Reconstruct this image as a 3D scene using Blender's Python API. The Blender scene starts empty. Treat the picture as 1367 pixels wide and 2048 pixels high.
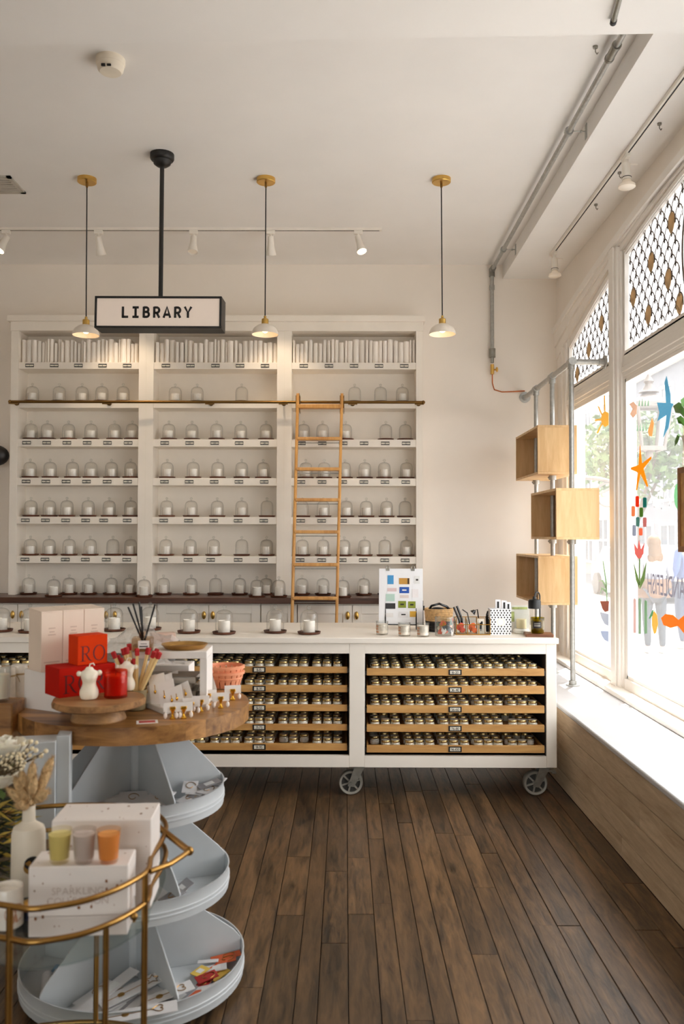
import bpy, math, random
from mathutils import Vector, Matrix, Quaternion
random.seed(7)
PI = math.pi
SC = bpy.context.scene
COL = SC.collection

# ------------------------------------------------------------------ camera
FPX = 1700.0
CAMLOC = Vector((0, 0, 1.61))
CAMROT = (Matrix.Rotation(math.radians(0.22), 3, 'Z') @ Matrix.Rotation(math.radians(90 + 1.55), 3, 'X')
          @ Matrix.Rotation(math.radians(0.12), 3, 'Z'))
cam = bpy.data.cameras.new('camera')
cam.sensor_fit = 'VERTICAL'; cam.sensor_height = 36.0; cam.sensor_width = 36.0
cam.lens = FPX / 2048 * 36.0
cam.clip_start = 0.05; cam.clip_end = 300
cam.dof.use_dof = True; cam.dof.focus_distance = 6.0; cam.dof.aperture_fstop = 3.6
camo = bpy.data.objects.new('camera', cam); COL.objects.link(camo)
camo.matrix_world = Matrix.Translation(CAMLOC) @ CAMROT.to_4x4()
SC.camera = camo

def W(px, py, Y):
    """room point at depth Y that is seen at photo pixel (px, py)"""
    d = CAMROT @ Vector(((px - 683.5) / FPX, -(py - 1024) / FPX, -1))
    return CAMLOC + d * (Y / d.y)
def WZ(px, py, z):
    """room point at height z seen at photo pixel"""
    d = CAMROT @ Vector(((px - 683.5) / FPX, -(py - 1024) / FPX, -1))
    return CAMLOC + d * ((z - CAMLOC.z) / d.z)
def WX(px, py, x):
    d = CAMROT @ Vector(((px - 683.5) / FPX, -(py - 1024) / FPX, -1))
    return CAMLOC + d * (x / d.x)

# ------------------------------------------------------------------ world, sun, exposure
world = bpy.data.worlds.new('sky'); SC.world = world; world.use_nodes = True
bgn = world.node_tree.nodes['Background']
bgn.inputs['Color'].default_value = (0.97, 0.985, 1.0, 1); bgn.inputs['Strength'].default_value = 2.9
sun = bpy.data.lights.new('sun', 'SUN'); sun.energy = 6.0; sun.angle = math.radians(0.6); sun.color = (1.0, 0.975, 0.94)
suno = bpy.data.objects.new('sun', sun); COL.objects.link(suno)
el = math.radians(66)
sdir = Vector((-0.5 * math.cos(el), -0.866 * math.cos(el), -math.sin(el)))
suno.rotation_mode = 'QUATERNION'; suno.rotation_quaternion = sdir.to_track_quat('-Z', 'Y'); suno.location = (20, 40, 60)
def portal(name, loc, sx, sy, direc):
    l = bpy.data.lights.new(name, 'AREA'); l.shape = 'RECTANGLE'; l.size = sx; l.size_y = sy
    l.cycles.is_portal = True
    o = bpy.data.objects.new(name, l); COL.objects.link(o); o.location = loc
    o.rotation_mode = 'QUATERNION'; o.rotation_quaternion = Vector(direc).to_track_quat('-Z', 'Z')
portal('window_portal', (2.3, 4.8, 2.2), 5.8, 3.3, (-1, 0, 0))
portal('fill_window_portal', (-1.4, -3.3, 1.9), 3.8, 1.9, (0, 1, 0))  # portal of the added, unseen fill window
VS = SC.view_settings
VS.view_transform = 'Standard'; VS.look = 'None'; VS.gamma = 1.0; VS.exposure = 0.98; VS.use_curve_mapping = False
SC.cycles.transparent_max_bounces = 32
SC.cycles.max_bounces = 14; SC.cycles.diffuse_bounces = 8
SC.cycles.sample_clamp_indirect = 6.0

# ------------------------------------------------------------------ materials
MATS = {}
def newmat(name):
    m = bpy.data.materials.new(name); m.use_nodes = True
    nt = m.node_tree; return m, nt, nt.nodes['Principled BSDF']
def srgb(r, g, b):
    f = lambda c: (c / 255 / 12.92) if c / 255 <= .04045 else ((c / 255 + .055) / 1.055) ** 2.4
    return (f(r), f(g), f(b))
def pm(name, col, rough=.55, metal=0., var=.06, scale=12., bump=0., stretch=(1, 1, 1), emit=0., trans=0., sss=0., rnd=0., coat=0.):
    """procedural principled material; col in 0-255 sRGB"""
    if name in MATS: return MATS[name]
    m, nt, b = newmat(name)
    c = srgb(*col)
    tc = nt.nodes.new('ShaderNodeTexCoord'); mp = nt.nodes.new('ShaderNodeMapping'); mp.inputs['Scale'].default_value = stretch
    nz = nt.nodes.new('ShaderNodeTexNoise'); nz.inputs['Scale'].default_value = scale; nz.inputs['Detail'].default_value = 4
    nt.links.new(tc.outputs['Object'], mp.inputs[0]); nt.links.new(mp.outputs[0], nz.inputs['Vector'])
    mr = nt.nodes.new('ShaderNodeMapRange'); mr.inputs['From Min'].default_value = .3; mr.inputs['From Max'].default_value = .7
    mr.inputs['To Min'].default_value = 1 - var; mr.inputs['To Max'].default_value = 1 + var
    nt.links.new(nz.outputs['Fac'], mr.inputs['Value'])
    val = mr.outputs[0]
    if rnd:
        oi = nt.nodes.new('ShaderNodeObjectInfo'); r2 = nt.nodes.new('ShaderNodeMapRange')
        r2.inputs['To Min'].default_value = 1 - rnd; r2.inputs['To Max'].default_value = 1 + rnd
        nt.links.new(oi.outputs['Random'], r2.inputs['Value'])
        mu = nt.nodes.new('ShaderNodeMath'); mu.operation = 'MULTIPLY'
        nt.links.new(val, mu.inputs[0]); nt.links.new(r2.outputs[0], mu.inputs[1]); val = mu.outputs[0]
    hs = nt.nodes.new('ShaderNodeHueSaturation'); hs.inputs['Color'].default_value = (*c, 1)
    nt.links.new(val, hs.inputs['Value']); nt.links.new(hs.outputs[0], b.inputs['Base Color'])
    b.inputs['Roughness'].default_value = rough; b.inputs['Metallic'].default_value = metal
    if trans: b.inputs['Transmission Weight'].default_value = trans
    if coat: b.inputs['Coat Weight'].default_value = coat
    if sss: b.inputs['Subsurface Weight'].default_value = sss; b.inputs['Subsurface Radius'].default_value = (.02, .012, .008)
    if emit:
        b.inputs['Emission Color'].default_value = (*c, 1); b.inputs['Emission Strength'].default_value = emit
    if bump:
        bp = nt.nodes.new('ShaderNodeBump'); bp.inputs['Strength'].default_value = bump; bp.inputs['Distance'].default_value = .01
        nt.links.new(nz.outputs['Fac'], bp.inputs['Height']); nt.links.new(bp.outputs[0], b.inputs['Normal'])
    MATS[name] = m; return m
def wood(name, dark, light, rough=.5, axis='X', scale=6., rnd=.15, knots=False, bump=.15, coat=0.):
    """procedural wood with grain along one axis and a tone of its own for each piece"""
    m, nt, b = newmat(name)
    tc = nt.nodes.new('ShaderNodeTexCoord'); oi = nt.nodes.new('ShaderNodeObjectInfo')
    add = nt.nodes.new('ShaderNodeVectorMath'); add.operation = 'ADD'
    cb = nt.nodes.new('ShaderNodeCombineXYZ')
    mm = nt.nodes.new('ShaderNodeMath'); mm.operation = 'MULTIPLY'; mm.inputs[1].default_value = 37.0
    nt.links.new(oi.outputs['Random'], mm.inputs[0])
    for i in range(3): nt.links.new(mm.outputs[0], cb.inputs[i])
    nt.links.new(tc.outputs['Object'], add.inputs[0]); nt.links.new(cb.outputs[0], add.inputs[1])
    mp = nt.nodes.new('ShaderNodeMapping')
    s = {'X': (.12, 1, 1), 'Y': (1, .12, 1), 'Z': (1, 1, .12)}[axis]
    mp.inputs['Scale'].default_value = s
    nt.links.new(add.outputs[0], mp.inputs[0])
    n1 = nt.nodes.new('ShaderNodeTexNoise'); n1.inputs['Scale'].default_value = scale * 6; n1.inputs['Detail'].default_value = 8; n1.inputs['Roughness'].default_value = .65; n1.inputs['Distortion'].default_value = .6
    n2 = nt.nodes.new('ShaderNodeTexNoise'); n2.inputs['Scale'].default_value = scale; n2.inputs['Detail'].default_value = 3; n2.inputs['Distortion'].default_value = 1.5
    nt.links.new(mp.outputs[0], n1.inputs['Vector']); nt.links.new(mp.outputs[0], n2.inputs['Vector'])
    mx = nt.nodes.new('ShaderNodeMix'); mx.data_type = 'FLOAT'; mx.inputs[0].default_value = .45
    nt.links.new(n1.outputs['Fac'], mx.inputs[2]); nt.links.new(n2.outputs['Fac'], mx.inputs[3])
    cr = nt.nodes.new('ShaderNodeValToRGB'); cr.color_ramp.elements[0].position = .36; cr.color_ramp.elements[1].position = .62
    cr.color_ramp.elements[0].color = (*srgb(*dark), 1); cr.color_ramp.elements[1].color = (*srgb(*light), 1)
    nt.links.new(mx.outputs[0], cr.inputs[0])
    col = cr.outputs[0]
    if knots:
        vo = nt.nodes.new('ShaderNodeTexVoronoi'); vo.inputs['Scale'].default_value = 3.2
        mp2 = nt.nodes.new('ShaderNodeMapping'); s2 = {'X': (.4, 1.6, 1), 'Y': (1.6, .4, 1), 'Z': (1.6, 1, .4)}[axis]; mp2.inputs['Scale'].default_value = s2
        nt.links.new(add.outputs[0], mp2.inputs[0]); nt.links.new(mp2.outputs[0], vo.inputs['Vector'])
        kr = nt.nodes.new('ShaderNodeMapRange'); kr.inputs['From Min'].default_value = .03; kr.inputs['From Max'].default_value = .1
        kr.inputs['To Min'].default_value = .35; kr.inputs['To Max'].default_value = 1
        nt.links.new(vo.outputs['Distance'], kr.inputs['Value'])
        mk = nt.nodes.new('ShaderNodeMix'); mk.data_type = 'RGBA'; mk.blend_type = 'MULTIPLY'; mk.inputs[0].default_value = 1
        nt.links.new(col, mk.inputs[6]); nt.links.new(kr.outputs[0], mk.inputs[7]); col = mk.outputs[2]
    hs = nt.nodes.new('ShaderNodeHueSaturation'); rr = nt.nodes.new('ShaderNodeMapRange')
    rr.inputs['To Min'].default_value = 1 - rnd; rr.inputs['To Max'].default_value = 1 + rnd
    nt.links.new(oi.outputs['Random'], rr.inputs['Value']); nt.links.new(rr.outputs[0], hs.inputs['Value'])
    nt.links.new(col, hs.inputs['Color']); nt.links.new(hs.outputs[0], b.inputs['Base Color'])
    b.inputs['Roughness'].default_value = rough
    if coat: b.inputs['Coat Weight'].default_value = coat; b.inputs['Coat Roughness'].default_value = .3
    bp = nt.nodes.new('ShaderNodeBump'); bp.inputs['Strength'].default_value = bump; bp.inputs['Distance'].default_value = .004
    nt.links.new(n1.outputs['Fac'], bp.inputs['Height']); nt.links.new(bp.outputs[0], b.inputs['Normal'])
    MATS[name] = m; return m
def thin_glass(name, tint=(250, 250, 248), refl=.12, veil=0., rough=.02, edge=.5, veilcol=(245, 245, 245), dark=1.0):
    """thin clear glass: see-through sheet with mirror reflection that grows at grazing angles and an optional diffuse veil"""
    m, nt, b = newmat(name); nt.nodes.remove(b)
    out = nt.nodes['Material Output']
    tr = nt.nodes.new('ShaderNodeBsdfTransparent'); tr.inputs[0].default_value = (*srgb(*tint), 1)
    gl = nt.nodes.new('ShaderNodeBsdfGlossy'); gl.inputs['Roughness'].default_value = rough; gl.inputs[0].default_value = (.9, .9, .9, 1)
    lw = nt.nodes.new('ShaderNodeLayerWeight'); lw.inputs[0].default_value = .35
    nz = nt.nodes.new('ShaderNodeTexNoise'); nz.inputs['Scale'].default_value = 30
    ad = nt.nodes.new('ShaderNodeMapRange'); ad.inputs['To Min'].default_value = refl * .35; ad.inputs['To Max'].default_value = edge
    nt.links.new(lw.outputs['Facing'], ad.inputs['Value'])
    pw = nt.nodes.new('ShaderNodeMath'); pw.operation = 'POWER'; pw.inputs[1].default_value = 1.6
    nt.links.new(ad.outputs[0], pw.inputs[0])
    mx = nt.nodes.new('ShaderNodeMixShader'); nt.links.new(pw.outputs[0], mx.inputs[0])
    nt.links.new(tr.outputs[0], mx.inputs[1]); nt.links.new(gl.outputs[0], mx.inputs[2])
    last = mx
    fr = nt.nodes.new('ShaderNodeMath'); fr.operation = 'POWER'; fr.inputs[1].default_value = 2.2; nt.links.new(lw.outputs['Facing'], fr.inputs[0])
    ec = nt.nodes.new('ShaderNodeMix'); ec.data_type = 'RGBA'; ec.inputs[6].default_value = (*srgb(*tint), 1); ec.inputs[7].default_value = (*[c * dark for c in srgb(*tint)], 1)
    nt.links.new(fr.outputs[0], ec.inputs[0]); nt.links.new(ec.outputs[2], tr.inputs[0])
    if veil:
        df = nt.nodes.new('ShaderNodeBsdfDiffuse'); df.inputs[0].default_value = (*srgb(*veilcol), 1)
        tl = nt.nodes.new('ShaderNodeBsdfTranslucent'); tl.inputs[0].default_value = (*srgb(*veilcol), 1)
        a = nt.nodes.new('ShaderNodeMixShader'); a.inputs[0].default_value = .65
        nt.links.new(df.outputs[0], a.inputs[1]); nt.links.new(tl.outputs[0], a.inputs[2])
        mr = nt.nodes.new('ShaderNodeMapRange'); mr.inputs['To Min'].default_value = veil * .85; mr.inputs['To Max'].default_value = veil * 1.15
        nt.links.new(nz.outputs['Fac'], mr.inputs['Value'])
        k = nt.nodes.new('ShaderNodeMixShader'); nt.links.new(mr.outputs[0], k.inputs[0])
        nt.links.new(mx.outputs[0], k.inputs[1]); nt.links.new(a.outputs[0], k.inputs[2]); last = k
    nt.links.new(last.outputs[0], out.inputs[0])
    MATS[name] = m; return m

def film(name, col, tl=.6):
    """painted translucent film: lets daylight glow through"""
    if name in MATS: return MATS[name]
    m, nt, b = newmat(name); nt.nodes.remove(b); out = nt.nodes['Material Output']
    nz = nt.nodes.new('ShaderNodeTexNoise'); nz.inputs['Scale'].default_value = 30
    hs = nt.nodes.new('ShaderNodeHueSaturation'); hs.inputs['Color'].default_value = (*srgb(*col), 1)
    mr = nt.nodes.new('ShaderNodeMapRange'); mr.inputs['To Min'].default_value = .88; mr.inputs['To Max'].default_value = 1.12
    nt.links.new(nz.outputs['Fac'], mr.inputs['Value']); nt.links.new(mr.outputs[0], hs.inputs['Value'])
    df = nt.nodes.new('ShaderNodeBsdfDiffuse'); tr = nt.nodes.new('ShaderNodeBsdfTranslucent'); mx = nt.nodes.new('ShaderNodeMixShader'); mx.inputs[0].default_value = tl
    nt.links.new(hs.outputs[0], df.inputs[0]); nt.links.new(hs.outputs[0], tr.inputs[0])
    nt.links.new(df.outputs[0], mx.inputs[1]); nt.links.new(tr.outputs[0], mx.inputs[2]); nt.links.new(mx.outputs[0], out.inputs[0])
    MATS[name] = m; return m

pm('paint', (239, 231, 221), .7, var=.015, scale=3)
pm('ceiling_paint', (242, 239, 235), .8, var=.02, scale=2)
pm('trim_paint', (242, 237, 230), .45, var=.02, scale=4)
pm('case_paint', (241, 233, 221), .5, var=.025, scale=5)
pm('book_white', (240, 233, 224), .7, var=.05, scale=25, rnd=.1)
pm('page', (225, 214, 196), .8, var=.08, scale=90, stretch=(8, 1, .3))
wood('floor_wood', (30, 21, 13), (112, 85, 57), .38, 'Y', 8, .3, knots=True, bump=.35)
pm('floor_gap', (14, 9, 6), .8)
wood('bench_wood', (164, 140, 110), (204, 182, 152), .6, 'Y', 6, .06, bump=.3)
pm('sill_white', (188, 188, 190), .5, var=.03, scale=6)
wood('ledge_wood', (52, 27, 14), (92, 52, 28), .35, 'X', 5, .1)
wood('oak', (178, 126, 66), (214, 165, 98), .5, 'X', 5, .05)
wood('ladder_wood', (190, 132, 66), (222, 168, 96), .4, 'Z', 6, .05)
wood('ply', (200, 160, 108), (226, 192, 142), .5, 'Z', 4, .03, bump=.05)
wood('top_wood', (106, 66, 30), (188, 136, 76), .38, 'X', 6, .14)
wood('stand_wood', (116, 78, 44), (182, 138, 88), .5, 'X', 6, .1)
pm('bark', (150, 108, 66), .85, var=.35, scale=40, bump=.5)
wood('dish_wood', (66, 34, 20), (104, 58, 36), .45, 'X', 8, .18)
pm('black', (22, 21, 20), .45, var=.1)
pm('black_gloss', (16, 16, 17), .2, var=.1)
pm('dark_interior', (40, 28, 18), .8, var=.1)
pm('brass', (216, 176, 98), .34, 1, var=.06)
pm('brass_dark', (128, 96, 52), .35, 1, var=.15)
pm('gold', (168, 128, 70), .33, 1, var=.08, scale=30)
pm('gold_bright', (226, 172, 62), .22, 1, var=.05)
pm('copper', (192, 112, 66), .35, 1, var=.1)
pm('galv', (176, 176, 172), .42, .75, var=.12, scale=40)
pm('steel', (150, 148, 140), .4, .9, var=.12, scale=30)
pm('white_metal', (236, 230, 220), .45, var=.03)
pm('wax', (246, 236, 216), .6, var=.03, sss=.2)
pm('wax_glass', (244, 238, 228), .25, var=.04, scale=60, coat=.5)
pm('label_paper', (232, 226, 210), .8, var=.03)
pm('ink', (32, 30, 28), .7, var=.05)
pm('tray_metal', (198, 202, 204), .5, .1, var=.05, scale=7, bump=.03)
pm('jar_glass', (196, 190, 170), .15, 0, var=.06, scale=50, coat=.6)
pm('jar_label', (238, 232, 220), .7, var=.03)
pm('lid_gold', (196, 170, 116), .32, 1, var=.08, scale=60)
pm('lid_top', (226, 218, 204), .45, .2, var=.05, scale=60)
pm('rubber', (160, 156, 146), .5, .4, var=.15); pm('wheel_web', (62, 60, 56), .7, .2, var=.15)
thin_glass('dome_glass', (252, 252, 251), .2, 0, .03, .75, dark=.45)
thin_glass('clear_glass', (248, 249, 248), .2, 0, .02, .7, dark=.6)
thin_glass('window_glass', (254, 254, 254), .06, .08, .01, .25)  # white veil mixed into the pane stands in for glare and haze
thin_glass('frosted_film', (250, 250, 250), .05, .82, .2, .2, (246, 247, 248))
thin_glass('cellophane', (244, 243, 242), .4, .28, .1, .8)

# ------------------------------------------------------------------ mesh builder
class MB:
    def __init__(s): s.v = []; s.f = []; s.m = []; s.cur = 0
    def add(s, vs, fs, mx=None):
        o = len(s.v)
        s.v += [tuple(mx @ Vector(p)) if mx else tuple(p) for p in vs]
        for f in fs: s.f.append(tuple(i + o for i in f)); s.m.append(s.cur)
        return s
    def mat(s, i): s.cur = i; return s
    def box(s, x0, x1, y0, y1, z0, z1, mx=None):
        vs = [(x, y, z) for z in (z0, z1) for y in (y0, y1) for x in (x0, x1)]
        return s.add(vs, [(0, 2, 3, 1), (4, 5, 7, 6), (0, 1, 5, 4), (2, 6, 7, 3), (0, 4, 6, 2), (1, 3, 7, 5)], mx)
    def lathe(s, prof, n=20, mx=None, cap0=True, cap1=True, sx=1, sy=1):
        vs = []; fs = []
        for r, z in prof:
            for k in range(n):
                a = 2 * PI * k / n; vs.append((r * math.cos(a) * sx, r * math.sin(a) * sy, z))
        for i in range(len(prof) - 1):
            for k in range(n):
                k2 = (k + 1) % n; fs.append((i * n + k, i * n + k2, (i + 1) * n + k2, (i + 1) * n + k))
        if cap0: fs.append(tuple(range(n - 1, -1, -1)))
        if cap1: o = (len(prof) - 1) * n; fs.append(tuple(range(o, o + n)))
        return s.add(vs, fs, mx)
    def cyl(s, p0, p1, r0, r1=None, n=12):
        r1 = r0 if r1 is None else r1
        p0 = Vector(p0); p1 = Vector(p1); d = p1 - p0; L = d.length
        mx = Matrix.Translation(p0) @ Vector((0, 0, 1)).rotation_difference(d).to_matrix().to_4x4()
        return s.lathe([(r0, 0), (r1, L)], n, mx)
    def tube(s, pts, r, n=8, closed=False):
        pts = [Vector(p) for p in pts]; N = len(pts); vs = []; fs = []
        up = None
        for i, p in enumerate(pts):
            if closed: t = pts[(i + 1) % N] - pts[i - 1]
            else: t = pts[min(i + 1, N - 1)] - pts[max(i - 1, 0)]
            t.normalize()
            if up is None:
                up = Vector((0, 0, 1)) if abs(t.z) < .9 else Vector((1, 0, 0))
            a = t.cross(up).normalized(); b = a.cross(t).normalized(); up = b
            rr = r[i] if isinstance(r, (list, tuple)) else r
            for k in range(n):
                q = 2 * PI * k / n; vs.append(p + a * math.cos(q) * rr + b * math.sin(q) * rr)
        for i in range(N if closed else N - 1):
            j = (i + 1) % N
            for k in range(n):
                k2 = (k + 1) % n; fs.append((i * n + k, i * n + k2, j * n + k2, j * n + k))
        if not closed:
            fs.append(tuple(range(n - 1, -1, -1))); o = (N - 1) * n; fs.append(tuple(range(o, o + n)))
        return s.add(vs, fs)
    def prism(s, poly, t0, t1, mx=None):
        """poly in local xy, extruded t0..t1 in local z"""
        n = len(poly)
        vs = [(x, y, t0) for x, y in poly] + [(x, y, t1) for x, y in poly]
        fs = [tuple(range(n - 1, -1, -1)), tuple(range(n, 2 * n))] + [(i, (i + 1) % n, n + (i + 1) % n, n + i) for i in range(n)]
        return s.add(vs, fs, mx)
    def ribbon(s, pts, w, t0, t1, mx=None, closed=False):
        """flat strip of width w along a polyline in local xy"""
        P = [Vector((x, y)) for x, y in pts]; N = len(P); L = []; R = []
        for i, p in enumerate(P):
            if closed: t = P[(i + 1) % N] - P[i - 1]
            else: t = P[min(i + 1, N - 1)] - P[max(i - 1, 0)]
            t = t.normalized() if t.length > 1e-9 else Vector((1, 0)); nn = Vector((-t.y, t.x))
            ww = w[i] if isinstance(w, (list, tuple)) else w
            L.append(p + nn * ww / 2); R.append(p - nn * ww / 2)
        vs = []
        for z in (t0, t1):
            vs += [(q.x, q.y, z) for q in L] + [(q.x, q.y, z) for q in R]
        fs = []
        for i in range(N if closed else N - 1):
            j = (i + 1) % N; a, b, c, d = i, j, N + j, N + i
            fs += [(a, b, c, d), (2 * N + d, 2 * N + c, 2 * N + b, 2 * N + a), (a, 2 * N + a, 2 * N + b, b), (d, c, 2 * N + c, 2 * N + d)]
        if not closed:
            e = N - 1
            fs += [(0, N, 3 * N, 2 * N), (e, 2 * N + e, 3 * N + e, N + e)]
        return s.add(vs, fs, mx)
    def ball(s, c, r, n=10, m=6, sc=(1, 1, 1), mx=None):
        prof = [(max(1e-4, r * math.sin(PI * i / m)), -r * math.cos(PI * i / m)) for i in range(m + 1)]
        T = Matrix.Translation(c) @ Matrix.Diagonal((*sc, 1))
        return s.lathe(prof, n, mx @ T if mx else T)
    def text(s, string, size, t0, t1, mx=None, spacing=1.0, center=True):
        x = 0; items = []
        for ch in string:
            if ch == ' ': x += .35 * spacing; continue
            vs, fs, w = GLYPH[ch]; items.append((x, vs, fs)); x += w * spacing
        off = -x / 2 + 0 if center else 0
        for gx, vs, fs in items:
            n = len(vs)
            V = [((gx + off + a) * size, b * size, t1) for a, b in vs]
            s.add(V, fs, mx)
        return s
    def mesh(s, name, mats, smooth=True, angle=40):
        me = bpy.data.meshes.new(name); me.from_pydata(s.v, [], s.f); me.update()
        for mt in (mats if isinstance(mats, (list, tuple)) else [mats]):
            me.materials.append(MATS[mt] if isinstance(mt, str) else mt)
        if max(s.m, default=0) > 0: me.polygons.foreach_set('material_index', s.m)
        if smooth:
            me.polygons.foreach_set('use_smooth', [True] * len(me.polygons)); me.set_sharp_from_angle(angle=math.radians(angle))
        return me

# glyphs of the built-in font, read once
GLYPH = {}
def load_glyphs(chars):
    tmp = []
    for ch in chars:
        c = bpy.data.curves.new('g', 'FONT'); c.body = ch; c.size = 1; c.resolution_u = 3
        o = bpy.data.objects.new('g', c); COL.objects.link(o); tmp.append((ch, c, o))
    bpy.context.view_layer.update(); dg = bpy.context.evaluated_depsgraph_get()
    for ch, c, o in tmp:
        me = bpy.data.meshes.new_from_object(o.evaluated_get(dg))
        vs = [(v.co.x, v.co.y) for v in me.vertices]; fs = [tuple(p.vertices) for p in me.polygons]
        xm = min(v[0] for v in vs); xM = max(v[0] for v in vs)
        GLYPH[ch] = ([(x - xm, y) for x, y in vs], fs, xM - xm + .09)
        bpy.data.meshes.remove(me)
    for ch, c, o in tmp: bpy.data.objects.remove(o); bpy.data.curves.remove(c)
load_glyphs('ABCDEFGHIKLNOPRSTUVY0123456789-')

# ------------------------------------------------------------------ object helpers
def link(o, parent=None):
    COL.objects.link(o)
    if parent: o.parent = parent
    return o
def tag(o, label, cat, group=None, kind=None):
    if label: o['label'] = label
    if cat: o['category'] = cat
    if group: o['group'] = group
    if kind: o['kind'] = kind
    return o
def thing(name, label, cat, loc=(0, 0, 0), rz=0, group=None):
    o = bpy.data.objects.new(name, None); o.empty_display_size = .05; link(o)
    o.location = loc; o.rotation_euler = (0, 0, rz)
    return tag(o, label, cat, group)
def part(name, mb, mats, parent, bevel=0, label=None, loc=None, rot=None, smooth=True, angle=40):
    me = mb if isinstance(mb, bpy.types.Mesh) else mb.mesh(name, mats, smooth, angle)
    o = link(bpy.data.objects.new(name, me), parent)
    if loc is not None: o.location = loc
    if rot is not None: o.rotation_euler = rot
    if bevel:
        b = o.modifiers.new('bevel', 'BEVEL'); b.width = bevel; b.segments = 2; b.limit_method = 'ANGLE'
    if label: o['label'] = label
    return o
def solo(name, mb, mats, label, cat, loc=(0, 0, 0), rz=0, group=None, bevel=0, angle=40):
    o = part(name, mb, mats, None, bevel, angle=angle); o.location = loc; o.rotation_euler = (0, 0, rz)
    return tag(o, label, cat, group)
def struct(name, mb, mats, parent=None, bevel=0):
    o = part(name, mb, mats, parent, bevel)
    if not parent: o['kind'] = 'structure'
    return o
ORD = ['first', 'second', 'third', 'fourth', 'fifth', 'sixth', 'seventh', 'eighth', 'ninth', 'tenth', 'eleventh', 'twelfth',
       'thirteenth', 'fourteenth', 'fifteenth', 'sixteenth', 'seventeenth', 'eighteenth', 'nineteenth', 'twentieth']
def nth(i):
    if i < 20: return ORD[i]
    t = ['', '', 'twenty', 'thirty', 'forty', 'fifty'][(i + 1) // 10]; u = (i + 1) % 10
    return t + ('-' + ORD[u - 1] if u else {'twenty': '', 'thirty': '', 'forty': ''}[t] + 'th').replace('twentyth', 'twentieth')
# ================================================================== THE SETTING
YB = 7.8          # back wall
XR = 1.95         # window wall
ZC = 4.11         # main ceiling
ZS = 3.98         # lowered ceiling strip along the windows
XS = 1.45         # its edge
XB = 1.385        # bench face
ZB = 0.522        # bench top
XL = -4.6; YF = -3.2

# floor: base and single boards
fl = struct('floor', MB().box(XL, XR, YF, YB, -.06, -.012), 'floor_gap')
fl2 = MB()
rf = random.Random(11)
xs = []
x = XB - .002
while x > -2.7:
    w = rf.uniform(.078, .118); xs.append((x - w, x)); x -= w
for i, (a, b) in enumerate(xs):
    y = 1.0 + rf.uniform(-1.2, .2)
    while y < 7.6:
        L = rf.choice([.7, 1.1, 1.6, 2.2, 2.8]) * rf.uniform(.8, 1.15); y1 = min(y + L, 7.6)
        if y1 > 1.2:
            zt = rf.uniform(-.0012, .0012); g = .0016
            mb = MB().box(-(b - a) / 2 + g, (b - a) / 2 - g, -(y1 - y) / 2 + .0012, (y1 - y) / 2 - .0012, -.02, zt)
            part('floorboard', mb, 'floor_wood', fl, loc=((a + b) / 2, (y + y1) / 2, 0), bevel=.0012, smooth=False)
        y = y1
k = 0
x = x
rest = MB()
while x > XL + .1:
    w = rf.uniform(.1, .13); rest.box(x - w + .002, x - .002, YF, YB, -.02, 0); x -= w
o = part('floorboard', rest, 'floor_wood', fl); o['kind'] = 'stuff'
rest = MB()
for a, b in xs: rest.box(a + .002, b - .002, YF, 1.0 - 1.25, -.02, 0); rest.box(a + .002, b - .002, 7.6, YB, -.02, 0)
o = part('floorboard', rest, 'floor_wood', fl); o['kind'] = 'stuff'
rest = MB()
for a, b in xs: rest.box(a + .002, b - .002, -.24, 1.19, -.021, -.0015)
o = part('floorboard', rest, 'floor_wood', fl); o['kind'] = 'stuff'

# walls
struct('wall_back', MB().box(XL - .2, XR + .25, YB, YB + .2, -.06, ZC + .2), 'paint')
struct('wall_left', MB().box(XL - .2, XL, YF - .2, YB, -.06, ZC + .2), 'paint')
wr = MB()
wr.box(XL - .2, -3.2, YF - .2, YF, -.06, ZC + .2).box(.4, XR + .25, YF - .2, YF, -.06, ZC + .2)
wr.box(-3.2, .4, YF - .2, YF, -.06, 1.0).box(-3.2, .4, YF - .2, YF, 2.8, ZC + .2)  # opening left for the added fill window
struct('wall_front', wr, 'paint')
# ceiling, lowered strip, beam
struct('ceiling', MB().box(XL - .2, XS + .05, YF - .2, YB + .2, ZC, ZC + .2), 'ceiling_paint')
struct('ceiling_lowered', MB().box(XS, XR + .25, YF - .2, YB + .2, ZS, ZC + .2), 'ceiling_paint')
p0 = W(0, 91, 4.0); p1 = W(1300, 67, 4.0)
zb = 3.915
a = WZ(0, 91, zb); b = WZ(1330, 67, zb)
sl = (b.y - a.y) / (b.x - a.x)
ya = a.y + (XL - a.x) * sl; yb = a.y + (XR - a.x) * sl
bm = MB()
bm.add([(XL, ya, zb), (XR, yb, zb), (XR, yb, ZC + .1), (XL, ya, ZC + .1), (XL, ya - .75, zb), (XR, yb - .75, zb), (XR, yb - .75, ZC + .1), (XL, ya - .75, ZC + .1)],
       [(0, 1, 2, 3), (5, 4, 7, 6), (4, 5, 1, 0), (4, 0, 3, 7), (1, 5, 6, 2)])
struct('ceiling_beam', bm, 'ceiling_paint')

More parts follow.
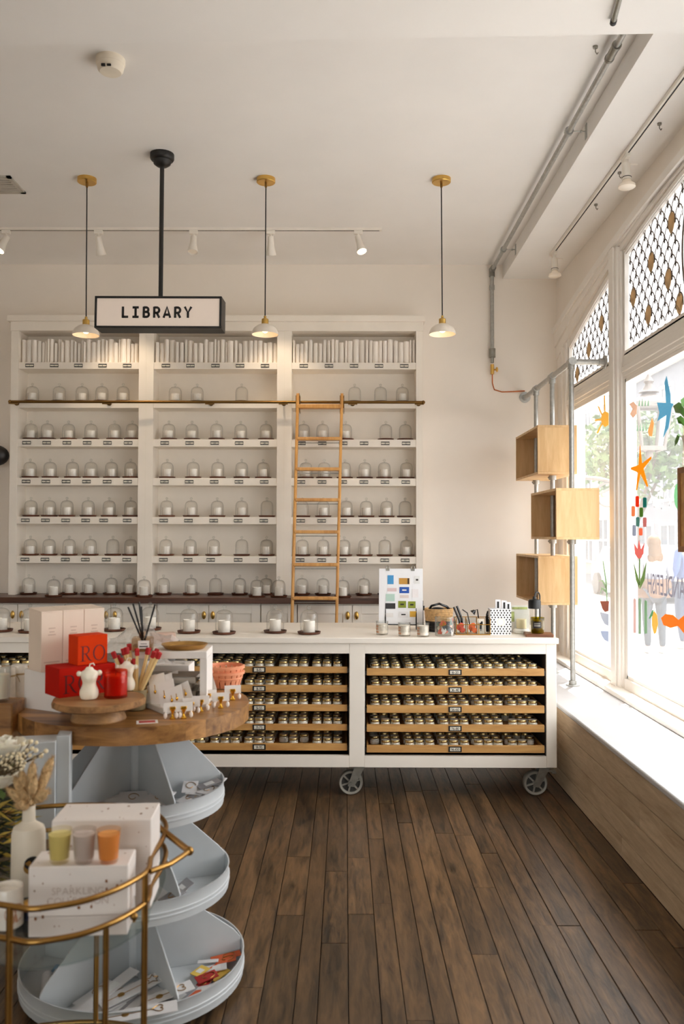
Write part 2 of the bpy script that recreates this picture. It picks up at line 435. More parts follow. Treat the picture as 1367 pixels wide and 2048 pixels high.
# baseboard on back wall piece left of cabinets not seen; bench under the windows
bn = struct('wall_bench', MB().box(XB + .022, XR, YF, YB, 0, ZB - .03), 'floor_gap')
zz = [0, .105, .235, .365, ZB - .028]
for i in range(4):
    yy = YF + .4
    L = [2.9, 3.6, 2.4, 3.3][i]; first = True
    y = -1.5 + i * .37
    while y < YB:
        y1 = min(y + L, YB)
        mb = MB().box(0, .02, -(y1 - y) / 2 + .001, (y1 - y) / 2 - .001, zz[i] + .002, zz[i + 1] - .0025)
        part('plank', mb, 'bench_wood', bn, loc=(XB, (y + y1) / 2, 0), bevel=.001, smooth=False)
        y = y1
sb = MB()
struct('window_sill', MB().box(XB - .012, XR + .02, YF, YB, ZB - .028, ZB), 'sill_white', bevel=.008)
# sill boards joints: a low strip by the frame
struct('trim_1', MB().box(XR - .13, XR + .02, -1.0, YB, ZB, ZB + .03), 'trim_paint', bevel=.006)

# window wall: spandrel above the arch
def zg(Y): return 3.75 - .043 * (Y - 4) ** 2
def zo(Y): return 3.82 - .0215 * (Y - 4) ** 2
sp = MB()
N = 40; Y0, Y1 = .2, 7.8
ys = [Y0 + (Y1 - Y0) * i / N for i in range(N + 1)]
vs = []
for y in ys: vs += [(XR, y, zo(y)), (XR, y, ZC), (XR + .25, y, zo(y)), (XR + .25, y, ZC)]
fs = []
for i in range(N):
    a = i * 4; b = a + 4
    fs += [(a, b, b + 1, a + 1), (a + 2, a + 3, b + 3, b + 2), (a, a + 2, b + 2, b)]
sp.add(vs, fs)
sp.box(XR, XR + .25, YF, .2, -.06, ZC).box(XR, XR + .25, .2, 1.82, -.06, 3.55)  # unseen near bay walled up to cut light on beam and foreground
struct('wall_right', sp, 'paint')
# moulding bands following the arch (three steps) and reveal down to the glass
def band(f0, f1, x0, x1, ya=1.8, yb=7.8, n=40):
    m = MB(); vs = []; fs = []
    for i in range(n + 1):
        y = ya + (yb - ya) * i / n; a, b = f0(y), f1(y)
        vs += [(x0, y, a), (x0, y, b), (x1, y, a), (x1, y, b)]
    for i in range(n):
        a = i * 4; b = a + 4
        fs += [(a, b, b + 1, a + 1), (a + 2, a + 3, b + 3, b + 2), (a, a + 2, b + 2, b), (a + 1, b + 1, b + 3, a + 3)]
    fs += [(0, 1, 3, 2), (n * 4, n * 4 + 2, n * 4 + 3, n * 4 + 1)]
    m.add(vs, fs); return m
mix = lambda t: (lambda y: zg(y) * (1 - t) + zo(y) * t)
tr = band(lambda y: zo(y) - .05, lambda y: zo(y) + .004, XR - .045, XR + .06)
struct('trim_2', tr, 'trim_paint')
struct('trim_3', band(mix(.55), lambda y: zo(y) - .05, XR - .028, XR + .06), 'trim_paint')
struct('trim_4', band(mix(.25), mix(.55), XR - .012, XR + .06), 'trim_paint')
struct('trim_5', band(lambda y: zg(y) - .02, mix(.25), XR + .01, XR + .07), 'trim_paint')

ZT0, ZT1 = 2.70, 2.885      # transom rail
GX = XR + .03               # glass plane
bays = [(6.22, 7.40), (2.10, 5.92)]
# mullions
mul = [(5.92, 6.22), (1.80, 2.10), (7.40, 7.8)]
for i, (a, b) in enumerate(mul):
    m = MB(); zt = lambda y: zg(y) + .02
    top = min(zt(a), zt(b)) + .06
    if i < 2:
        w = b - a
        m.box(XR + .0, XR + .08, a, b, ZB, top)
        m.box(XR - .035, XR, a + .06, b - .06, ZB, top + .04).box(XR - .05, XR - .035, a + .10, b - .10, ZB, top + .05)
        m.box(XR - .018, XR, a + .03, b - .03, ZB, top)
    else:
        m.box(XR - .0, XR + .08, a, b, ZB, zo(b if i == 2 else a) - .0)
        for d, (q, r) in enumerate([(.0, .02), (.08, .035), (.2, .02)]):
            c = a + q if i == 2 else b - q - .05
            m.box(XR - r, XR, c + .02, c + .07, ZB, zg(c) + .05)
    struct('trim_%d' % (6 + i), m, 'trim_paint', bevel=.004)
# rails
for i, (a, b) in enumerate(bays):
    m = MB().box(XR, XR + .08, a - .01, b + .01, ZT0, ZT1)
    m.box(XR - .02, XR, a - .01, b + .01, ZT0 + .05, ZT0 + .09).box(XR - .01, XR, a - .01, b + .01, ZT0 + .02, ZT0 + .12)
    m.box(XR - .015, XR + .08, a - .01, b + .01, ZB, ZB + .1)
    struct('trim_%d' % (10 + i), m, 'trim_paint', bevel=.004)
    # lower pane with thin frame
    w = struct('window_%d' % (2 * i + 1), MB().box(GX, GX + .006, a, b, ZB + .1, ZT0), 'window_glass')
    f = MB(); t = .022
    f.box(XR + .0, GX + .02, a, a + t, ZB + .1, ZT0).box(XR, GX + .02, b - t, b, ZB + .1, ZT0)
    f.box(XR, GX + .02, a, b, ZB + .1, ZB + .1 + t).box(XR, GX + .02, a, b, ZT0 - t, ZT0)
    part('window_frame', f, 'trim_paint', w)
    # transom pane
    poly = [(a, ZT1)] + [(b, ZT1)] + [(b + (a - b) * j / 12, zg(b + (a - b) * j / 12)) for j in range(13)]
    MXW = Matrix(((0, 0, 1, 0), (1, 0, 0, 0), (0, 1, 0, 0), (0, 0, 0, 1)))   # local (x,y,z)->(Y,Z,X)
    tp = struct('window_%d' % (2 * i + 2), MB().prism(poly, GX, GX + .006, MXW), 'frosted_film')
    f = MB(); f.ribbon([(y, z) for y, z in poly], .03, XR, GX + .02, MXW, closed=True)
    part('window_frame', f, 'trim_paint', tp)
    # printed fish-scale pattern: scallop arcs with three stems, plus gold lozenges
    SW = .115; SH = .066
    lines = MB(); gold = []
    cy, cz, ry, rz_ = 4.62, 3.27, .34, .46        # oval emblem
    inside = lambda y, z: a + .02 < y < b - .02 and ZT1 + .015 < z < zg(y) - .012
    emb = lambda y, z, k=1.12: i == 1 and ((y - cy) / (ry * k)) ** 2 + ((z - cz) / (rz_ * k)) ** 2 < 1
    r = 0; z = ZT1 - .12
    lo = a if i == 0 else 4.0
    while z < 3.8:
        y = lo - .2 + (SW / 2 if r % 2 else 0)
        kx = 0
        while y < b + .2:
            pts = []
            for q in range(9):
                t = PI * q / 8
                pts.append((y + SW / 2 * math.cos(t), z + .088 * math.sin(t) ** .75))
            run = []
            for p in pts:
                if inside(*p) and not emb(*p): run.append(p)
                else:
                    if len(run) > 1: lines.ribbon(run, .0085, GX - .004, GX - .002, MXW)
                    run = []
            if len(run) > 1: lines.ribbon(run, .0085, GX - .004, GX - .002, MXW)
            for dy, h in ((-.016, .04), (0, .055), (.016, .04)):
                s0 = (y + SW / 2 + dy * .3, z + .0); s1 = (y + SW / 2 + dy * 1.2, z + h)
                if inside(*s0) and inside(*s1) and not emb(*s1): lines.ribbon([s0, s1], .003, GX - .004, GX - .002, MXW)
            if (kx * 2 + r * 3) % 13 == 3:
                c = (y, z + .02)
                lz = [(c[0] - .035, c[1] - .04), (c[0], c[1] - .075), (c[0] + .035, c[1] - .04), (c[0] + .055, c[1] + .0), (c[0] + .044, c[1] + .04), (c[0], c[1] + .07), (c[0] - .044, c[1] + .04), (c[0] - .055, c[1])]
                if all(inside(*p) and not emb(*p) for p in lz): gold.append(lz)
            y += SW; kx += 1
        z += SH; r += 1
    pm('print_brown', (112, 100, 92), .6); film('print_gold', (206, 182, 148), .5)
    part('scale_print', lines, 'print_brown', tp, smooth=False)
    for lz in gold: part('lozenge', MB().prism(lz, GX - .005, GX - .002, MXW), 'print_gold', tp, smooth=False)
    if i == 1:
        e = MB(); C = [(cy + ry * math.cos(t), cz + rz_ * math.sin(t)) for t in [2 * PI * q / 40 for q in range(40)]]
        e.ribbon(C, .022, GX - .005, GX - .002, MXW, closed=True)
        for rr in range(-4, 5):
            for cc in range(-4, 5):
                y = cy + cc * .075 + (.0375 if rr % 2 else 0); z = cz + rr * .085
                pts = [(y + .0375 * math.cos(PI * q / 8), z + .06 * math.sin(PI * q / 8)) for q in range(9)]
                if all(((p[0] - cy) / ry) ** 2 + ((p[1] - cz) / rz_) ** 2 < .92 for p in pts):
                    e.ribbon(pts, .016, GX - .005, GX - .002, MXW)
        part('oval_emblem', e, 'print_brown', tp, smooth=False)
# pane of an added, unseen window behind the viewpoint, giving frontal fill light
struct('window_7', MB().box(-3.2, .4, YF - .12, YF - .114, 1.0, 2.8), 'clear_glass')
# ================================================================== BOOKCASE
YC = 7.56        # bookcase front
case = thing('bookcase', 'tall white built-in bookcase of three bays against the back wall', 'bookcase', (0, 0, 0))
def X_(px, Y=YC, py=900): return W(px, py, Y).x
def Z_(py, Y=YC, px=430): return W(px, py, Y).z
zled = 1.072
xo = [X_(19.5), X_(34.7), X_(276), X_(305.7), X_(553), X_(582.5), X_(831.5), X_(845)]
ztop = Z_(636)
zop = Z_(662)
shelf_y = [(724.5, 738), (803, 816), (878.5, 893.5), (956, 971), (1034, 1048.5), (1112.5, 1127)]
shelf_z = [(Z_(a), Z_(b)) for a, b in shelf_y]
stiles = [(xo[0], xo[1]), (xo[2], xo[3]), (xo[4], xo[5]), (xo[6], xo[7])]
for a, b in stiles:
    part('stile', MB().box(a, b, YC, YB - .012, zled, zop), 'case_paint', case, bevel=.002)
    if b - a > .1:
        part('stile_groove', MB().box((a + b) / 2 - .001, (a + b) / 2 + .001, YC - .0008, YC + .004, zled, zop), 'label_paper', case)
part('cornice', MB().box(xo[0] - .005, xo[7] + .005, YC - .004, YB - .002, zop, ztop).box(xo[0] - .03, xo[7] + .02, YC - .03, YB - .002, ztop - .035, ztop + .02), 'case_paint', case, bevel=.004)
part('back_panel', MB().box(xo[0] + .01, xo[7] - .01, YB - .014, YB - .002, zled, zop), 'case_paint', case)
baysx = [(xo[1], xo[2]), (xo[3], xo[4]), (xo[5], xo[6])]
for za, zb_ in shelf_z:
    for a, b in baysx:
        part('shelf', MB().box(a, b, YC + .006, YB - .012, zb_, za), 'case_paint', case, bevel=.002)
# label holders with running numbers
lab = {0: ([59, 108, 156.5, 204.7, 254], [331.4, 380.5, 430.5, 479.7, 529.6], [607, 657.5, 707.5, 757.5, 808]),
       2: ([53, 93, 133.5, 174, 214.7, 256], [329, 379, 429, 478, 528.5], [602.5, 644, 686, 727.6, 770, 811.7]),
       3: ([52, 91.5, 132, 172.7, 214, 255], [328.5, 378, 428, 477.5, 528], [601.5, 643.7, 685, 727.4, 769.4, 811]),
       4: ([50.5, 90.5, 131, 171, 207, 254], [327, 376.5, 427, 476, 527], [601, 643, 685, 727, 769, 811]),
       5: ([49.5, 89.6, 130.5, 170.5, 212, 253], [326.5, 376, 421, 476, 526.5], [600, 643, 684, 726, 769, 810])}
num = 1
MXF = Matrix(((1, 0, 0, 0), (0, 0, 1, 0), (0, 1, 0, 0), (0, 0, 0, 1)))    # local (x,y,z)->(X, Zdepth, Y)
def frontmx(x, y, z): return Matrix.Translation((x, y, z)) @ Matrix.Rotation(PI / 2, 4, 'X')   # text faces -Y
fr = MB(); fw, fh = .036, .0115
fr.ribbon([(-fw, -fh), (fw, -fh), (fw, fh), (-fw, fh)], .0075, 0, .005, closed=True)
frm = fr.mesh('label_holder', 'black', False)
for r in (0, 2, 3, 4, 5):
    zc = (shelf_z[r][0] + shelf_z[r][1]) / 2
    for g in lab[r]:
        for px in g:
            xx = X_(px, YC, shelf_y[r][0])
            h = part('label_holder', frm, None, case, loc=(xx, YC + .006, zc), rot=(PI / 2, 0, 0))
            c = MB().box(-fw, fw, -fh, fh, .0, .0015); c.mat(1).text(str(num), .021, .0016, .0022, Matrix.Translation((0, -.0075, 0)))
            part('label_card', c, ['label_paper', 'ink'], h, smooth=False)
            num += 1

# books on the top shelf
bk = MB()
bk.box(-.5, .5, 0, 1, 0, .035).box(-.5, .5, 0, 1, .965, 1)
ub = MB()
sp_ = [(-.5 + i / 8, .13 * (abs(i - 4) / 4) ** 2.2) for i in range(9)]
ub.prism(sp_ + [(.5, 1), (.42, 1), (.42, .2), (-.42, .2), (-.42, 1), (-.5, 1)], 0, 1)
ub.mat(1).box(-.42, .42, .2, .96, .02, .985)
ubm = ub.mesh('book', ['book_white', 'page'], True, 50)
rb = random.Random(5)
bnames = ['left', 'middle', 'right']
for bi, (a, b) in enumerate(baysx):
    x = a + .006; i = 0; lst = []
    while x < b - .02:
        w = rb.choice([.022, .028, .034, .034, .042, .048]) * rb.uniform(.9, 1.1); w = min(w, b - .003 - x)
        if w < .012: break
        tall = rb.random() < .72
        lst.append((x + w / 2, w, (.208 if tall else .182) + rb.uniform(-.009, .009))); x += w + rb.choice([.002, .003, .005])
    for i, (xx, w, h) in enumerate(lst):
        o = link(bpy.data.objects.new('book', ubm)); o.location = (xx, YC + .018 + rb.uniform(0, .026), shelf_z[0][0]); o.scale = (w, .15, h)
        o['label'] = '%s white book from the left on the top shelf, %s bay' % (nth(i), bnames[bi]); o['category'] = 'book'
        o['group'] = 'white books on the top shelf'

# ------------------------------------------------------------------ glass cloches with candles
dome_p = [(.056, 0), (.0565, .06), (.056, .095), (.053, .112), (.046, .126), (.034, .136), (.018, .141), (.004, .142)]
DM = MB().lathe(dome_p, 24, cap0=False).mesh('dome', 'dome_glass', True, 80)
KN = MB().lathe([(.007, .1425), (.006, .149), (.0105, .154), (.0125, .161), (.010, .168), (.003, .172)], 12).mesh('knob', 'clear_glass', True, 80)
DI = MB().lathe([(.052, 0), (.066, .003), (.072, .013), (.075, .013), (.070, -.001), (.055, -.004)], 22).mesh('dish', 'dish_wood')
DI.transform(Matrix.Translation((0, 0, .004)))
cn = MB().lathe([(.037, 0), (.0385, .002), (.0385, .078), (.036, .078), (.0355, .07)], 20, cap1=True); cn.cyl((0, 0, .068), (0, 0, .084), .0012, n=5)
CN = cn.mesh('candle', 'wax_glass')
def candle_in(loc, label, group, s=1):
    o = link(bpy.data.objects.new('candle', CN)); o.location = loc; o.scale = (s, s, s); tag(o, label, 'candle', group)
def cloche(loc, where, group, candle=True, rz=0, tall=1.0):
    t = thing('glass_cloche', 'glass cloche on a wooden dish, ' + where, 'cloche', loc, rz, group)
    d = link(bpy.data.objects.new('dome', DM), t); d.location = (0, 0, .0075); d.scale = (1, 1, tall)
    kk = link(bpy.data.objects.new('knob', KN), d)
    link(bpy.data.objects.new('dish', DI), t)
    if candle: candle_in(Vector(loc) + Vector((0, 0, .0078)), 'cream candle inside the cloche ' + where, group.replace('cloches', 'candles'))
rows = {1: ([64.6, 118.4, 164, 203.6, 246], [350, 394, -483], [-708.7, -760.5, 804]),
        2: ([62, 92.5, 137, 181.7, 228.8, 265], [337.5, 383.6, 433, 481, 531.7], [606.7, 644.8, 690.9, -771, -810]),
        3: ([60, 100, 144.7, 181.7, 222.7, 261], [334, 386, 435, 483, 526], [611, 647.8, 689, 729, 768, 814]),
        4: ([61.6, 98.6, 133.6, 176, 218, 261], [333, 382, 434, 483, -533.4], [-604, 646, 692, 732, 772.6, -809.6]),
        5: ([60.6, 98, 138, 180, -225.4, 261], [331.4, 380, 426.7, -483, 532.7], [604, 645.4, 687.5, 728.5, -769, 814])}
rn = {1: 'shelf at rail', 2: 'first shelf under rail', 3: 'second shelf under rail', 4: 'third shelf under rail', 5: 'fourth shelf under rail'}
rc = random.Random(3)
for r, g in rows.items():
    for bi, lst in enumerate(g):
        lastx = None
        for i, px in enumerate(lst):
            Yc = YC + .1 + rc.uniform(-.012, .012)
            p = W(abs(px), shelf_y[r][0], Yc); xx = p.x
            lim = baysx[bi]; xx = min(max(xx, lim[0] + .078), lim[1] - .078)
            if lastx is not None and xx - lastx < .152: xx = lastx + .152
            lastx = xx
            cloche((xx, Yc, shelf_z[r][0]), '%s from left, %s, %s bay' % (nth(i), rn[r], bnames[bi]), 'cloches on the bookcase shelves', px > 0, rc.uniform(0, 6))
# ledge row: (px, in front?)
ledgeF = [(57, 0, 1), (107, 1, 1), (138, 0, 1), (177, 0, 1), (222, 0, 1), (258.5, 0, 1), (287.7, 1, 1), (326.4, 0, 1), (382, 0, 1), (430.7, 0, 0), (479, 0, 1),
          (513.5, 1, 1), (532, 0, 1), (557.3, 1, 1), (603.4, 0, 1), (645.4, 0, 1), (685, 1, 1), (726.9, 0, 1), (771, 0, 1), (813, 0, 1)]
lx = {0: -9, 1: -9}
for i, (px, fr_, cd) in enumerate(ledgeF):
    Yc = 7.36 if fr_ else YC + .08
    p = W(px, 1187, Yc); xx = p.x
    if xx - lx[fr_] < .152: xx = lx[fr_] + .152
    lx[fr_] = xx
    cloche((xx, Yc, zled), '%s from left on the dark ledge' % nth(i), 'cloches on the wooden ledge', bool(cd), rc.uniform(0, 6))

# ledge and base cabinets
YLF = 7.27
xl0, xl1 = W(-60, 1195, YLF).x, W(772, 1195, YLF).x
solo('wooden_ledge', MB().box(xl0, xl1, YLF, YB - .002, zled - .05, zled), 'ledge_wood', 'long dark brown wooden ledge under the bookcase', 'ledge', bevel=.004)
YK = 7.32
cabx = [W(p, 1230, YK).x for p in (-75, 20, 130, 240, 417, 594.5, 704, 820)]
zc1 = zled - .052
c0 = [(-95, 130), (130, 417), (417, 594), (594, 842)]
for i, (p, q) in enumerate(((-60, 130), (130, 417 - 104), (313, 521), (521, 594), (594, 814))):
    a, b = W(p, 1230, YK).x + .002, W(q, 1230, YK).x - .002
    t = thing('base_cabinet', '%s white base cabinet from the left under the wooden ledge' % nth(i), 'cabinet', ((a + b) / 2, YK, 0), 0, 'white base cabinets under the ledge')
    w = (b - a) / 2
    part('body', MB().box(-w, w, .02, YB - YK - .004, 0, zc1), 'case_paint', t)
    nd = 2 if w > .3 else 1
    for d in range(nd):
        x0 = -w + d * 2 * w / nd + .003; x1 = -w + (d + 1) * 2 * w / nd - .003
        m = MB(); s = .075
        m.box(x0, x0 + s, -.002, .02, .1, zc1 - .012).box(x1 - s, x1, -.002, .02, .1, zc1 - .012)
        m.box(x0 + s, x1 - s, -.002, .02, zc1 - .012 - s, zc1 - .012).box(x0 + s, x1 - s, -.002, .02, .1, .1 + s).box(x0 + s, x1 - s, .008, .02, .1 + s, zc1 - .012 - s)
        dr = part('door', m, 'case_paint', t, bevel=.002)
        if nd == 2:
            kx = x1 - .035 if d == 0 else x0 + .035
            kn = MB().ball((kx, -.012, zc1 - .1), .03, 12, 8, (.6, .45, 1.15))
            part('knob', kn, 'brass', dr, label='brass shell pull')

# brass rail and ladder
YRAIL = YC - .085
rl = thing('ladder_rail', 'long brass ladder rail across the front of the bookcase', 'rail', (0, 0, 0))
ra, rb_ = W(20, 804, YRAIL), W(846, 804, YRAIL)
zr = (ra.z + rb_.z) / 2
part('rod', MB().cyl((ra.x, YRAIL, zr), (rb_.x, YRAIL, zr), .0125, n=14), 'brass_dark', rl)
for px in (26, 213, 419, 566, 705, 838):
    xx = W(px, 804, YRAIL).x
    part('bracket', MB().cyl((xx, YRAIL, zr), (xx, YC + .006, zr), .008).cyl((xx, YC - .004, zr), (xx, YC + .005, zr), .022, n=14).box(xx - .04, xx + .04, YRAIL - .002, YRAIL + .014, zr - .02, zr - .008), 'brass_dark', rl)
for px in (20, 846):
    xx = W(px, 804, YRAIL).x; part('end_cap', MB().ball((xx, YRAIL, zr), .017), 'brass_dark', rl)
ld = thing('library_ladder', 'light wooden rolling library ladder hooked on the brass rail', 'ladder', (0, 0, 0))
TL, TR = W(595.5, 788, 7.43), W(683.5, 788, 7.43)
BL0, BR0 = W(583.5, 1245, 7.13), W(672.5, 1245, 7.13)
def ext(t, b):
    k = (0.0 - t.z) / (b.z - t.z); return t + (b - t) * k
BL, BR = ext(TL, BL0), ext(TR, BR0)
for t, b in ((TL, BL), (TR, BR)):
    d = (b - t).normalized(); n = Vector((0, d.z, -d.y))
    m = MB(); vs = []
    for p in (t, b):
        for sx, sn in ((-1, -1), (1, -1), (1, 1), (-1, 1)): vs.append(p + Vector((sx * .0125, 0, 0)) + n * sn * .028)
    m.add(vs, [(0, 1, 2, 3), (7, 6, 5, 4), (0, 4, 5, 1), (1, 5, 6, 2), (2, 6, 7, 3), (3, 7, 4, 0)])
    part('side_rail', m, 'ladder_wood', ld, bevel=.008)
for py in (809.5, 876, 938, 1000, 1064, 1128.5, 1194):
    k = (py - 788) / (1245 - 788)
    zq = W(640, py, 7.3).z; kk = (zq - TL.z) / (BL.z - TL.z)
    a, b = TL.lerp(BL, kk), TR.lerp(BR, kk)
    th = .018 if py < 820 else .014
    part('rung', MB().box(a.x, b.x, a.y - .035, a.y + .035, a.z - th, a.z + th), 'ladder_wood', ld, bevel=.006)
    if py > 820: part('tie_rod', MB().cyl((a.x - .015, a.y, a.z - .035), (b.x + .015, b.y, b.z - .035), .0035, n=6), 'steel', ld)
kq = .62
for zq in (.3, .62):
    kk = (zq - TL.z) / (BL.z - TL.z); a, b = TL.lerp(BL, kk), TR.lerp(BR, kk)
    part('rung', MB().box(a.x, b.x, a.y - .035, a.y + .035, a.z - .014, a.z + .014), 'ladder_wood', ld, bevel=.006)
for t in (TL, TR):
    m = MB()
    yw = YRAIL
    m.cyl((t.x - .012, yw, zr + .045), (t.x + .012, yw, zr + .045), .034, n=20).cyl((t.x - .018, yw, zr + .045), (t.x + .018, yw, zr + .045), .01, n=10)
    m.box(t.x - .019, t.x - .0135, t.y - .02, yw + .02, zr - .1, zr + .05).box(t.x + .0135, t.x + .019, t.y - .02, yw + .02, zr - .1, zr + .05)
    m.cyl((t.x - .02, yw - .01, zr - .035), (t.x + .02, yw - .01, zr - .035), .02, n=14)
    part('roller', m, 'brass_dark', ld, bevel=.001)
# ================================================================== ISLAND COUNTER ON CASTERS
YD0, YD1 = 5.25, 6.14
zD = W(850, 1275.5, YD0).z            # worktop surface
zD0 = W(850, 1287, YD0).z
zDb = W(850, 1535, YD0).z
def XD(px, py=1400, Y=YD0): return W(px, py, Y).x
xdl, xdr = XD(-150), XD(1112.5)
wt = solo('worktop', MB().box(xdl - .01, xdr + .012, YD0 - .015, YD1, zD0, zD), 'case_paint', 'long cream worktop of the island counter on casters', 'worktop', bevel=.004)
isl = thing('island_cabinet', 'long cream island cabinet on casters with open bays of jar drawers', 'cabinet', (0, 0, 0))
zo1, zo0 = W(850, 1307.5, YD0).z, W(850, 1512, YD0).z
op = [(XD(-95), XD(303)), (XD(335), XD(698)), (XD(729), XD(1091.5))]
vx = [xdl] + [q for o_ in op for q in o_] + [xdr]
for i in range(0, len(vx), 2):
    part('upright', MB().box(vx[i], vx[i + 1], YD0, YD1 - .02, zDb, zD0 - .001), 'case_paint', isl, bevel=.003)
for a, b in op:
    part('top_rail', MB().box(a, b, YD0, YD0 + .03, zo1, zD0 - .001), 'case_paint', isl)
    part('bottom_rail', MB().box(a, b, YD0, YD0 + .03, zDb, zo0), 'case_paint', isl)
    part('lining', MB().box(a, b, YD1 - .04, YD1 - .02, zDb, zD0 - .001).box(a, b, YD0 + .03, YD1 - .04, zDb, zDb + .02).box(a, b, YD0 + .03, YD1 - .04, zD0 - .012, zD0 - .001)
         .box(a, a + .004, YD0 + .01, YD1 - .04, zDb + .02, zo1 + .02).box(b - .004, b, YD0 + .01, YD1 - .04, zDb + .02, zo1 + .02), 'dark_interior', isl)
dr_px = [(1337, 1351.5), (1371.5, 1387.5), (1411, 1426), (1449.5, 1464), (1491, 1505.5)]
dl_px = [(1334, 1346.5), (1371, 1385), (1410, 1423), (1449, 1461.8), (1488, 1501.8)]
texts = [None, ['11-15', '31-35', '51-55', '71-75', '91-95'], ['16-20', '36-40', '56-60', '76-80', '96-100']]
JARB = MB().lathe([(.024, 0), (.0275, .002), (.0285, .006)], 14, cap1=False)
JARB.mat(1).lathe([(.0287, .006), (.0287, .028)], 14, cap0=False, cap1=False)
JARB.mat(0).lathe([(.0285, .028), (.0275, .036), (.0245, .040)], 14, cap0=False)
JARB = JARB.mesh('jar_candle', ['jar_glass', 'jar_label'])
LID = MB().lathe([(.0278, .0385), (.0285, .040), (.0285, .051), (.0272, .0528)], 14, cap1=False); LID.mat(1).lathe([(.0272, .0528), (.022, .0522), (.001, .0522)], 14, cap0=False)
LID = LID.mesh('lid', ['lid_gold', 'lid_top'])
JB2 = MB().lathe([(.024, 0), (.0287, .004), (.0287, .034), (.0285, .040)], 8, cap0=False, cap1=False)
rj = random.Random(21)
baywords = ['left', 'middle', 'right']
for bi, (a, b) in enumerate(op):
    pxs = dr_px if bi == 2 else dl_px
    back = MB()
    for di, (pa, pb) in enumerate(pxs):
        yf = YD0 + (.0 if bi == 2 else .03)
        yf -= .004
        z1, z0 = W(850, pa, yf).z, W(850, pb, yf).z
        dx0, dx1 = a + .012, b - .012
        dw = MB().box(dx0, dx1, yf, yf + .018, z0, z1).box(dx0, dx1, yf + .018, YD1 - .08, z0 + .004, z0 + .014)
        dw.box(dx0, dx0 + .01, yf + .018, YD1 - .08, z0, z1 - .004).box(dx1 - .01, dx1, yf + .018, YD1 - .08, z0, z1 - .004)
        d = part('drawer', dw, 'oak', isl, bevel=.0015)
        part('slide', MB().box(a + .004, a + .012, yf + .004, YD1 - .1, z0 + .002, z0 + .03), 'black', isl); part('slide', MB().box(b - .012, b - .004, yf + .004, YD1 - .1, z0 + .002, z0 + .03), 'black', isl)
        if texts[bi]:
            cx = XD(518 if bi == 1 else 909.5, pa, yf); zc = (z0 + z1) / 2
            m = MB().box(cx - .04, cx + .04, yf - .004, yf, zc - .0165, zc + .0165); m.mat(1).box(cx - .031, cx + .031, yf - .005, yf - .004, zc - .0105, zc + .0105)
            m.mat(2).text(texts[bi][di], .024, 0, .0008, frontmx(cx, yf - .0052, zc - .0085), .84)
            part('number_plate', m, ['black', 'label_paper', 'ink'], d, smooth=False)
        # jars in the tray: five groups of three across
        zt = z0 + .0145
        hidden = bi == 0
        gp = (dx1 - dx0 - .03) / 5
        for row in range(6 if not hidden else 3):
            n = 0
            for g in range(5):
                gx = dx0 + .012 + g * gp
                for k in range(3):
                    n += 1
                    xx = gx + .042 + k * .0635 + rj.uniform(-.003, .003); yy = yf + .052 + row * .104 + rj.uniform(-.004, .004)
                    gap = False
                    if bi == 1 and di == 4 and g == 3: gap = row in (0, 2, 4) and k != 1
                    if bi == 2 and di == 4 and (g, k) in ((0, 0), (4, 2)): gap = row == 0
                    if rj.random() < .04 and row > 0: gap = True
                    if gap or (row == 5 and rj.random() < .4): continue
                    px_ok = not (bi == 1 and g < 1)
                    if row < 2 and not hidden and px_ok:
                        o = link(bpy.data.objects.new('jar_candle', JARB)); o.location = (xx, yy, zt); o.rotation_euler = (0, 0, rj.uniform(-.5, .5))
                        l = link(bpy.data.objects.new('lid', LID), o)
                        tag(o, '%s gold-lidded jar from left, %s row of drawer %s' % (nth(n - 1), 'front' if row == 0 else 'second', texts[bi][di]), 'jar',
                            'jar candles in the drawers')
                    else:
                        T = Matrix.Translation((xx, yy, zt))
                        back.mat(0).lathe([(.024, 0), (.0287, .004), (.0287, .036)], 9, T, cap1=False)
                        back.mat(1).lathe([(.0285, .037), (.0285, .051), (.0272, .0528)], 9, T, cap1=False)
                        back.mat(2).lathe([(.0272, .0528), (.001, .0522)], 9, T, cap0=False)
    o = part('jar_candles', back, ['jar_glass', 'lid_gold', 'lid_top'], None)
    tag(o, 'rows of gold-lidded jar candles deep inside the drawers of the %s island bay' % baywords[bi], 'jars', None, 'stuff')
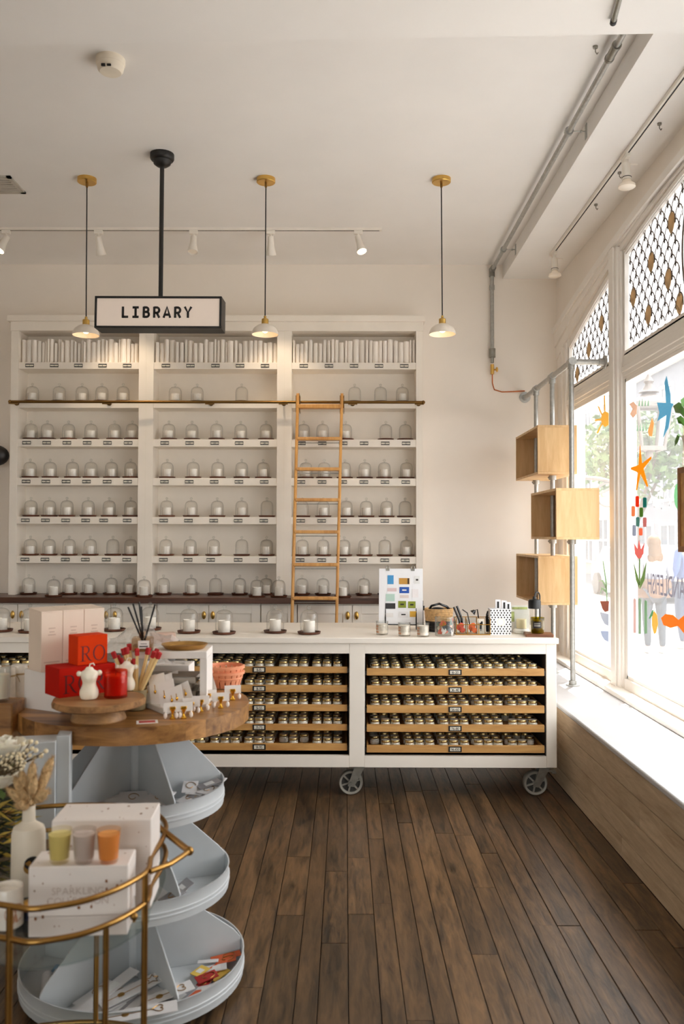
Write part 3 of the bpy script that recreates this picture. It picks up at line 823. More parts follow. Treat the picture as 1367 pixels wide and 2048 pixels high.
# casters
for px in (-110, 330, 701, 1068):
    cx = XD(px, 1560, YD0 + .1); R = .0745; cyy = YD0 + .085
    t = part('caster', MB().box(cx - .01, cx + .09, cyy - .05, cyy + .06, zDb - .012, zDb), 'steel', isl, bevel=.002)
    m = MB(); tx = cx + .045
    for s in (-1, 1):
        vs = [(cx - .02, cyy + s * .03, R - .018), (cx + .02, cyy + s * .03, R - .022), (tx + .042, cyy + s * .03, zDb - .012), (tx - .022, cyy + s * .03, zDb - .012)]
        vs2 = [(p[0], p[1] + s * .005, p[2]) for p in vs]
        m.add(vs + vs2, [(0, 1, 2, 3), (7, 6, 5, 4), (0, 4, 5, 1), (1, 5, 6, 2), (2, 6, 7, 3), (3, 7, 4, 0)])
    m.cyl((cx, cyy - .042, R), (cx, cyy + .042, R), .009, n=8)
    part('fork', m, 'steel', t)
    wm = MB(); MR = Matrix.Translation((cx, cyy, R)) @ Matrix.Rotation(PI / 2, 4, 'X')
    wm.lathe([(.058, -.022), (.070, -.024), (.0745, -.018), (.0745, .018), (.070, .024), (.058, .022), (.058, -.022)], 28, MR, False, False)
    wm.mat(1).lathe([(.058, -.006), (.058, .006)], 28, MR); wm.mat(0)
    wm.lathe([(.018, -.026), (.018, .026)], 14, MR)
    for q in range(6):
        an = q * PI / 3 + .3
        wm.box(.014, .06, -.005, .005, -.016, .016, MR @ Matrix.Rotation(an, 4, 'Z'))
    part('wheel', wm, ['rubber', 'wheel_web'], t)
    if px > 1000:
        part('brake_pedal', MB().box(cx + .07, cx + .125, cyy - .02, cyy + .03, zDb - .045, zDb - .03).box(cx + .075, cx + .085, cyy - .01, cyy + .01, zDb - .035, zDb - .01).box(cx + .1, cx + .13, cyy - .02, cyy + .03, zDb - .055, zDb - .043), 'steel', t, bevel=.003)

# ------------------------------------------------------------------ things on the worktop
dk = [(2, 1265), (60, 1267), (228, 1264), (300, 1262), (377.5, 1268), (447.8, 1270), (550, 1267.5), (617.7, 1270)]
for i, (px, py) in enumerate(dk):
    p = WZ(px, py - 2, zD)
    p.y = min(max(p.y, YD0 + .085), YD1 - .09)
    q = W(px, py, p.y)
    cloche((q.x, p.y, zD), '%s from left on the island worktop' % nth(i), 'cloches on the island worktop', True, i * 1.1, 1.03)

# three small glass candles at front
pm('speckled_wax', (240, 228, 214), .35, var=.12, scale=70)
pm('candle_print', (196, 150, 120), .6, var=.2, scale=60)
for i, px in enumerate((763.5, 808, 845.5)):
    p = WZ(px, (1271, 1274, 1275)[i] - 2, zD)
    t = thing('votive_candle', '%s of three small printed glass candles in front of the matchbox print' % ['leftmost', 'middle', 'rightmost'][i], 'candle', (p.x, max(p.y, YD0 + .045), zD), i, 'small glass candles on the island')
    part('glass', MB().lathe([(.034, .0), (.0375, .003), (.039, .085), (.037, .085), (.035, .008)], 20, cap1=False), 'clear_glass', t)
    part('wax', MB().lathe([(.033, .0085), (.0352, .01), (.0362, .068), (.001, .066)], 20), 'speckled_wax', t)
    m = MB()
    for q in range(9):
        an = -1.9 + q * .07; zz = .025 + .02 * math.sin(q * 2.1) + .006
        m.box(-.004, .004, .0372, .0385, zz, zz + .012, Matrix.Rotation(an + PI - i + .6, 4, 'Z'))
    part('print', m, 'candle_print', t)

# print of matchboxes on an easel
YE = 5.72
pm('print_white', (236, 236, 238), .6, var=.01)
c0 = W(755, 1246, YE); c1 = W(838, 1249, YE); zbt = W(800, 1250, YE).z
wE = W(845, 1200, YE).x - W(757, 1200, YE).x; hE = W(800, 1158, YE).z - W(800, 1262, YE).z
ea = thing('matchbox_print', 'white print of coloured matchboxes leaning on a thin black easel', 'print', (W(801, 1250, YE).x, YE, zD), math.radians(-4))
tilt = Matrix.Rotation(math.radians(-9), 4, 'X')
hw = wE / 2
base = .03
def pmx(x, z, y=0): return tilt @ Vector((x, y, z))
part('board', MB().box(-hw, hw, 0, .006, base, base + hE + .03, tilt), 'print_white', ea, bevel=.001)
boxes = [(-.235, .80, .14, .16, (70, 150, 205)), (.08, .775, .24, .11, (190, 140, 60)), (.37, .80, .12, .14, (226, 226, 224)),
         (-.2, .62, .21, .06, (214, 190, 190)), (.08, .615, .22, .11, (34, 84, 170)), (.33, .56, .14, .15, (232, 226, 226)),
         (-.24, .48, .2, .13, (180, 208, 196)), (.08, .50, .2, .05, (220, 206, 200)), (-.24, .33, .23, .10, (44, 42, 44)),
         (.03, .36, .18, .12, (128, 140, 36)), (.25, .355, .17, .12, (136, 146, 40)), (-.27, .17, .2, .07, (226, 222, 220)), (.06, .18, .22, .1, (228, 226, 226)), (.28, .19, .15, .1, (222, 172, 60))]
for j, (u, v, w, h, c) in enumerate(boxes):
    nm = 'mbox_%d' % j; pm(nm, c, .6, var=.04)
    cx, cz = u * wE, base + v * (hE + .03); ww, hh = w * wE / 2, h * (hE + .03) / 2
    m = MB().box(cx - ww, cx + ww, -.002, 0, cz - hh, cz + hh, tilt)
    if j in (1, 2, 8, 9, 10, 4, 12):
        m.mat(1).box(cx + ww * .62, cx + ww * .9, -.003, -.002, cz - hh * .95, cz + hh * .95, tilt) if j in (1, 8) else m.mat(1).box(cx - ww * .45, cx + ww * .45, -.003, -.002, cz - hh * .22, cz + hh * .22, tilt)
    pm('mb_mark', (40, 34, 30), .6); pm('mb_markw', (232, 232, 230), .6)
    part('printed_matchbox', m, [nm, 'mb_markw' if j == 4 else 'mb_mark'], ea, smooth=False)
for x in (-hw * .6, hw * .55):
    part('clip', MB().tube([pmx(x + .012 * math.cos(q), base + hE + .035 + .014 * math.sin(q), 0) for q in [2 * PI * k / 12 for k in range(12)]], .0025, 6, True).box(x - .012, x + .012, -.004, .01, base + hE + .015, base + hE + .03, tilt), 'steel', ea)
part('easel', MB().tube([(-hw * .7, -.03, .004), (-hw * .7, .0, .03), pmx(-hw * .7, base + .2, .01)], .004, 6).tube([(hw * .7, -.03, .004), (hw * .7, 0, .03), pmx(hw * .7, base + .2, .01)], .004, 6)
     .tube([(0, .13, .003), pmx(0, base + .22, .012)], .004, 6).tube([(-hw * .7, 0, .03), (hw * .7, 0, .03)], .004, 6).tube([pmx(-hw * .7, base + .2, .01), pmx(hw * .7, base + .2, .01)], .004, 6)
     .cyl((hw * 1.02, .04, .003), (hw * 1.0, .035, .19), .003, n=6).box(hw * 1.0 - .008, hw * 1.0 + .012, .03, .045, .125, .155), 'black', ea)

# woven basket
def DZ(px, Y): return W(px, 1260, Y).x
pm('straw', (196, 158, 108), .8, var=.25, scale=60, bump=.3)
pm('black_weave', (34, 30, 28), .8, var=.2, scale=60, bump=.3)
Yk = 5.62
bs = thing('woven_basket', 'round straw basket with a black base holding black eyewear-like tools', 'basket', (DZ(877, Yk), Yk, zD))
bs['label'] = 'round straw basket with a black lower half beside the matchbox print'
rings = MB(); rb2 = MB()
for k in range(13):
    zz = .006 + k * .0115; r = .078 + .012 * k / 12
    (rb2 if k < 6 else rings).tube([(r * math.cos(q) * (1 + .01 * math.sin(14 * q + k * PI)), r * math.sin(q), zz) for q in [2 * PI * j / 40 for j in range(40)]], .0066, 6, True)
part('straw_wall', rings, 'straw', bs); part('black_wall', rb2.lathe([(.076, .002), (.076, .01)], 24), 'black_weave', bs)
ym = thing('black_gadget', 'glossy black rounded gadgets heaped in the straw basket', 'gadget', (DZ(877, Yk), Yk, zD + .012))
part('shell', MB().ball((-.01, 0, .11), .06, 16, 8, (1.05, .8, .62)), 'black_gloss', ym)
part('strap', MB().tube([(-.07, 0, .12), (-.05, -.02, .155), (0, -.03, .17), (.05, -.02, .15), (.075, 0, .125)], .008, 8), 'black_gloss', ym)
part('inner_shell', MB().ball((.04, -.01, .105), .045, 14, 8, (1, .9, .6)), 'black_gloss', ym)

# big glass jar with painted stickers
Yj = 5.36
gj = thing('sticker_jar', 'clear glass jar of painted stickers in front of the straw basket', 'jar', (DZ(889, Yj), Yj, zD))
part('glass', MB().lathe([(.056, 0), (.062, .004), (.063, .115), (.060, .12), (.0605, .115), (.0595, .012), (.055, .010)], 26, cap1=False), 'clear_glass', gj)
cols = [(222, 92, 52), (240, 176, 150), (46, 44, 42), (226, 214, 190), (80, 110, 96), (214, 150, 60), (236, 230, 226), (232, 120, 96)]
rs = random.Random(4)
for k in range(16):
    pm('stick_%d' % (k % 8), cols[k % 8], .5)
    an = -PI / 2 + rs.uniform(-1.3, 1.3); zz = .02 + .085 * rs.random(); r = .052 - .012 * (k % 2)
    s = .016 + .008 * rs.random()
    po = [(s * math.cos(q) * (1 + .3 * math.sin(3 * q)), s * .8 * math.sin(q)) for q in [2 * PI * j / 12 for j in range(12)]]
    mx = Matrix.Translation((r * math.cos(an), r * math.sin(an), zz)) @ Matrix.Rotation(an + PI / 2, 4, 'Z') @ Matrix.Rotation(PI / 2, 4, 'X') @ Matrix.Rotation(rs.uniform(0, 6), 4, 'Z')
    st = part('sticker', MB().prism(po, 0, .001, mx), 'stick_%d' % (k % 8), None, smooth=False)
    st.location = gj.location
    tag(st, 'small %s painted sticker inside the clear sticker jar, %s in it' % (['red', 'pink', 'black', 'cream', 'grey-green', 'ochre', 'white', 'coral'][k % 8], 'first' if k < 8 else 'second'), 'sticker', 'stickers in the glass jar')

# gold-edged glass organiser with wick tools
Yo = 5.45
xa, xb_ = DZ(910, Yo), DZ(977, Yo)
og = thing('glass_organiser', 'low gold-edged glass organiser with three compartments', 'organiser', ((xa + xb_) / 2, Yo, zD)); hw = (xb_ - xa) / 2; dp = .05; hh = .105
e = MB()
for x in (-hw, -hw * .33, hw * .33, hw):
    for y in (-dp, dp): e.cyl((x, y, .003), (x, y, hh if y > 0 or abs(x) == hw else hh * .62), .0022, n=6)
for z in (.003, hh):
    e.cyl((-hw, dp, z), (hw, dp, z), .0022, n=6)
e.cyl((-hw, -dp, .003), (hw, -dp, .003), .0022, n=6).cyl((-hw, -dp, hh * .62), (hw, -dp, hh * .62), .0022, n=6)
for x in (-hw, -hw * .33, hw * .33, hw):
    e.cyl((x, -dp, .003), (x, dp, .003), .0022, n=6).cyl((x, -dp, hh if abs(x) == hw else hh * .62), (x, dp, hh), .0022, n=6)
part('edging', e, 'gold_bright', og); part('base', MB().box(-hw, hw, -dp, dp, 0, .004), 'gold', og)
g = MB().box(-hw, hw, -dp, -dp + .001, .004, hh * .6).box(-hw, hw, dp - .001, dp, .004, hh)
for x in (-hw, -hw * .33, hw * .33, hw): g.box(x - .0005, x + .0005, -dp, dp, .004, hh * .9)
part('panes', g, 'clear_glass', og)
for k, (x, c) in enumerate(((-.72, (206, 84, 60)), (-.02, (222, 104, 44)))):
    pm('och_%d' % k, c, .5, var=.3, scale=60)
    m = MB()
    for j in range(5):
        q = j * 1.3; m.lathe([(.001, 0), (.017, .0), (.017, .003), (.011, .004)], 12, Matrix.Translation((math.cos(q) * .011, -dp + .012 + j * .004, .03 + .007 * j)) @ Matrix.Rotation(PI / 2 + .2 * math.sin(q), 4, 'X'))
    o = part('trinket', m, 'och_%d' % k, None); o.location = (og.location.x + x * hw, Yo, zD); tag(o, ['round red and blue trinkets in the left cell of the gold-edged organiser', 'round orange trinkets in the middle cell of the gold-edged organiser'][k], 'trinket')
pm('birdcard', (226, 218, 204), .7, var=.05)
m = MB().box(-.026, .026, 0, .002, 0, .1); m.mat(1).box(-.008, .006, -.0008, 0, .03, .07).box(.0, .012, -.0008, 0, .055, .078).box(-.004, -.001, -.0008, 0, .018, .03).box(.002, .005, -.0008, 0, .018, .03)
m.mat(2).box(-.026, .026, -.0004, 0, .096, .1).box(-.026, -.023, -.0004, 0, 0, .1).box(.023, .026, -.0004, 0, 0, .1)
solo('small_card', m, ['birdcard', 'ink', 'gold'], 'small cream card with a dark bird in the right cell of the organiser', 'card', (DZ(961, Yo - .03), Yo - .03, zD + .006))
def tool(name, label, pts, r, extra=None):
    m = MB(); 
    for a in pts: m.tube(a, r, 8)
    if extra: extra(m)
    return solo(name, m, 'black_gloss', label, 'wick tool', (0, 0, 0), 0, 'black wick tools on the island')
def pw(px, py, Y=Yo + .01): return W(px, py, Y)
b0 = pw(921, 1268); b0.z = zD + .012
tool('wick_trimmer', 'thick black wick trimmer leaning in the organiser beside the straw basket', [[b0, pw(918, 1240), pw(907, 1214)], [b0 + Vector((.012, .01, 0)), pw(923, 1238), pw(913, 1212)]], .0075)
b1 = pw(941, 1268); b1.z = zD + .012
tool('wick_dipper', 'thin bent black wick dipper standing in the organiser', [[b1, pw(937, 1240), pw(934, 1226), pw(924, 1219)]], .0035)
b2 = pw(958, 1268, Yo + .03); b2.z = zD + .012
tool('candle_snuffer', 'black candle snuffer with a small bell standing in the organiser', [[b2, pw(957, 1240, Yo + .03), pw(954, 1219, Yo + .03), pw(946, 1222, Yo + .03)]], .004,
     lambda m: m.cyl(pw(949, 1221, Yo + .03), pw(944, 1226, Yo + .03), .009, .02, 12))
b3 = pw(973, 1268, Yo + .03); b3.z = zD + .012
tool('wick_scissors', 'black wick scissors upright beside the patterned box', [[b3, pw(972, 1235, Yo + .03), pw(975, 1222, Yo + .03)], [b3 + Vector((.006, .0, 0)), pw(974, 1238, Yo + .03), pw(978, 1220, Yo + .03)]], .0055,
     lambda m: m.ball(pw(975.5, 1230, Yo + .03), .014, 10, 6, (1, .5, 1.6)))

# patterned box with cards
Yp = 5.4
xa, xb_ = DZ(980, Yp), DZ(1022, Yp); hw = (xb_ - xa) / 2; hh = W(1000, 1218, Yp).z - zD
pb_ = thing('patterned_box', 'upright white box printed with small dark dots', 'box', ((xa + xb_) / 2, Yp, zD))
part('carton', MB().box(-hw, hw, 0, .085, 0, .003).box(-hw, hw, 0, .003, .003, hh).box(-hw, hw, .082, .085, .003, hh).box(-hw, -hw + .003, .003, .082, .003, hh).box(hw - .003, hw, .003, .082, .003, hh), 'print_white', pb_)
m = MB(); nx = 7
for j in range(11):
    for i in range(nx):
        x = -hw + .008 + i * (2 * hw - .016) / (nx - 1) + (.0035 if j % 2 else -.0035); z = .01 + j * (hh - .02) / 10
        if abs(x) < .026 and abs(z - hh / 2) < .026: continue
        if abs(x) > hw - .004: continue
        m.prism([(x - .0056, z), (x, z - .0062), (x + .0056, z), (x, z + .0062)], 0, .0006, Matrix(((1, 0, 0, 0), (0, 0, -1, 0), (0, 1, 0, 0), (0, 0, 0, 1))))
part('dots', m, 'ink', pb_, smooth=False)
m = MB().ribbon([(.022 * math.cos(q), hh / 2 + .022 * math.sin(q)) for q in [2 * PI * k / 20 for k in range(20)]], .004, 0, .0008, Matrix(((1, 0, 0, 0), (0, 0, -1, 0), (0, 1, 0, 0), (0, 0, 0, 1))), True)
part('round_seal', m, 'label_paper', pb_, smooth=False)
for k, (px, top) in enumerate(((995, 1197), (1008, 1199), (1017, 1203))):
    zt = W(px, top, Yp + .04).z
    m = MB().box(-.017, .017, 0, .003, 0, zt - zD - .01); m.mat(1).box(-.006, .006, -.001, 0, (zt - zD) * .72, (zt - zD) * .9)
    solo('tall_card', m, ['print_white', 'ink'], '%s tall white card standing in the dotted box' % ['leftmost', 'middle', 'rightmost'][k], 'card', (DZ(px, Yp + .04), Yp + .03 + .012 * k, zD + .004), .1 * k - .1, 'cards in the dotted box')

# clear-bagged candle behind the lamp
Yb = 5.5
cb_ = thing('packaged_candle', 'pale candle in a clear printed pouch behind the patterned box', 'candle', (DZ(1042, Yb), Yb, zD))
pm('pale_wax', (226, 210, 168), .5); pm('pouch_print', (206, 204, 196), .6, var=.1); pm('pouch_green', (150, 160, 96), .6, var=.3, scale=40)
part('base', MB().lathe([(.04, 0), (.052, .006), (.054, .02), (.044, .032)], 20), 'wax_glass', cb_)
part('jar', MB().lathe([(.03, .033), (.032, .036), (.032, .09), (.03, .092)], 18), 'pale_wax', cb_)
part('pouch_back', MB().box(-.062, .062, .05, .052, 0, .175), 'pouch_print', cb_)
part('pouch_print', MB().box(-.06, -.035, .048, .05, .07, .135).box(-.05, .05, .048, .05, .15, .165), 'pouch_green', cb_)
part('pouch_front', MB().box(-.062, .062, -.062, -.061, 0, .16), 'clear_glass', cb_)

# candle warmer lamp
Yw = 5.36
wx = DZ(1076, Yw)
lm = thing('candle_warmer_lamp', 'black arched candle warmer lamp on a square wooden base', 'lamp', (wx, Yw, zD), math.radians(-6))
wood('walnut', (92, 52, 30), (140, 88, 54), .45, 'X', 8, .05)
part('wooden_base', MB().box(-.085, .085, -.07, .07, 0, .018), 'walnut', lm, bevel=.003)
zl = W(1070, 1217, Yw).z - zD; zt = W(1070, 1185, Yw).z - zD
xs_ = W(1068.5, 1200, Yw).x - wx; xp = W(1080, 1200, Yw).x - wx
part('stem', MB().tube([(xp, .03, .018), (xp, .03, zt - .03)] + [((xp + xs_) / 2 + (xp - xs_) / 2 * math.cos(q), .03 * (1 - k / 8), zt - .03 + .032 * math.sin(q)) for k, q in enumerate([PI * j / 8 for j in range(9)])] + [(xs_, 0, zt - .05)], .0042, 8), 'black', lm)
part('shade', MB().lathe([(.0395, zl), (.0395, zl + .045), (.034, zl + .055), (.012, zl + .06), (.01, zl + .075)], 22, Matrix.Translation((xs_, 0, 0)), cap0=False).lathe([(.038, zl + .044), (.038, zl)], 22, Matrix.Translation((xs_, 0, 0)), False, False), 'black', lm)
gc = thing('green_candle', 'yellow-green glass candle with a black label under the black lamp', 'candle', (W(1074, 1262, Yw).x, Yw - .005, zD + .0185), -.1)
thin_glass('green_glass', (206, 196, 60), .2, 0, .02, .6)
pm('green_wax', (176, 156, 40), .4, var=.15, scale=40)
part('glass', MB().lathe([(.036, 0), (.0395, .004), (.043, .098), (.0415, .098), (.038, .008)], 22, cap1=False), 'green_glass', gc)
part('wax', MB().lathe([(.035, .006), (.0365, .01), (.0405, .08), (.001, .079)], 22), 'green_wax', gc)
m = MB()
for k in range(8):
    a0 = -PI / 2 - .75 + k * 1.2 / 8; a1 = a0 + 1.2 / 8; r = .0428
    m.add([(r * math.cos(a0), r * math.sin(a0), .035), (r * math.cos(a1), r * math.sin(a1), .035), (r * math.cos(a1), r * math.sin(a1), .073), (r * math.cos(a0), r * math.sin(a0), .073)], [(0, 1, 2, 3)])
m.mat(1)
for zz in (.045, .052, .062):
    for k in range(6):
        a0 = -PI / 2 - .6 + k * .9 / 6; a1 = a0 + .1; r = .0431
        m.add([(r * math.cos(a0), r * math.sin(a0), zz), (r * math.cos(a1), r * math.sin(a1), zz), (r * math.cos(a1), r * math.sin(a1), zz + .003), (r * math.cos(a0), r * math.sin(a0), zz + .003)], [(0, 1, 2, 3)])
part('label', m, ['black', 'label_paper'], gc)
# ================================================================== CEILING FIXTURES, SIGN, PIPES
def spot(parent, loc, direc, power, col=(1, .8, .58), size=1.0, blend=.6):
    l = bpy.data.lights.new('bulb_light', 'SPOT'); l.energy = power; l.color = col; l.spot_size = size; l.spot_blend = blend; l.shadow_soft_size = .03
    o = bpy.data.objects.new('bulb_light', l); link(o, parent); o.location = loc
    o.rotation_mode = 'QUATERNION'; o.rotation_quaternion = Vector(direc).to_track_quat('-Z', 'Y')
pm('bulb_on', (255, 226, 180), .4, emit=9.0)
pm('bulb_dim', (250, 238, 220), .4, var=.02)
# ceiling track over the bookcase
YT = 6.86
xt1 = W(763, 457, YT).x
tk = thing('ceiling_track', 'long white lighting track on the ceiling in front of the bookcase', 'track', (0, YT, ZC))
part('rail', MB().box(-4.3, xt1, -.017, .017, -.022, 0), 'white_metal', tk, bevel=.002)
part('slot', MB().box(-4.3, xt1 - .02, -.004, .004, -.0235, -.022), 'ink', tk)
def track_head(px, direc, on, label, Y=YT, z=ZC - .022, group='track spotlights over the bookcase', x=None):
    x = W(px, 470, Y).x if x is None else x
    t = thing('track_spotlight', label, 'spotlight', (x, Y, z), 0, group)
    part('adapter', MB().box(-.035, .035, -.015, .015, -.03, 0), 'white_metal', t, bevel=.004)
    part('stem', MB().cyl((0, 0, -.03), (0, 0, -.07), .009), 'white_metal', t)
    d = Vector(direc).normalized(); mx = Matrix.Translation((0, 0, -.065)) @ Vector((0, 0, 1)).rotation_difference(d).to_matrix().to_4x4()
    part('head', MB().lathe([(.02, -.02), (.024, -.018), (.028, .06), (.042, .125), (.042, .13), (.038, .13), (.036, .118)], 20, mx, cap1=False), 'white_metal', t)
    part('lens', MB().lathe([(.036, .118), (.036, .121)], 18, mx), 'bulb_on' if on else 'bulb_dim', t)
    if on: spot(t, mx @ Vector((0, 0, .15)), d, on)
track_head(12, (-.28, -.35, -.9), 5, 'lit white track spotlight at the far left end of the ceiling track')
track_head(197, (.05, .42, -.9), 18, 'white track spotlight pointing at the wall above the first pendant')
track_head(387, (.0, -.28, -.95), 0, 'unlit white track spotlight next to the black sign pole')
track_head(541, (.0, .42, -.95), 18, 'white track spotlight directly behind the middle pendant cord')
track_head(716, (.22, -.3, -.9), 5, 'lit white track spotlight nearest the right end of the track')
# side track by the windows
Xq = 1.73
t2 = thing('window_track', 'white lighting track on the lowered ceiling beside the windows', 'track', (Xq, 0, ZS))
part('rail', MB().box(-.017, .017, 2.5, 7.1, -.024, 0), 'white_metal', t2, bevel=.002)
part('slot', MB().box(-.004, .004, 2.5, 7.08, -.0255, -.024), 'ink', t2)
for y, l in ((7.0, 'far lamp-style white spotlight on the window track near the corner'), (5.2, 'near lamp-style white spotlight on the window track')):
    t = thing('window_spotlight', l, 'spotlight', (Xq, y, ZS - .024), 0, 'spotlights on the window track')
    part('adapter', MB().box(-.015, .015, -.05, .05, -.025, 0), 'white_metal', t, bevel=.004)
    part('bracket', MB().box(-.012, .012, -.012, .012, -.06, -.025), 'white_metal', t)
    part('holder', MB().cyl((0, 0, -.05), (.0, -.01, -.155), .026, .028, 16), 'white_metal', t)
    part('ring', MB().cyl((0, -.0082, -.138), (0, -.0086, -.142), .0295, n=16), 'ink', t)
    part('bulb', MB().lathe([(.024, 0), (.03, .015), (.05, .03), (.052, .045), (.046, .05), (.001, .052)], 20, Matrix.Translation((0, -.012, -.155)) @ Matrix.Rotation(PI, 4, 'X')), 'bulb_dim', t)
    part('knob', MB().cyl((.012, 0, -.05), (.07, 0, -.055), .005, n=8), 'white_metal', t)

# pendants
pm('shade_marble', (236, 226, 212), .35, var=.07, scale=9)
pm('pendant_bulb', (255, 214, 160), .3, emit=5.0)
for i, (px, pys, pc) in enumerate(((172.5, 671, 174), (530, 669.5, 531.5), (884, 669, 882))):
    Yp_ = 5.9
    t = thing('pendant_lamp', 'pale dome pendant lamp with brass cap, %s of three over the island' % ['leftmost', 'middle', 'rightmost'][i], 'pendant lamp', (W(pc, 352, Yp_).x, Yp_, ZC), 0, 'pendants over the island')
    zs = W(px, pys, Yp_).z - ZC; dx = W(px, 600, Yp_).x - W(pc, 352, Yp_).x
    part('canopy', MB().lathe([(.066, 0), (.066, -.026), (.062, -.03), (.001, -.03)], 24, cap1=True), 'brass', t)
    part('cord_grip', MB().lathe([(.008, -.028), (.008, -.06), (.005, -.065)], 10), 'brass_dark', t)
    part('cord', MB().tube([(0, 0, -.05), (dx * .5, 0, zs * .5), (dx, 0, zs + .13)], .0042, 8), 'black', t)
    T = Matrix.Translation((dx, 0, zs))
    part('socket_cap', MB().lathe([(.024, .07), (.024, .108), (.02, .112), (.009, .114), (.009, .13), (.004, .134)], 18, T), 'brass', t)
    part('shade', MB().lathe([(.094, 0), (.091, .018), (.078, .045), (.054, .064), (.028, .074), (.024, .074), (.05, .06), (.074, .041), (.087, .016), (.09, .001), (.094, 0)], 30, T, False, False), 'shade_marble', t)
    part('bulb', MB().ball((dx, 0, zs + .036), .024, 14, 8), 'pendant_bulb', t)

# hanging sign
YSg = 5.45
a0 = W(188, 590, YSg); a1 = W(443, 654, YSg)
sw = a1.x - a0.x; sh = W(316, 592, YSg).z - W(316, 656, YSg).z; scx = (a0.x + a1.x) / 2; szc = (W(316, 592, YSg).z + W(316, 656, YSg).z) / 2
sg = thing('hanging_sign', 'black framed lightbox sign reading LIBRARY hanging from a black pole', 'sign', (scx, YSg, szc), math.radians(-1.6))
R_ = Matrix.Rotation(math.radians(.55), 4, 'Y')
w, h, dd = sw / 2, sh / 2, .15
m = MB(); ft = .014
m.box(-w, w, 0, dd, -h, -h + ft, R_).box(-w, w, 0, dd, h - ft, h, R_).box(-w, -w + ft, 0, dd, -h + ft, h - ft, R_).box(w - ft, w, 0, dd, -h + ft, h - ft, R_)
part('frame', m, 'black', sg, bevel=.002)
pm('sign_panel', (240, 224, 210), .5, var=.03, scale=3, emit=.07)
fp = part('panel', MB().box(-w + ft, w - ft, .006, dd - .006, -h + ft, h - ft, R_), 'sign_panel', sg, label='pale lit panel with black letters')
m = MB()
lh = .072
tx = [(242, 'L'), (262.5, 'I'), (285, 'B'), (307, 'R'), (331, 'A'), (353, 'R'), (375, 'Y')]
# letters are drawn as strokes of even weight
def stroke(m, pts, wd, x, z, s, closed=False, d=.0025):
    mx = R_ @ Matrix.Translation((x, .0062, z)) @ Matrix.Rotation(PI / 2, 4, 'X')
    m.ribbon([(p[0] * s, p[1] * s) for p in pts], wd * s, 0, d, mx, closed)
arc = lambda cx, cy, rx, ry, a, b, n=10: [(cx + rx * math.cos(math.radians(a + (b - a) * k / n)), cy + ry * math.sin(math.radians(a + (b - a) * k / n))) for k in range(n + 1)]
LET = {'L': [[(.1, 1.08), (.1, 0)], [(.02, .08), (.62, .08)]], 'I': [[(.32, 0), (.32, 1.08)], [(.02, .08), (.62, .08)], [(.02, 1.0), (.62, 1.0)]],
       'B': [[(.1, 0), (.1, 1.08)], [(.1, 1.0), (.34, 1.0)] + arc(.34, .78, .2, .22, 90, -90) + [(.1, .56)], [(.1, .56), (.36, .56)] + arc(.36, .32, .24, .24, 90, -90) + [(.1, .08)]],
       'R': [[(.1, 0), (.1, 1.08)], [(.1, 1.0), (.34, 1.0)] + arc(.34, .74, .24, .26, 90, -90) + [(.1, .48)], [(.34, .48), (.6, 0)]],
       'A': [[(.0, 0), (.32, 1.06), (.64, 0)], [(.12, .3), (.52, .3)]], 'Y': [[(0, 1.08), (.32, .5), (.64, 1.08)], [(.32, .52), (.32, 0)]]}
ls = lh / 1.08
tot = 7; x0 = -w * .57; step = (w * 1.155) / 7
for k, (px, ch) in enumerate(tx):
    for st in LET[ch]: stroke(m, st, .22, x0 + k * step, -lh * .5, ls)
part('lettering', m, 'ink', fp, smooth=False)
zpole = h; cpx = W(323, 300, YSg + .06).x - scx
part('pole', MB().cyl((cpx - .003, .07, h - .004), (cpx, .07, ZC - szc - .03), .0145, n=14), 'black', sg)
part('ceiling_mount', MB().lathe([(.078, 0), (.078, -.03), (.072, -.04), (.06, -.045), (.055, -.065), (.035, -.08), (.018, -.084)], 24, Matrix.Translation((cpx, .07, ZC - szc))), 'black', sg)

# smoke detector, ceiling vent
p = WZ(221, 118, ZC)
sd = thing('smoke_detector', 'round cream smoke detector on the ceiling', 'smoke detector', (p.x, p.y, ZC))
pm('cream_plastic', (232, 222, 204), .5)
part('base', MB().lathe([(.075, 0), (.075, -.03), (.072, -.034)], 26), 'cream_plastic', sd)
part('dome', MB().lathe([(.071, -.034), (.066, -.06), (.055, -.072), (.001, -.076)], 26), 'cream_plastic', sd)
part('slots', MB().box(-.03, -.01, -.068, -.058, -.072, -.06).box(.0, .02, -.068, -.06, -.071, -.062), 'ink', sd)
pa, pb2 = WZ(52, 385, ZC), WZ(17, 351, ZC)
vt = thing('ceiling_vent', 'grey louvred ceiling vent at the left edge', 'vent', (pa.x - .25, (pa.y + pb2.y) / 2, ZC))
pm('vent_grey', (190, 184, 172), .6)
vd = abs(pb2.y - pa.y) / 2
part('frame', MB().box(-.3, .25, -vd, -vd + .03, -.012, 0).box(-.3, .25, vd - .03, vd, -.012, 0).box(.22, .25, -vd, vd, -.012, 0).box(-.3, -.27, -vd, vd, -.012, 0), 'vent_grey', vt)
for k in range(7):
    y = -vd + .04 + k * (2 * vd - .08) / 6
    part('slat', MB().box(-.27, .22, y - .012, y + .012, -.010, -.006, ), 'vent_grey', vt)

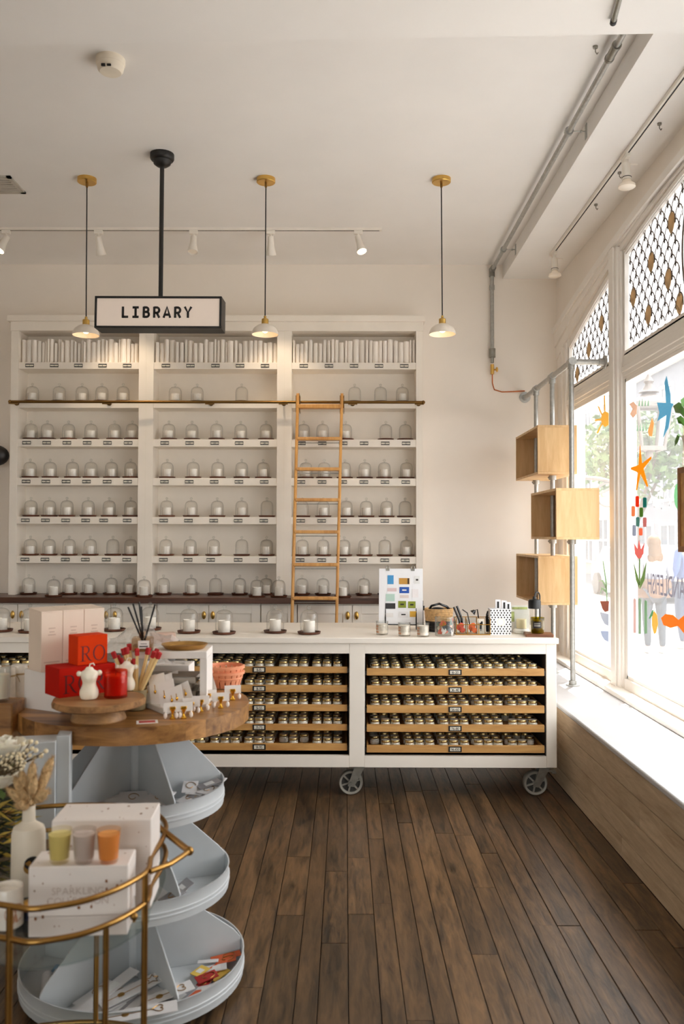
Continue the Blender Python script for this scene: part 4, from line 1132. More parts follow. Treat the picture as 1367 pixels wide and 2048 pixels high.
for k, (px, py, zz_) in enumerate(((1190, 92, ZC), (1318, 246, ZS), (1238, 344, ZS), (1191, 408, ZS))):
    p = WZ(px, py, zz_)
    solo('ceiling_hook', MB().cyl((0, 0, 0), (0, 0, -.012), .012, n=10).tube([(0, 0, -.01), (0, 0, -.03), (.012, 0, -.038), (.02, 0, -.028)], .003, 6), 'steel', ['small metal hook on the main ceiling beside the conduit', 'small metal hook nearest the viewer on the lowered ceiling', 'small metal hook on the lowered ceiling beside the near window spotlight', 'small metal hook on the lowered ceiling midway along the window track'][k], 'hook', p, .6, 'ceiling hooks')
# conduit along the lowered ceiling edge and down the back wall
cd = thing('conduit', 'galvanised conduit pipe running along the ceiling edge and down the corner wall', 'pipe', (0, 0, 0))
xc = 1.345; zc_ = 4.05
pd = W(978.5, 545, YB - .03)
pth = [(xc, -1, zc_), (xc, 7.5, zc_), (xc + .0, YB - .06, zc_ - .0), (pd.x, YB - .028, zc_ - .06), (pd.x, YB - .028, zc_ - .2)]
part('pipe', MB().tube([(xc, 2.5, zc_), (xc, YB - .06, zc_)], .0165, 14), 'galv', cd)
zend = W(978, 715, YB - .03).z
part('drop_pipe', MB().tube([(xc, YB - .035, zc_ + .01), (xc, YB - .035, zend)], .018, 14), 'galv', cd)
part('elbow', MB().ball((xc, YB - .045, zc_), .03, 14, 8).cyl((xc, YB - .035, zc_), (xc, YB - .035, zc_ - .06), .026, n=14).cyl((xc, YB - .05, zc_), (xc, YB - .11, zc_), .027, n=14), 'steel', cd)
p = WX(1225, 135, xc)
part('coupling', MB().cyl((xc, p.y - .06, zc_), (xc, p.y + .06, zc_), .022, n=14).cyl((xc, p.y + .05, zc_), (xc, p.y + .065, zc_), .025, n=14).cyl((xc, p.y - .065, zc_), (xc, p.y - .05, zc_), .025, n=14), 'steel', cd)
for px, py in ((1137, 281), (1006, 491)):
    p = WX(px, py, xc)
    part('hanger', MB().cyl((xc, p.y, zc_), (XS, p.y, zc_ - .0), .004, n=8).cyl((xc, p.y - .012, zc_), (xc, p.y + .012, zc_), .027, n=14).box(XS - .004, XS + .001, p.y - .018, p.y + .018, zc_ - .045, zc_ + .045).ball((XS - .03, p.y, zc_), .009, 8, 6), 'galv', cd)
zj = W(978, 668, YB - .03).z
part('coupling', MB().cyl((xc, YB - .035, W(978, 573, YB).z), (xc, YB - .035, W(978, 582, YB).z), .024, n=12), 'galv', cd)
part('lower_coupling', MB().cyl((xc, YB - .035, zend), (xc, YB - .035, zend + .08), .03, n=14).cyl((xc, YB - .035, zend - .05), (xc, YB - .035, zend), .016, n=10), 'steel', cd)
zv = W(978, 740, YB - .03).z
part('valve', MB().cyl((xc, YB - .035, zv - .04), (xc, YB - .035, zv + .05), .017, n=10).cyl((xc, YB - .035, zv), (xc + .035, YB - .05, zv), .008, n=8).ball((xc + .04, YB - .052, zv), .02, 8, 6, (.6, .6, 1.2)), 'brass', cd)
fp_ = W(1050, 793, YB)
part('copper_tube', MB().tube([(xc, YB - .035, zv - .03), (xc + .002, YB - .03, zv - .12), (xc + .02, YB - .025, zv - .18), (xc + .09, YB - .02, zv - .2), (xc + .2, YB - .02, zv - .197), (fp_.x - .01, YB - .018, zv - .19)], .0055, 8), 'copper', cd)
# thin black tube below the beam, upper right
pq = WZ(1226, 43, zb - .02); pr = WZ(1243, -20, zb - .02)
dxy = (pr - pq).normalized()
sbm = thing('beam_conduit', 'short dark conduit fixed under the ceiling beam at the top edge', 'pipe', (0, 0, 0))
part('pipe', MB().cyl(pq, pq + dxy * .55, .012, n=10), 'steel', sbm); part('end_cap', MB().cyl(pq - dxy * .012, pq + dxy * .01, .015, n=10), 'black', sbm)

# ------------------------------------------------------------------ pipe rack with three plywood boxes
XP = 1.65; zP = W(1050, 795, YB).z
YP3, YP2, YP1 = WX(1143, 1000, XP).y, WX(1104.5, 1000, XP).y, WX(1072, 1000, XP).y
pr_ = thing('pipe_rack', 'galvanised pipe rack standing in the corner by the window', 'rack', (0, 0, 0))
part('rail', MB().cyl((XP, YB, zP), (XP, YP3, zP), .021, n=14), 'galv', pr_)
part('cross_pipe', MB().cyl((XP, YP3, zP), (XR - .05, YP3, zP), .021, n=14), 'galv', pr_)
part('flange', MB().cyl((XP, YB - .012, zP), (XP, YB, zP), .05, n=20).cyl((XP, YB - .05, zP), (XP, YB - .012, zP), .029, n=14), 'galv', pr_)
part('flange', MB().cyl((XR - .05, YP3, zP), (XR - .062, YP3, zP), .05, n=20).cyl((XR - .1, YP3, zP), (XR - .062, YP3, zP), .029, n=14), 'galv', pr_)
for y, zlow in ((YP1, ZB + 0), (YP2, ZB), (YP3, ZB)):
    part('upright', MB().cyl((XP, y, zlow), (XP, y, zP), .0185, n=14), 'galv', pr_)
    part('tee', MB().cyl((XP, y - .045, zP), (XP, y + .045, zP), .029, n=14).cyl((XP, y, zP - .055), (XP, y, zP), .027, n=14), 'galv', pr_)
    part('floor_flange', MB().cyl((XP, y, zlow), (XP, y, zlow + .012), .05, n=20).cyl((XP, y, zlow + .012), (XP, y, zlow + .04), .028, n=14), 'galv', pr_)
X0, X1 = 1.495, 1.80
bxs = [(6.60, 7.45, 850, 948, 'upper', (YP1, YP2)), (6.03, 6.85, 976, 1079, 'middle', (YP2, YP3)), (6.60, 7.45, 1112, 1210, 'lower', (YP1, YP2))]
for ya_, yb_, t_, b_, nm, yps in bxs:
    zt, zq = W(1075, t_, ya_).z, W(1075, b_, ya_).z
    if nm == 'middle': zt, zq = W(1112, t_, ya_).z, W(1112, b_, ya_).z
    t = thing('plywood_box', '%s of the three open plywood boxes on the pipe rack' % nm, 'box', ((X0 + X1) / 2, (ya_ + yb_) / 2, zq), 0, 'plywood boxes on the pipe rack')
    ww, ll, hh, th = (X1 - X0) / 2, (yb_ - ya_) / 2, zt - zq, .018
    part('top_panel', MB().box(-ww, ww, -ll, ll, hh - th, hh), 'ply', t, bevel=.001); part('bottom_panel', MB().box(-ww, ww, -ll, ll, 0, th), 'ply', t, bevel=.001)
    part('end_panel', MB().box(-ww, ww, -ll, -ll + th, th, hh - th), 'ply', t, bevel=.001); part('end_panel', MB().box(-ww, ww, ll - th, ll, th, hh - th), 'ply', t, bevel=.001)
    part('back_panel', MB().box(ww - th, ww, -ll + th, ll - th, th, hh - th), 'ply', t)
    for y in yps:
        part('collar', MB().cyl((XP, y, zq - .035), (XP, y, zq), .03, n=14).ball((XP - .03, y, zq - .018), .009, 8, 6), 'galv', pr_)
# wall access panel outline and black hat-like lamp at the left edge
pw0, pw1 = W(972, 884, YB), W(1015, 1000, YB)
pn = thing('black_wall_lamp', 'black rounded wall lamp cut by the left edge of the photo', 'lamp', W(-8, 911, 7.62))
part('shade', MB().ball((0, 0, 0), .115, 20, 10, (1, .8, .82)), 'black', pn); part('arm', MB().cyl((0, 0, 0), (0, YB - 7.62, 0), .02), 'black', pn)
# ================================================================== ROUND CAROUSEL TABLE
YCt = 3.10; XCt = W(272, 1500, YCt).x
zTop = 1.0
car = thing('display_carousel', 'round wooden-topped carousel with three pale blue-grey metal tiers', 'display stand', (XCt, YCt, 0))
RT = .405
# top made of glued wooden blocks
nb = 14
for k in range(nb):
    x0 = -RT + 2 * RT * k / nb; x1 = -RT + 2 * RT * (k + 1) / nb
    poly = []
    for q in range(7):
        x = x0 + (x1 - x0) * q / 6; poly.append((x, -math.sqrt(max(0, RT * RT - x * x))))
    for q in range(6, -1, -1):
        x = x0 + (x1 - x0) * q / 6; poly.append((x, math.sqrt(max(0, RT * RT - x * x))))
    if k in (0,): poly = poly[1:13] + [poly[13]] if False else poly[1:-1] + [(x0, 0)]
    if k == nb - 1: poly = poly[:6] + [(x1, 0)] + poly[8:]
    part('stave', MB().prism([(y_, x_) for x_, y_ in poly][::-1], zTop - .058, zTop, Matrix.Rotation(math.radians(-8), 4, 'Z')), 'top_wood', car, angle=30)
tiers = [(.315, .715), (.335, .415), (.39, .108)]
part('post', MB().cyl((0, 0, .0), (0, 0, zTop - .058), .026, n=18), 'tray_metal', car)
part('base', MB().lathe([(.32, 0), (.32, .02), (.3, .028), (.06, .035)], 40), 'tray_metal', car)
for ti, (R, zr_) in enumerate(tiers):
    rh = .078; zbt = zr_ - rh
    t = part('tray', MB().lathe([(.02, zbt), (R, zbt), (R + .001, zbt + .02), (R + .004, zbt + .022), (R + .004, zbt + .026), (R + .001, zbt + .028), (R + .001, zbt + .034), (R + .004, zbt + .036), (R + .004, zbt + .04), (R + .001, zbt + .042), (R, zr_ - .004), (R + .003, zr_), (R - .002, zr_), (R - .004, zr_ - .005), (R - .004, zbt + .004), (.02, zbt + .004)], 56, cap0=False, cap1=False), 'tray_metal', car)
    nxt = zTop - .06 if ti == 0 else tiers[ti - 1][1] - .078
    for k in range(5):
        an = math.radians((20, -52, -124, 164, 92)[k] + (0, 2, -3)[ti])
        zt = nxt - .002
        poly = [(.02, zbt + .004), (R - .006, zbt + .004), (R - .006, zr_ + .005), (R - .03, zr_ + .035), (.11, zt), (.02, zt)]
        mx = Matrix.Rotation(an, 4, 'Z') @ Matrix.Rotation(PI / 2, 4, 'X')
        part('divider', MB().prism(poly, -.003, .003, mx), 'tray_metal', t, bevel=.0015)

def loc3(v): return Vector((v[0], v[1], v[2]))
def T3(px, py, z=zTop): return WZ(px, py, z)
# red printed card lying on the table
pm('red_print', (186, 62, 54), .6, var=.1); pm('card_white', (238, 232, 226), .6, var=.03)
p = T3(294, 1444)
m = MB().box(-.034, .034, -.024, .024, 0, .001); m.mat(1).box(-.026, .026, -.016, .016, .001, .0014)
solo('price_card', m, ['card_white', 'red_print'], 'small red and white card lying flat at the table edge', 'card', p, .25)

# white block carrying three pale cartons
pm('box_white', (236, 230, 224), .6, var=.02); pm('box_cream', (232, 212, 192), .6, var=.02); pm('box_cream_side', (216, 190, 164), .6, var=.03)
A = T3(121, 1426); B = T3(47.5, 1416)
d1 = (B - A); d1.z = 0; L1 = d1.length; ang = math.atan2(d1.y, d1.x)     # from near corner to left corner
blk = MB().box(0, L1, -.2, 0, 0, .137)
solo('white_carton', blk, 'box_white', 'large white carton under the three pale cartons', 'carton', (A.x, A.y, zTop), ang, bevel=.002)
zU = zTop + .1375
A = WZ(81, 1345.5, zU); B = WZ(208, 1331, zU)
d2 = B - A; d2.z = 0; an2 = math.atan2(d2.y, d2.x); L2 = d2.length
hU = W(81, 1226, A.y).z - zU
pm('faint_ink', (206, 182, 162), .7)
for k in range(3):
    w = L2 / 3
    loc = A + Vector((math.cos(an2), math.sin(an2), 0)) * (w * k)
    t = thing('pale_carton', '%s of three tall pale cartons on the white block' % ['leftmost', 'middle', 'rightmost'][k], 'carton', (loc.x, loc.y, zU), an2, 'tall pale cartons')
    part('body', MB().box(.0008, w - .0008, 0, .1, 0, hU), 'box_cream', t, bevel=.0015)
    part('lid', MB().add([(.001, 0, hU), (w - .001, 0, hU), (w - .001, .1, hU), (.001, .1, hU), (.001, 0, hU + .004), (w - .001, 0, hU + .004), (w - .001, .1, hU + .012), (.001, .1, hU + .012)], [(0, 3, 2, 1), (4, 5, 6, 7), (0, 1, 5, 4), (1, 2, 6, 5), (2, 3, 7, 6), (3, 0, 4, 7)]), 'box_cream', t)
    m = MB()
    for zz, ww in ((.72, .3), (.66, .22), (.61, .34), (.15, .7), (.11, .5)): m.box(w / 2 - w * ww / 2, w / 2 + w * ww / 2, -.0008, 0, hU * zz, hU * zz + .004)
    part('lettering', m, 'faint_ink', t)

# wooden cake stand
S = T3(197, 1435); S = Vector((W(197, 1430, 2.82).x, 2.82, zTop))
zSt = zTop + .07
cs = thing('cake_stand', 'rustic live-edge wooden cake stand on a round foot', 'cake stand', S)
prof = []
rr = random.Random(8)
slab = MB().lathe([(.14, .048), (.149, .052), (.151, .062), (.147, .07)], 36, sx=1)
slab = MB(); n = 40; vs = []; fs = []
rads = [1 + .012 * math.sin(3 * q * 2 * PI / n) + rr.uniform(-.006, .006) for q in range(n)]
prf = [(.138, .045), (.149, .05), (.1505, .06), (.146, .07), (.001, .07)]
for r, z in prf:
    for q in range(n): a = 2 * PI * q / n; vs.append((r * rads[q] * math.cos(a), r * rads[q] * math.sin(a), z))
fs = [tuple(range(n - 1, -1, -1))]; mi = []
slab.add(vs, [])
slab.f.append(tuple(range(n - 1, -1, -1))); slab.m.append(0)
for i in range(4):
    for q in range(n):
        q2 = (q + 1) % n; slab.f.append((i * n + q, i * n + q2, (i + 1) * n + q2, (i + 1) * n + q)); slab.m.append(1 if i < 3 else 0)
part('plate', slab, ['stand_wood', 'bark'], cs)
part('foot', MB().lathe([(.088, 0), (.09, .004), (.08, .03), (.072, .046)], 30), 'stand_wood', cs)

# red boxes lettered RO
pm('red_box', (180, 20, 2), .8, var=.03); pm('red_box_bright', (212, 56, 2), .8, var=.03)
for n_ in ('red_box', 'red_box_bright'): MATS[n_].node_tree.nodes['Principled BSDF'].inputs['Specular IOR Level'].default_value = .15; pm('red_ink', (92, 8, 4), .6)
def ro(m, x, z, s, d, mi=0):
    """serif letters R and O on a face at local y=0"""
    mx = Matrix.Translation((x, 0, z)) @ Matrix.Rotation(PI / 2, 4, 'X')
    R = lambda pts, w: m.ribbon([(p[0] * s, p[1] * s) for p in pts], [q * s for q in w] if isinstance(w, list) else w * s, 0, d, mx)
    R([(.16, 0), (.16, 1)], .1); R([(.0, .02), (.34, .02)], .035); R([(.0, .98), (.2, .98)], .035)
    b = [(.16, .98), (.36, .98)] + arc(.36, .74, .22, .24, 90, -90, 12) + [(.16, .5)]
    R(b, [.035, .04] + [.04 + .06 * math.sin(PI * k / 12) for k in range(13)] + [.035])
    R([(.36, .5), (.6, .12), (.72, .02)], [.09, .1, .04]); R([(.66, .02), (.82, .02)], .035)
    O = [(1.3 + .38 * math.cos(2 * PI * k / 32), .5 + .5 * math.sin(2 * PI * k / 32)) for k in range(32)]
    m.ribbon([(p[0] * s, p[1] * s) for p in O], [(.045 + .055 * abs(math.cos(2 * PI * k / 32))) * s for k in range(32)], 0, d, mx, True)
uz = zSt
A = WZ(118, 1397, uz); B = WZ(89.5, 1387, uz); d = B - A; an_l = math.atan2(d.y, d.x); an_f = an_l - PI / 2
wA = .2; dA = d.length; hA = W(118, 1338, A.y).z - uz
t = thing('red_box', 'long red box with dark red letters lying on the cake stand', 'box', (A.x, A.y, uz), an_f, 'red letter boxes')
part('body', MB().box(0, wA, 0, dA, 0, hA), 'red_box', t, bevel=.0015)
m = MB(); ro(m, .014, .012, hA * .62, .0006); part('lettering', m, 'red_ink', t, smooth=False)
m = MB(); ro(m, .115, .012, hA * .62, .0006); part('lettering', m, 'red_ink', t, smooth=False)
uz2 = uz + hA + .0005
A2 = WZ(155, 1331.5, uz2); hB = W(155, 1272.5, A2.y).z - uz2
t = thing('red_box', 'smaller orange-red box standing on top of the long red box', 'box', (A2.x, A2.y, uz2), an_f, 'red letter boxes')
part('body', MB().box(0, .108, 0, .075, 0, hB), 'red_box_bright', t, bevel=.0015)
m = MB(); ro(m, .010, .012, hB * .52, .0006); part('lettering', m, 'red_ink', t, smooth=False)

# torso candles, red glass candle
def torso(name, label, loc, h, rz):
    """headless torso candle: one continuous surface with neck, shoulders, bust, waist and hips"""
    sec = [(0, .30, .24, 0), (.06, .36, .29, 0), (.16, .40, .32, .01), (.27, .40, .33, .02), (.36, .34, .29, .02), (.47, .27, .23, .0), (.56, .28, .24, -.02), (.66, .33, .28, -.03), (.74, .36, .28, -.02),
           (.81, .40, .22, 0), (.86, .36, .18, 0), (.89, .22, .15, 0), (.95, .15, .14, 0), (1, .14, .13, 0)]
    n = 24; vs = []; fs = []
    for z, a, b, oy in sec:
        for k in range(n):
            q = 2 * PI * k / n; x = a * math.cos(q); y = b * math.sin(q) + oy
            f = 0
            for bx in (-.16, .16): f += math.exp(-(((x - bx) / .11) ** 2 + ((z - .68) / .07) ** 2)) if y < 0 else 0
            y -= f * .10
            for bx in (-.18, .18): y += (math.exp(-(((x - bx) / .15) ** 2 + ((z - .2) / .1) ** 2)) * .09 if y > 0 else 0)
            if y < 0 and z < .16: y += .07 * math.exp(-(x / .05) ** 2)
            vs.append((x * h * .72, y * h * .72, z * h))
    for i in range(len(sec) - 1):
        for k in range(n): k2 = (k + 1) % n; fs.append((i * n + k, i * n + k2, (i + 1) * n + k2, (i + 1) * n + k))
    fs += [tuple(range(n - 1, -1, -1)), tuple(range((len(sec) - 1) * n, len(sec) * n))]
    t = thing(name, label, 'candle', loc, rz, 'torso candles')
    m = MB().add(vs, fs)
    for s in (-1, 1): m.ball((s * h * .30, 0, h * .80), h * .085, 12, 8)
    o = part('body', m, 'wax', t, angle=80)
    sm = o.modifiers.new('s', 'SUBSURF'); sm.levels = 1; sm.render_levels = 1
    part('wick', MB().tube([(0, 0, h), (.002, 0, h + .008), (.012, -.002, h + .011), (.016, 0, h + .004)], .0022, 6), 'wax', t)
p = WZ(178, 1399, zSt); torso('torso_candle', 'cream torso-shaped candle in front of the long red box', (p.x, p.y, zSt), .107, .35)
p = WZ(251, 1383, zSt); torso('torso_candle', 'cream torso-shaped candle behind the red glass candle', (p.x, p.y + .012, zSt), .103, .2)
thin_glass('red_glass', (250, 190, 170), .2, .25, .02, .5, (226, 52, 24))
pm('red_wax', (206, 30, 6), .4, var=.04, sss=.1); pm('orange_wax', (236, 104, 28), .4, var=.04, sss=.2)
p = WZ(229, 1396, zSt)
t = thing('red_candle', 'red glass jar candle with orange wax on the cake stand', 'candle', (p.x, p.y + .012, zSt))
part('glass', MB().lathe([(.033, 0), (.0375, .003), (.038, .09), (.0355, .09), (.035, .01)], 26, cap1=False), 'red_glass', t)
part('wax', MB().lathe([(.034, .01), (.035, .012), (.035, .068)], 26, cap1=False).mat(1).lathe([(.0345, .068), (.0345, .074), (.001, .073)], 26, cap0=False), ['red_wax', 'orange_wax'], t)
part('wick', MB().cyl((0, 0, .07), (0, 0, .085), .0015, n=6), 'ink', t)

# giant matches in a cup
pm('match_wood', (226, 196, 136), .7, var=.08, scale=30); pm('match_head', (176, 28, 30), .75, var=.12, scale=80, bump=.3); pm('cup_clay', (150, 132, 96), .6)
mc = W(272, 1380, 2.98); mc.z = zTop
cup = thing('match_cup', 'small dull gold cup holding giant matches', 'cup', mc)
part('cup', MB().lathe([(.03, 0), (.034, .003), (.038, .07), (.036, .07), (.032, .006), (.001, .006)], 22, cap1=False), 'cup_clay', cup)
mh = [(226, 1305), (235, 1312), (246, 1298), (252, 1296), (258, 1289), (274, 1299), (267, 1319), (297, 1297), (308, 1304), (314, 1299), (319, 1306), (241, 1318)]
for i, (px, py) in enumerate(mh):
    yy = 2.98 + (-.03, .0, .02, -.015, .03)[i % 5]
    tip = W(px, py, yy); bot = mc + Vector(((px - 272) * -.00018, (-.012, .0, .012)[i % 3], .008))
    dv = (tip - bot); L = dv.length
    mx = Matrix.Translation(bot) @ Vector((0, 0, 1)).rotation_difference(dv).to_matrix().to_4x4() @ Matrix.Rotation(i * .4, 4, 'Z')
    t = thing('giant_match', 'giant red-headed match in the cup, %s from the left' % nth(sorted(range(12), key=lambda q: mh[q][0]).index(i)), 'match', (0, 0, 0), 0, 'giant matches in the cup')
    part('stick', MB().box(-.0045, .0045, -.0045, .0045, 0, L - .012, mx), 'match_wood', t)
    part('head', MB().box(-.0075, .0075, -.0075, .0075, L - .022, L + .003, mx), 'match_head', t, bevel=.003)

# white riser with grey books, gold plate and diffuser
Yr = 3.02
zR = W(350, 1303, Yr).z
xa, xb_ = W(262, 1310, Yr).x, W(413, 1310, Yr).x
rs_ = thing('riser_shelf', 'small white riser shelf on the round table', 'riser', ((xa + xb_) / 2, Yr, zTop), math.radians(2)); hw = (xb_ - xa) / 2; hz = zR - zTop
part('top', MB().box(-hw, hw, 0, .17, hz - .026, hz), 'box_white', rs_, bevel=.002)
part('leg', MB().box(-hw, -hw + .024, 0, .17, 0, hz - .026), 'box_white', rs_); part('leg', MB().box(hw - .024, hw, 0, .17, 0, hz - .026), 'box_white', rs_)
pm('grey_cloth', (176, 168, 156), .8, var=.05, scale=50)
gb_z = [(0, .028), (.0285, .054), (.0545, .08), (.0805, .105)]
for k, (z0, z1) in enumerate(gb_z):
    m = MB().box(-hw + .03, hw - .055 + (k % 2) * .014, .012, .14, z0, z0 + .003).box(-hw + .03, hw - .055 + (k % 2) * .014, .012, .14, z1 - .003, z1).box(-hw + .03, hw - .055 + (k % 2) * .014, .012, .016, z0, z1)
    m.mat(1).box(-hw + .034, hw - .06, .016, .136, z0 + .003, z1 - .003)
    o = solo('grey_book', m, ['grey_cloth', 'page'], 'grey clothbound book under the white riser, %s from the bottom of the stack' % nth(k), 'book', rs_.location, rs_.rotation_euler.z, 'grey books under the riser')
pm('old_gold', (186, 146, 84), .35, .9, var=.15, scale=20)
p = WZ(369, 1297, zR)
solo('gold_plate', MB().lathe([(.062, .002), (.066, 0), (.07, .002), (.083, .016), (.084, .018), (.081, .0175), (.069, .006), (.001, .005)], 36, sy=.92), 'old_gold', 'shallow brass plate on the white riser', 'plate', (p.x, p.y, zR))
p = WZ(285, 1302, zR)
df = thing('reed_diffuser', 'square glass reed diffuser with black sticks on the riser', 'diffuser', (p.x, p.y, zR), .12)
thin_glass('amber_glass', (230, 214, 196), .2, 0, .02, .55)
part('bottle', MB().box(-.036, .036, -.03, .03, 0, .05), 'amber_glass', df, bevel=.006)
part('liquid', MB().box(-.032, .032, -.026, .026, .004, .022), 'amber_glass', df)
part('neck', MB().lathe([(.014, .05), (.014, .068), (.011, .07)], 16), 'amber_glass', df)
m = MB().box(-.012, .026, -.0312, -.0304, .012, .04); m.mat(1).box(-.008, .022, -.0316, -.0312, .018, .022).box(-.004, .018, -.0316, -.0312, .028, .03)
part('label', m, ['card_white', 'ink'], df)
for px, py, oy in ((256, 1214, .01), (266, 1207.5, -.01), (278, 1204, .0), (282.5, 1213, .012), (310, 1208.5, -.006)):
    tip = W(px, py, p.y + oy) - Vector(df.location); tip.rotate(Quaternion((0, 0, 1), -.12))
    part('reed', MB().cyl((.004 - tip.x * .12, -oy, .01), tip, .0032, n=7), 'black', df)
# pink carton and crumpled cellophane
pm('pink_card', (214, 184, 166), .6)
p = WZ(320, 1290, zR)
solo('pink_carton', MB().box(-.045, .045, -.02, .03, 0, .04), 'pink_card', 'flat pinkish carton in the cellophane behind the diffuser', 'carton', (p.x, p.y + .05, zR), .35, bevel=.0015)
rz = random.Random(12)
def cello(label, pts, seed):
    r = random.Random(seed); m = MB(); nx, ny = 13, 8; (c, w, h) = pts; vs = []
    for j in range(ny + 1):
        for i in range(nx + 1):
            u, v = i / nx - .5, j / ny
            x = u * w + r.uniform(-.012, .012); z = v * h * (1 - .9 * abs(u + .1)) + r.uniform(-.01, .012) * v
            y = .05 * math.sin(v * PI) * -1 + r.uniform(-.018, .018)
            vs.append((x, y, max(.002, z)))
    fs = [(j * (nx + 1) + i, j * (nx + 1) + i + 1, (j + 1) * (nx + 1) + i + 1, (j + 1) * (nx + 1) + i) for j in range(ny) for i in range(nx)]
    m.add(vs, fs); return m
c = W(300, 1296, 3.22)
solo('cellophane_wrap', cello('', (None, .30, .155), 3), 'cellophane', 'crumpled clear cellophane behind the reed diffuser', 'wrapping', (c.x, 3.215, zTop + .12), angle=10)
# support carton so the wrap rests on something
solo('white_box', MB().box(-.15, .15, -.06, .06, 0, .119), 'box_white', 'plain white box hidden under the cellophane behind the riser', 'box', (c.x, 3.262, zTop), bevel=.002)

# coral berry baskets, nested
pm('coral', (236, 156, 116), .6, var=.05)
p = WZ(450, 1373, zTop)
for k in range(2):
    rb1 = [.064, .072]; z0 = .001 + k * .022; R0, R1, H = .058, .074, .055
    t = thing('berry_basket', ['lower coral slotted berry basket on the table edge', 'upper coral slotted berry basket nested in the lower one'][k], 'basket', (p.x, p.y, zTop + z0), .3 * k, 'coral berry baskets')
    part('bottom', MB().lathe([(.001, .003), (R0 - .002, .003), (R0, 0), (.001, 0)], 30, cap0=False, cap1=False), 'coral', t)
    m = MB(); ns = 18
    for q in range(ns):
        a0 = 2 * PI * q / ns; a1 = a0 + 2 * PI / ns * .8; nn = 3; vs = []
        for s in range(nn + 1):
            a = a0 + (a1 - a0) * s / nn
            for r, z in ((R0, 0), (R1, H), (R1 - .003, H), (R0 - .003, 0)): vs.append((r * math.cos(a), r * math.sin(a), z))
        fs = []
        for s in range(nn):
            for e_ in range(4): fs.append((s * 4 + e_, (s + 1) * 4 + e_, (s + 1) * 4 + (e_ + 1) % 4, s * 4 + (e_ + 1) % 4))
        fs += [(0, 1, 2, 3), (nn * 4 + 3, nn * 4 + 2, nn * 4 + 1, nn * 4)]
        m.add(vs, fs)
    m.lathe([(R0 + .009, .030), (R0 + .012, .036), (R0 + .009, .042), (R0 + .006, .036), (R0 + .009, .030)], 36, None, False, False)
    part('slotted_wall', m, 'coral', t)
    part('rim', MB().lathe([(R1 - .004, H - .004), (R1 + .004, H - .003), (R1 + .005, H + .006), (R1 - .002, H + .009), (R1 - .005, H + .004), (R1 - .004, H - .004)], 40, None, False, False), 'coral', t)

# earring cards on a stone slab, and gold easels in front
pm('stone', (206, 200, 190), .7, var=.08, scale=20)
pm('pearl', (236, 224, 214), .25, var=.05)
q0 = T3(272, 1408); q1 = T3(335, 1432); q2 = T3(440, 1385)
sx_ = [T3(267, 1405), T3(330, 1431), T3(436, 1398), T3(380, 1375)]
solo('stone_slab', MB().prism([(v.x, v.y) for v in sx_], zTop, zTop + .02), 'stone', 'pale stone slab carrying the earring cards', 'slab', bevel=.003)
rows_ = [(296, 1352, 300, 1405), (312, 1349, 318, 1408), (327, 1350, 334, 1408), (340, 1345, 345, 1398), (352, 1345, 358, 1392), (372, 1352, 384, 1388), (388, 1352, 398, 1386), (408, 1351, 418, 1384), (280, 1354, 292, 1400), (330, 1362, 338, 1415), (360, 1368, 372, 1408), (345, 1375, 352, 1418)]
words = ['first', 'second', 'third', 'fourth', 'fifth', 'sixth', 'seventh', 'eighth', 'ninth', 'tenth', 'eleventh', 'twelfth']
order = sorted(range(12), key=lambda k: rows_[k][2])
for rank, k in enumerate(order):
    tx_, ty_, bx_, by_ = rows_[k]
    bt = WZ(bx_, by_, zTop + .0205); tp = W(tx_, ty_, bt.y + .045)
    dv = tp - bt; L = dv.length
    zax = dv.normalized(); xax = Vector((1, -.28 + .03 * (k % 3), 0)); xax = (xax - zax * xax.dot(zax)).normalized(); yax = zax.cross(xax)
    mx = Matrix((xax, yax, zax)).transposed().to_4x4(); mx.translation = bt
    t = thing('earring_card', 'white earring card on the stone slab, %s from the left' % nth(rank), 'earring card', (0, 0, 0), 0, 'earring cards on the stone slab')
    part('card', MB().box(-.03, .03, 0, .0015, 0, L, mx), 'card_white', t)
    m = MB()
    for s in (-1, 1):
        if k in (6, 7, 5): m.tube([mx @ Vector((s * .010 + .008 * math.cos(a), -.0015, L * .5 + .012 * math.sin(a))) for a in [2 * PI * j / 12 for j in range(12)]], .0018, 5, True)
        else: m.ball(mx @ Vector((s * .009, -.003, L * .42)), .0045, 8, 6, (1, .6, 1.6)).tube([mx @ Vector((s * .009, -.002, L * .5)), mx @ Vector((s * .009, -.002, L * .66))], .0012, 5)
    part('earrings', m, 'gold_bright', t)
st_ = [(345, 1438), (367, 1437), (401, 1423), (416, 1410), (441, 1416), (465, 1400), (382, 1428)]
order = sorted(range(len(st_)), key=lambda k: st_[k][0])
for rank, k in enumerate(order):
    px, py = st_[k]; b = T3(px, py)
    t = thing('gold_card_stand', 'tiny gold card stand with a white strip, %s from the left at the table edge' % nth(rank), 'card stand', (b.x, b.y, zTop), .28, 'gold card stands')
    part('foot', MB().lathe([(.010, 0), (.0105, .003), (.005, .008), (.0035, .018), (.006, .024), (.009, .03), (.0095, .033)], 12), 'gold_bright', t)
    part('clip', MB().box(-.01, .01, -.004, .004, .03, .041), 'gold_bright', t, bevel=.002)
    part('card_strip', MB().box(-.03, .03, -.0008, .0008, .024, .054), 'card_white', t)
    for s in (-1, 1): part('pearl_drop', MB().ball((s * .024, -.004, .013), .008, 10, 7, (.8, .8, 1.3)).cyl((s * .024, -.003, .02), (s * .024, -.001, .03), .0012, n=5), 'pearl', t)

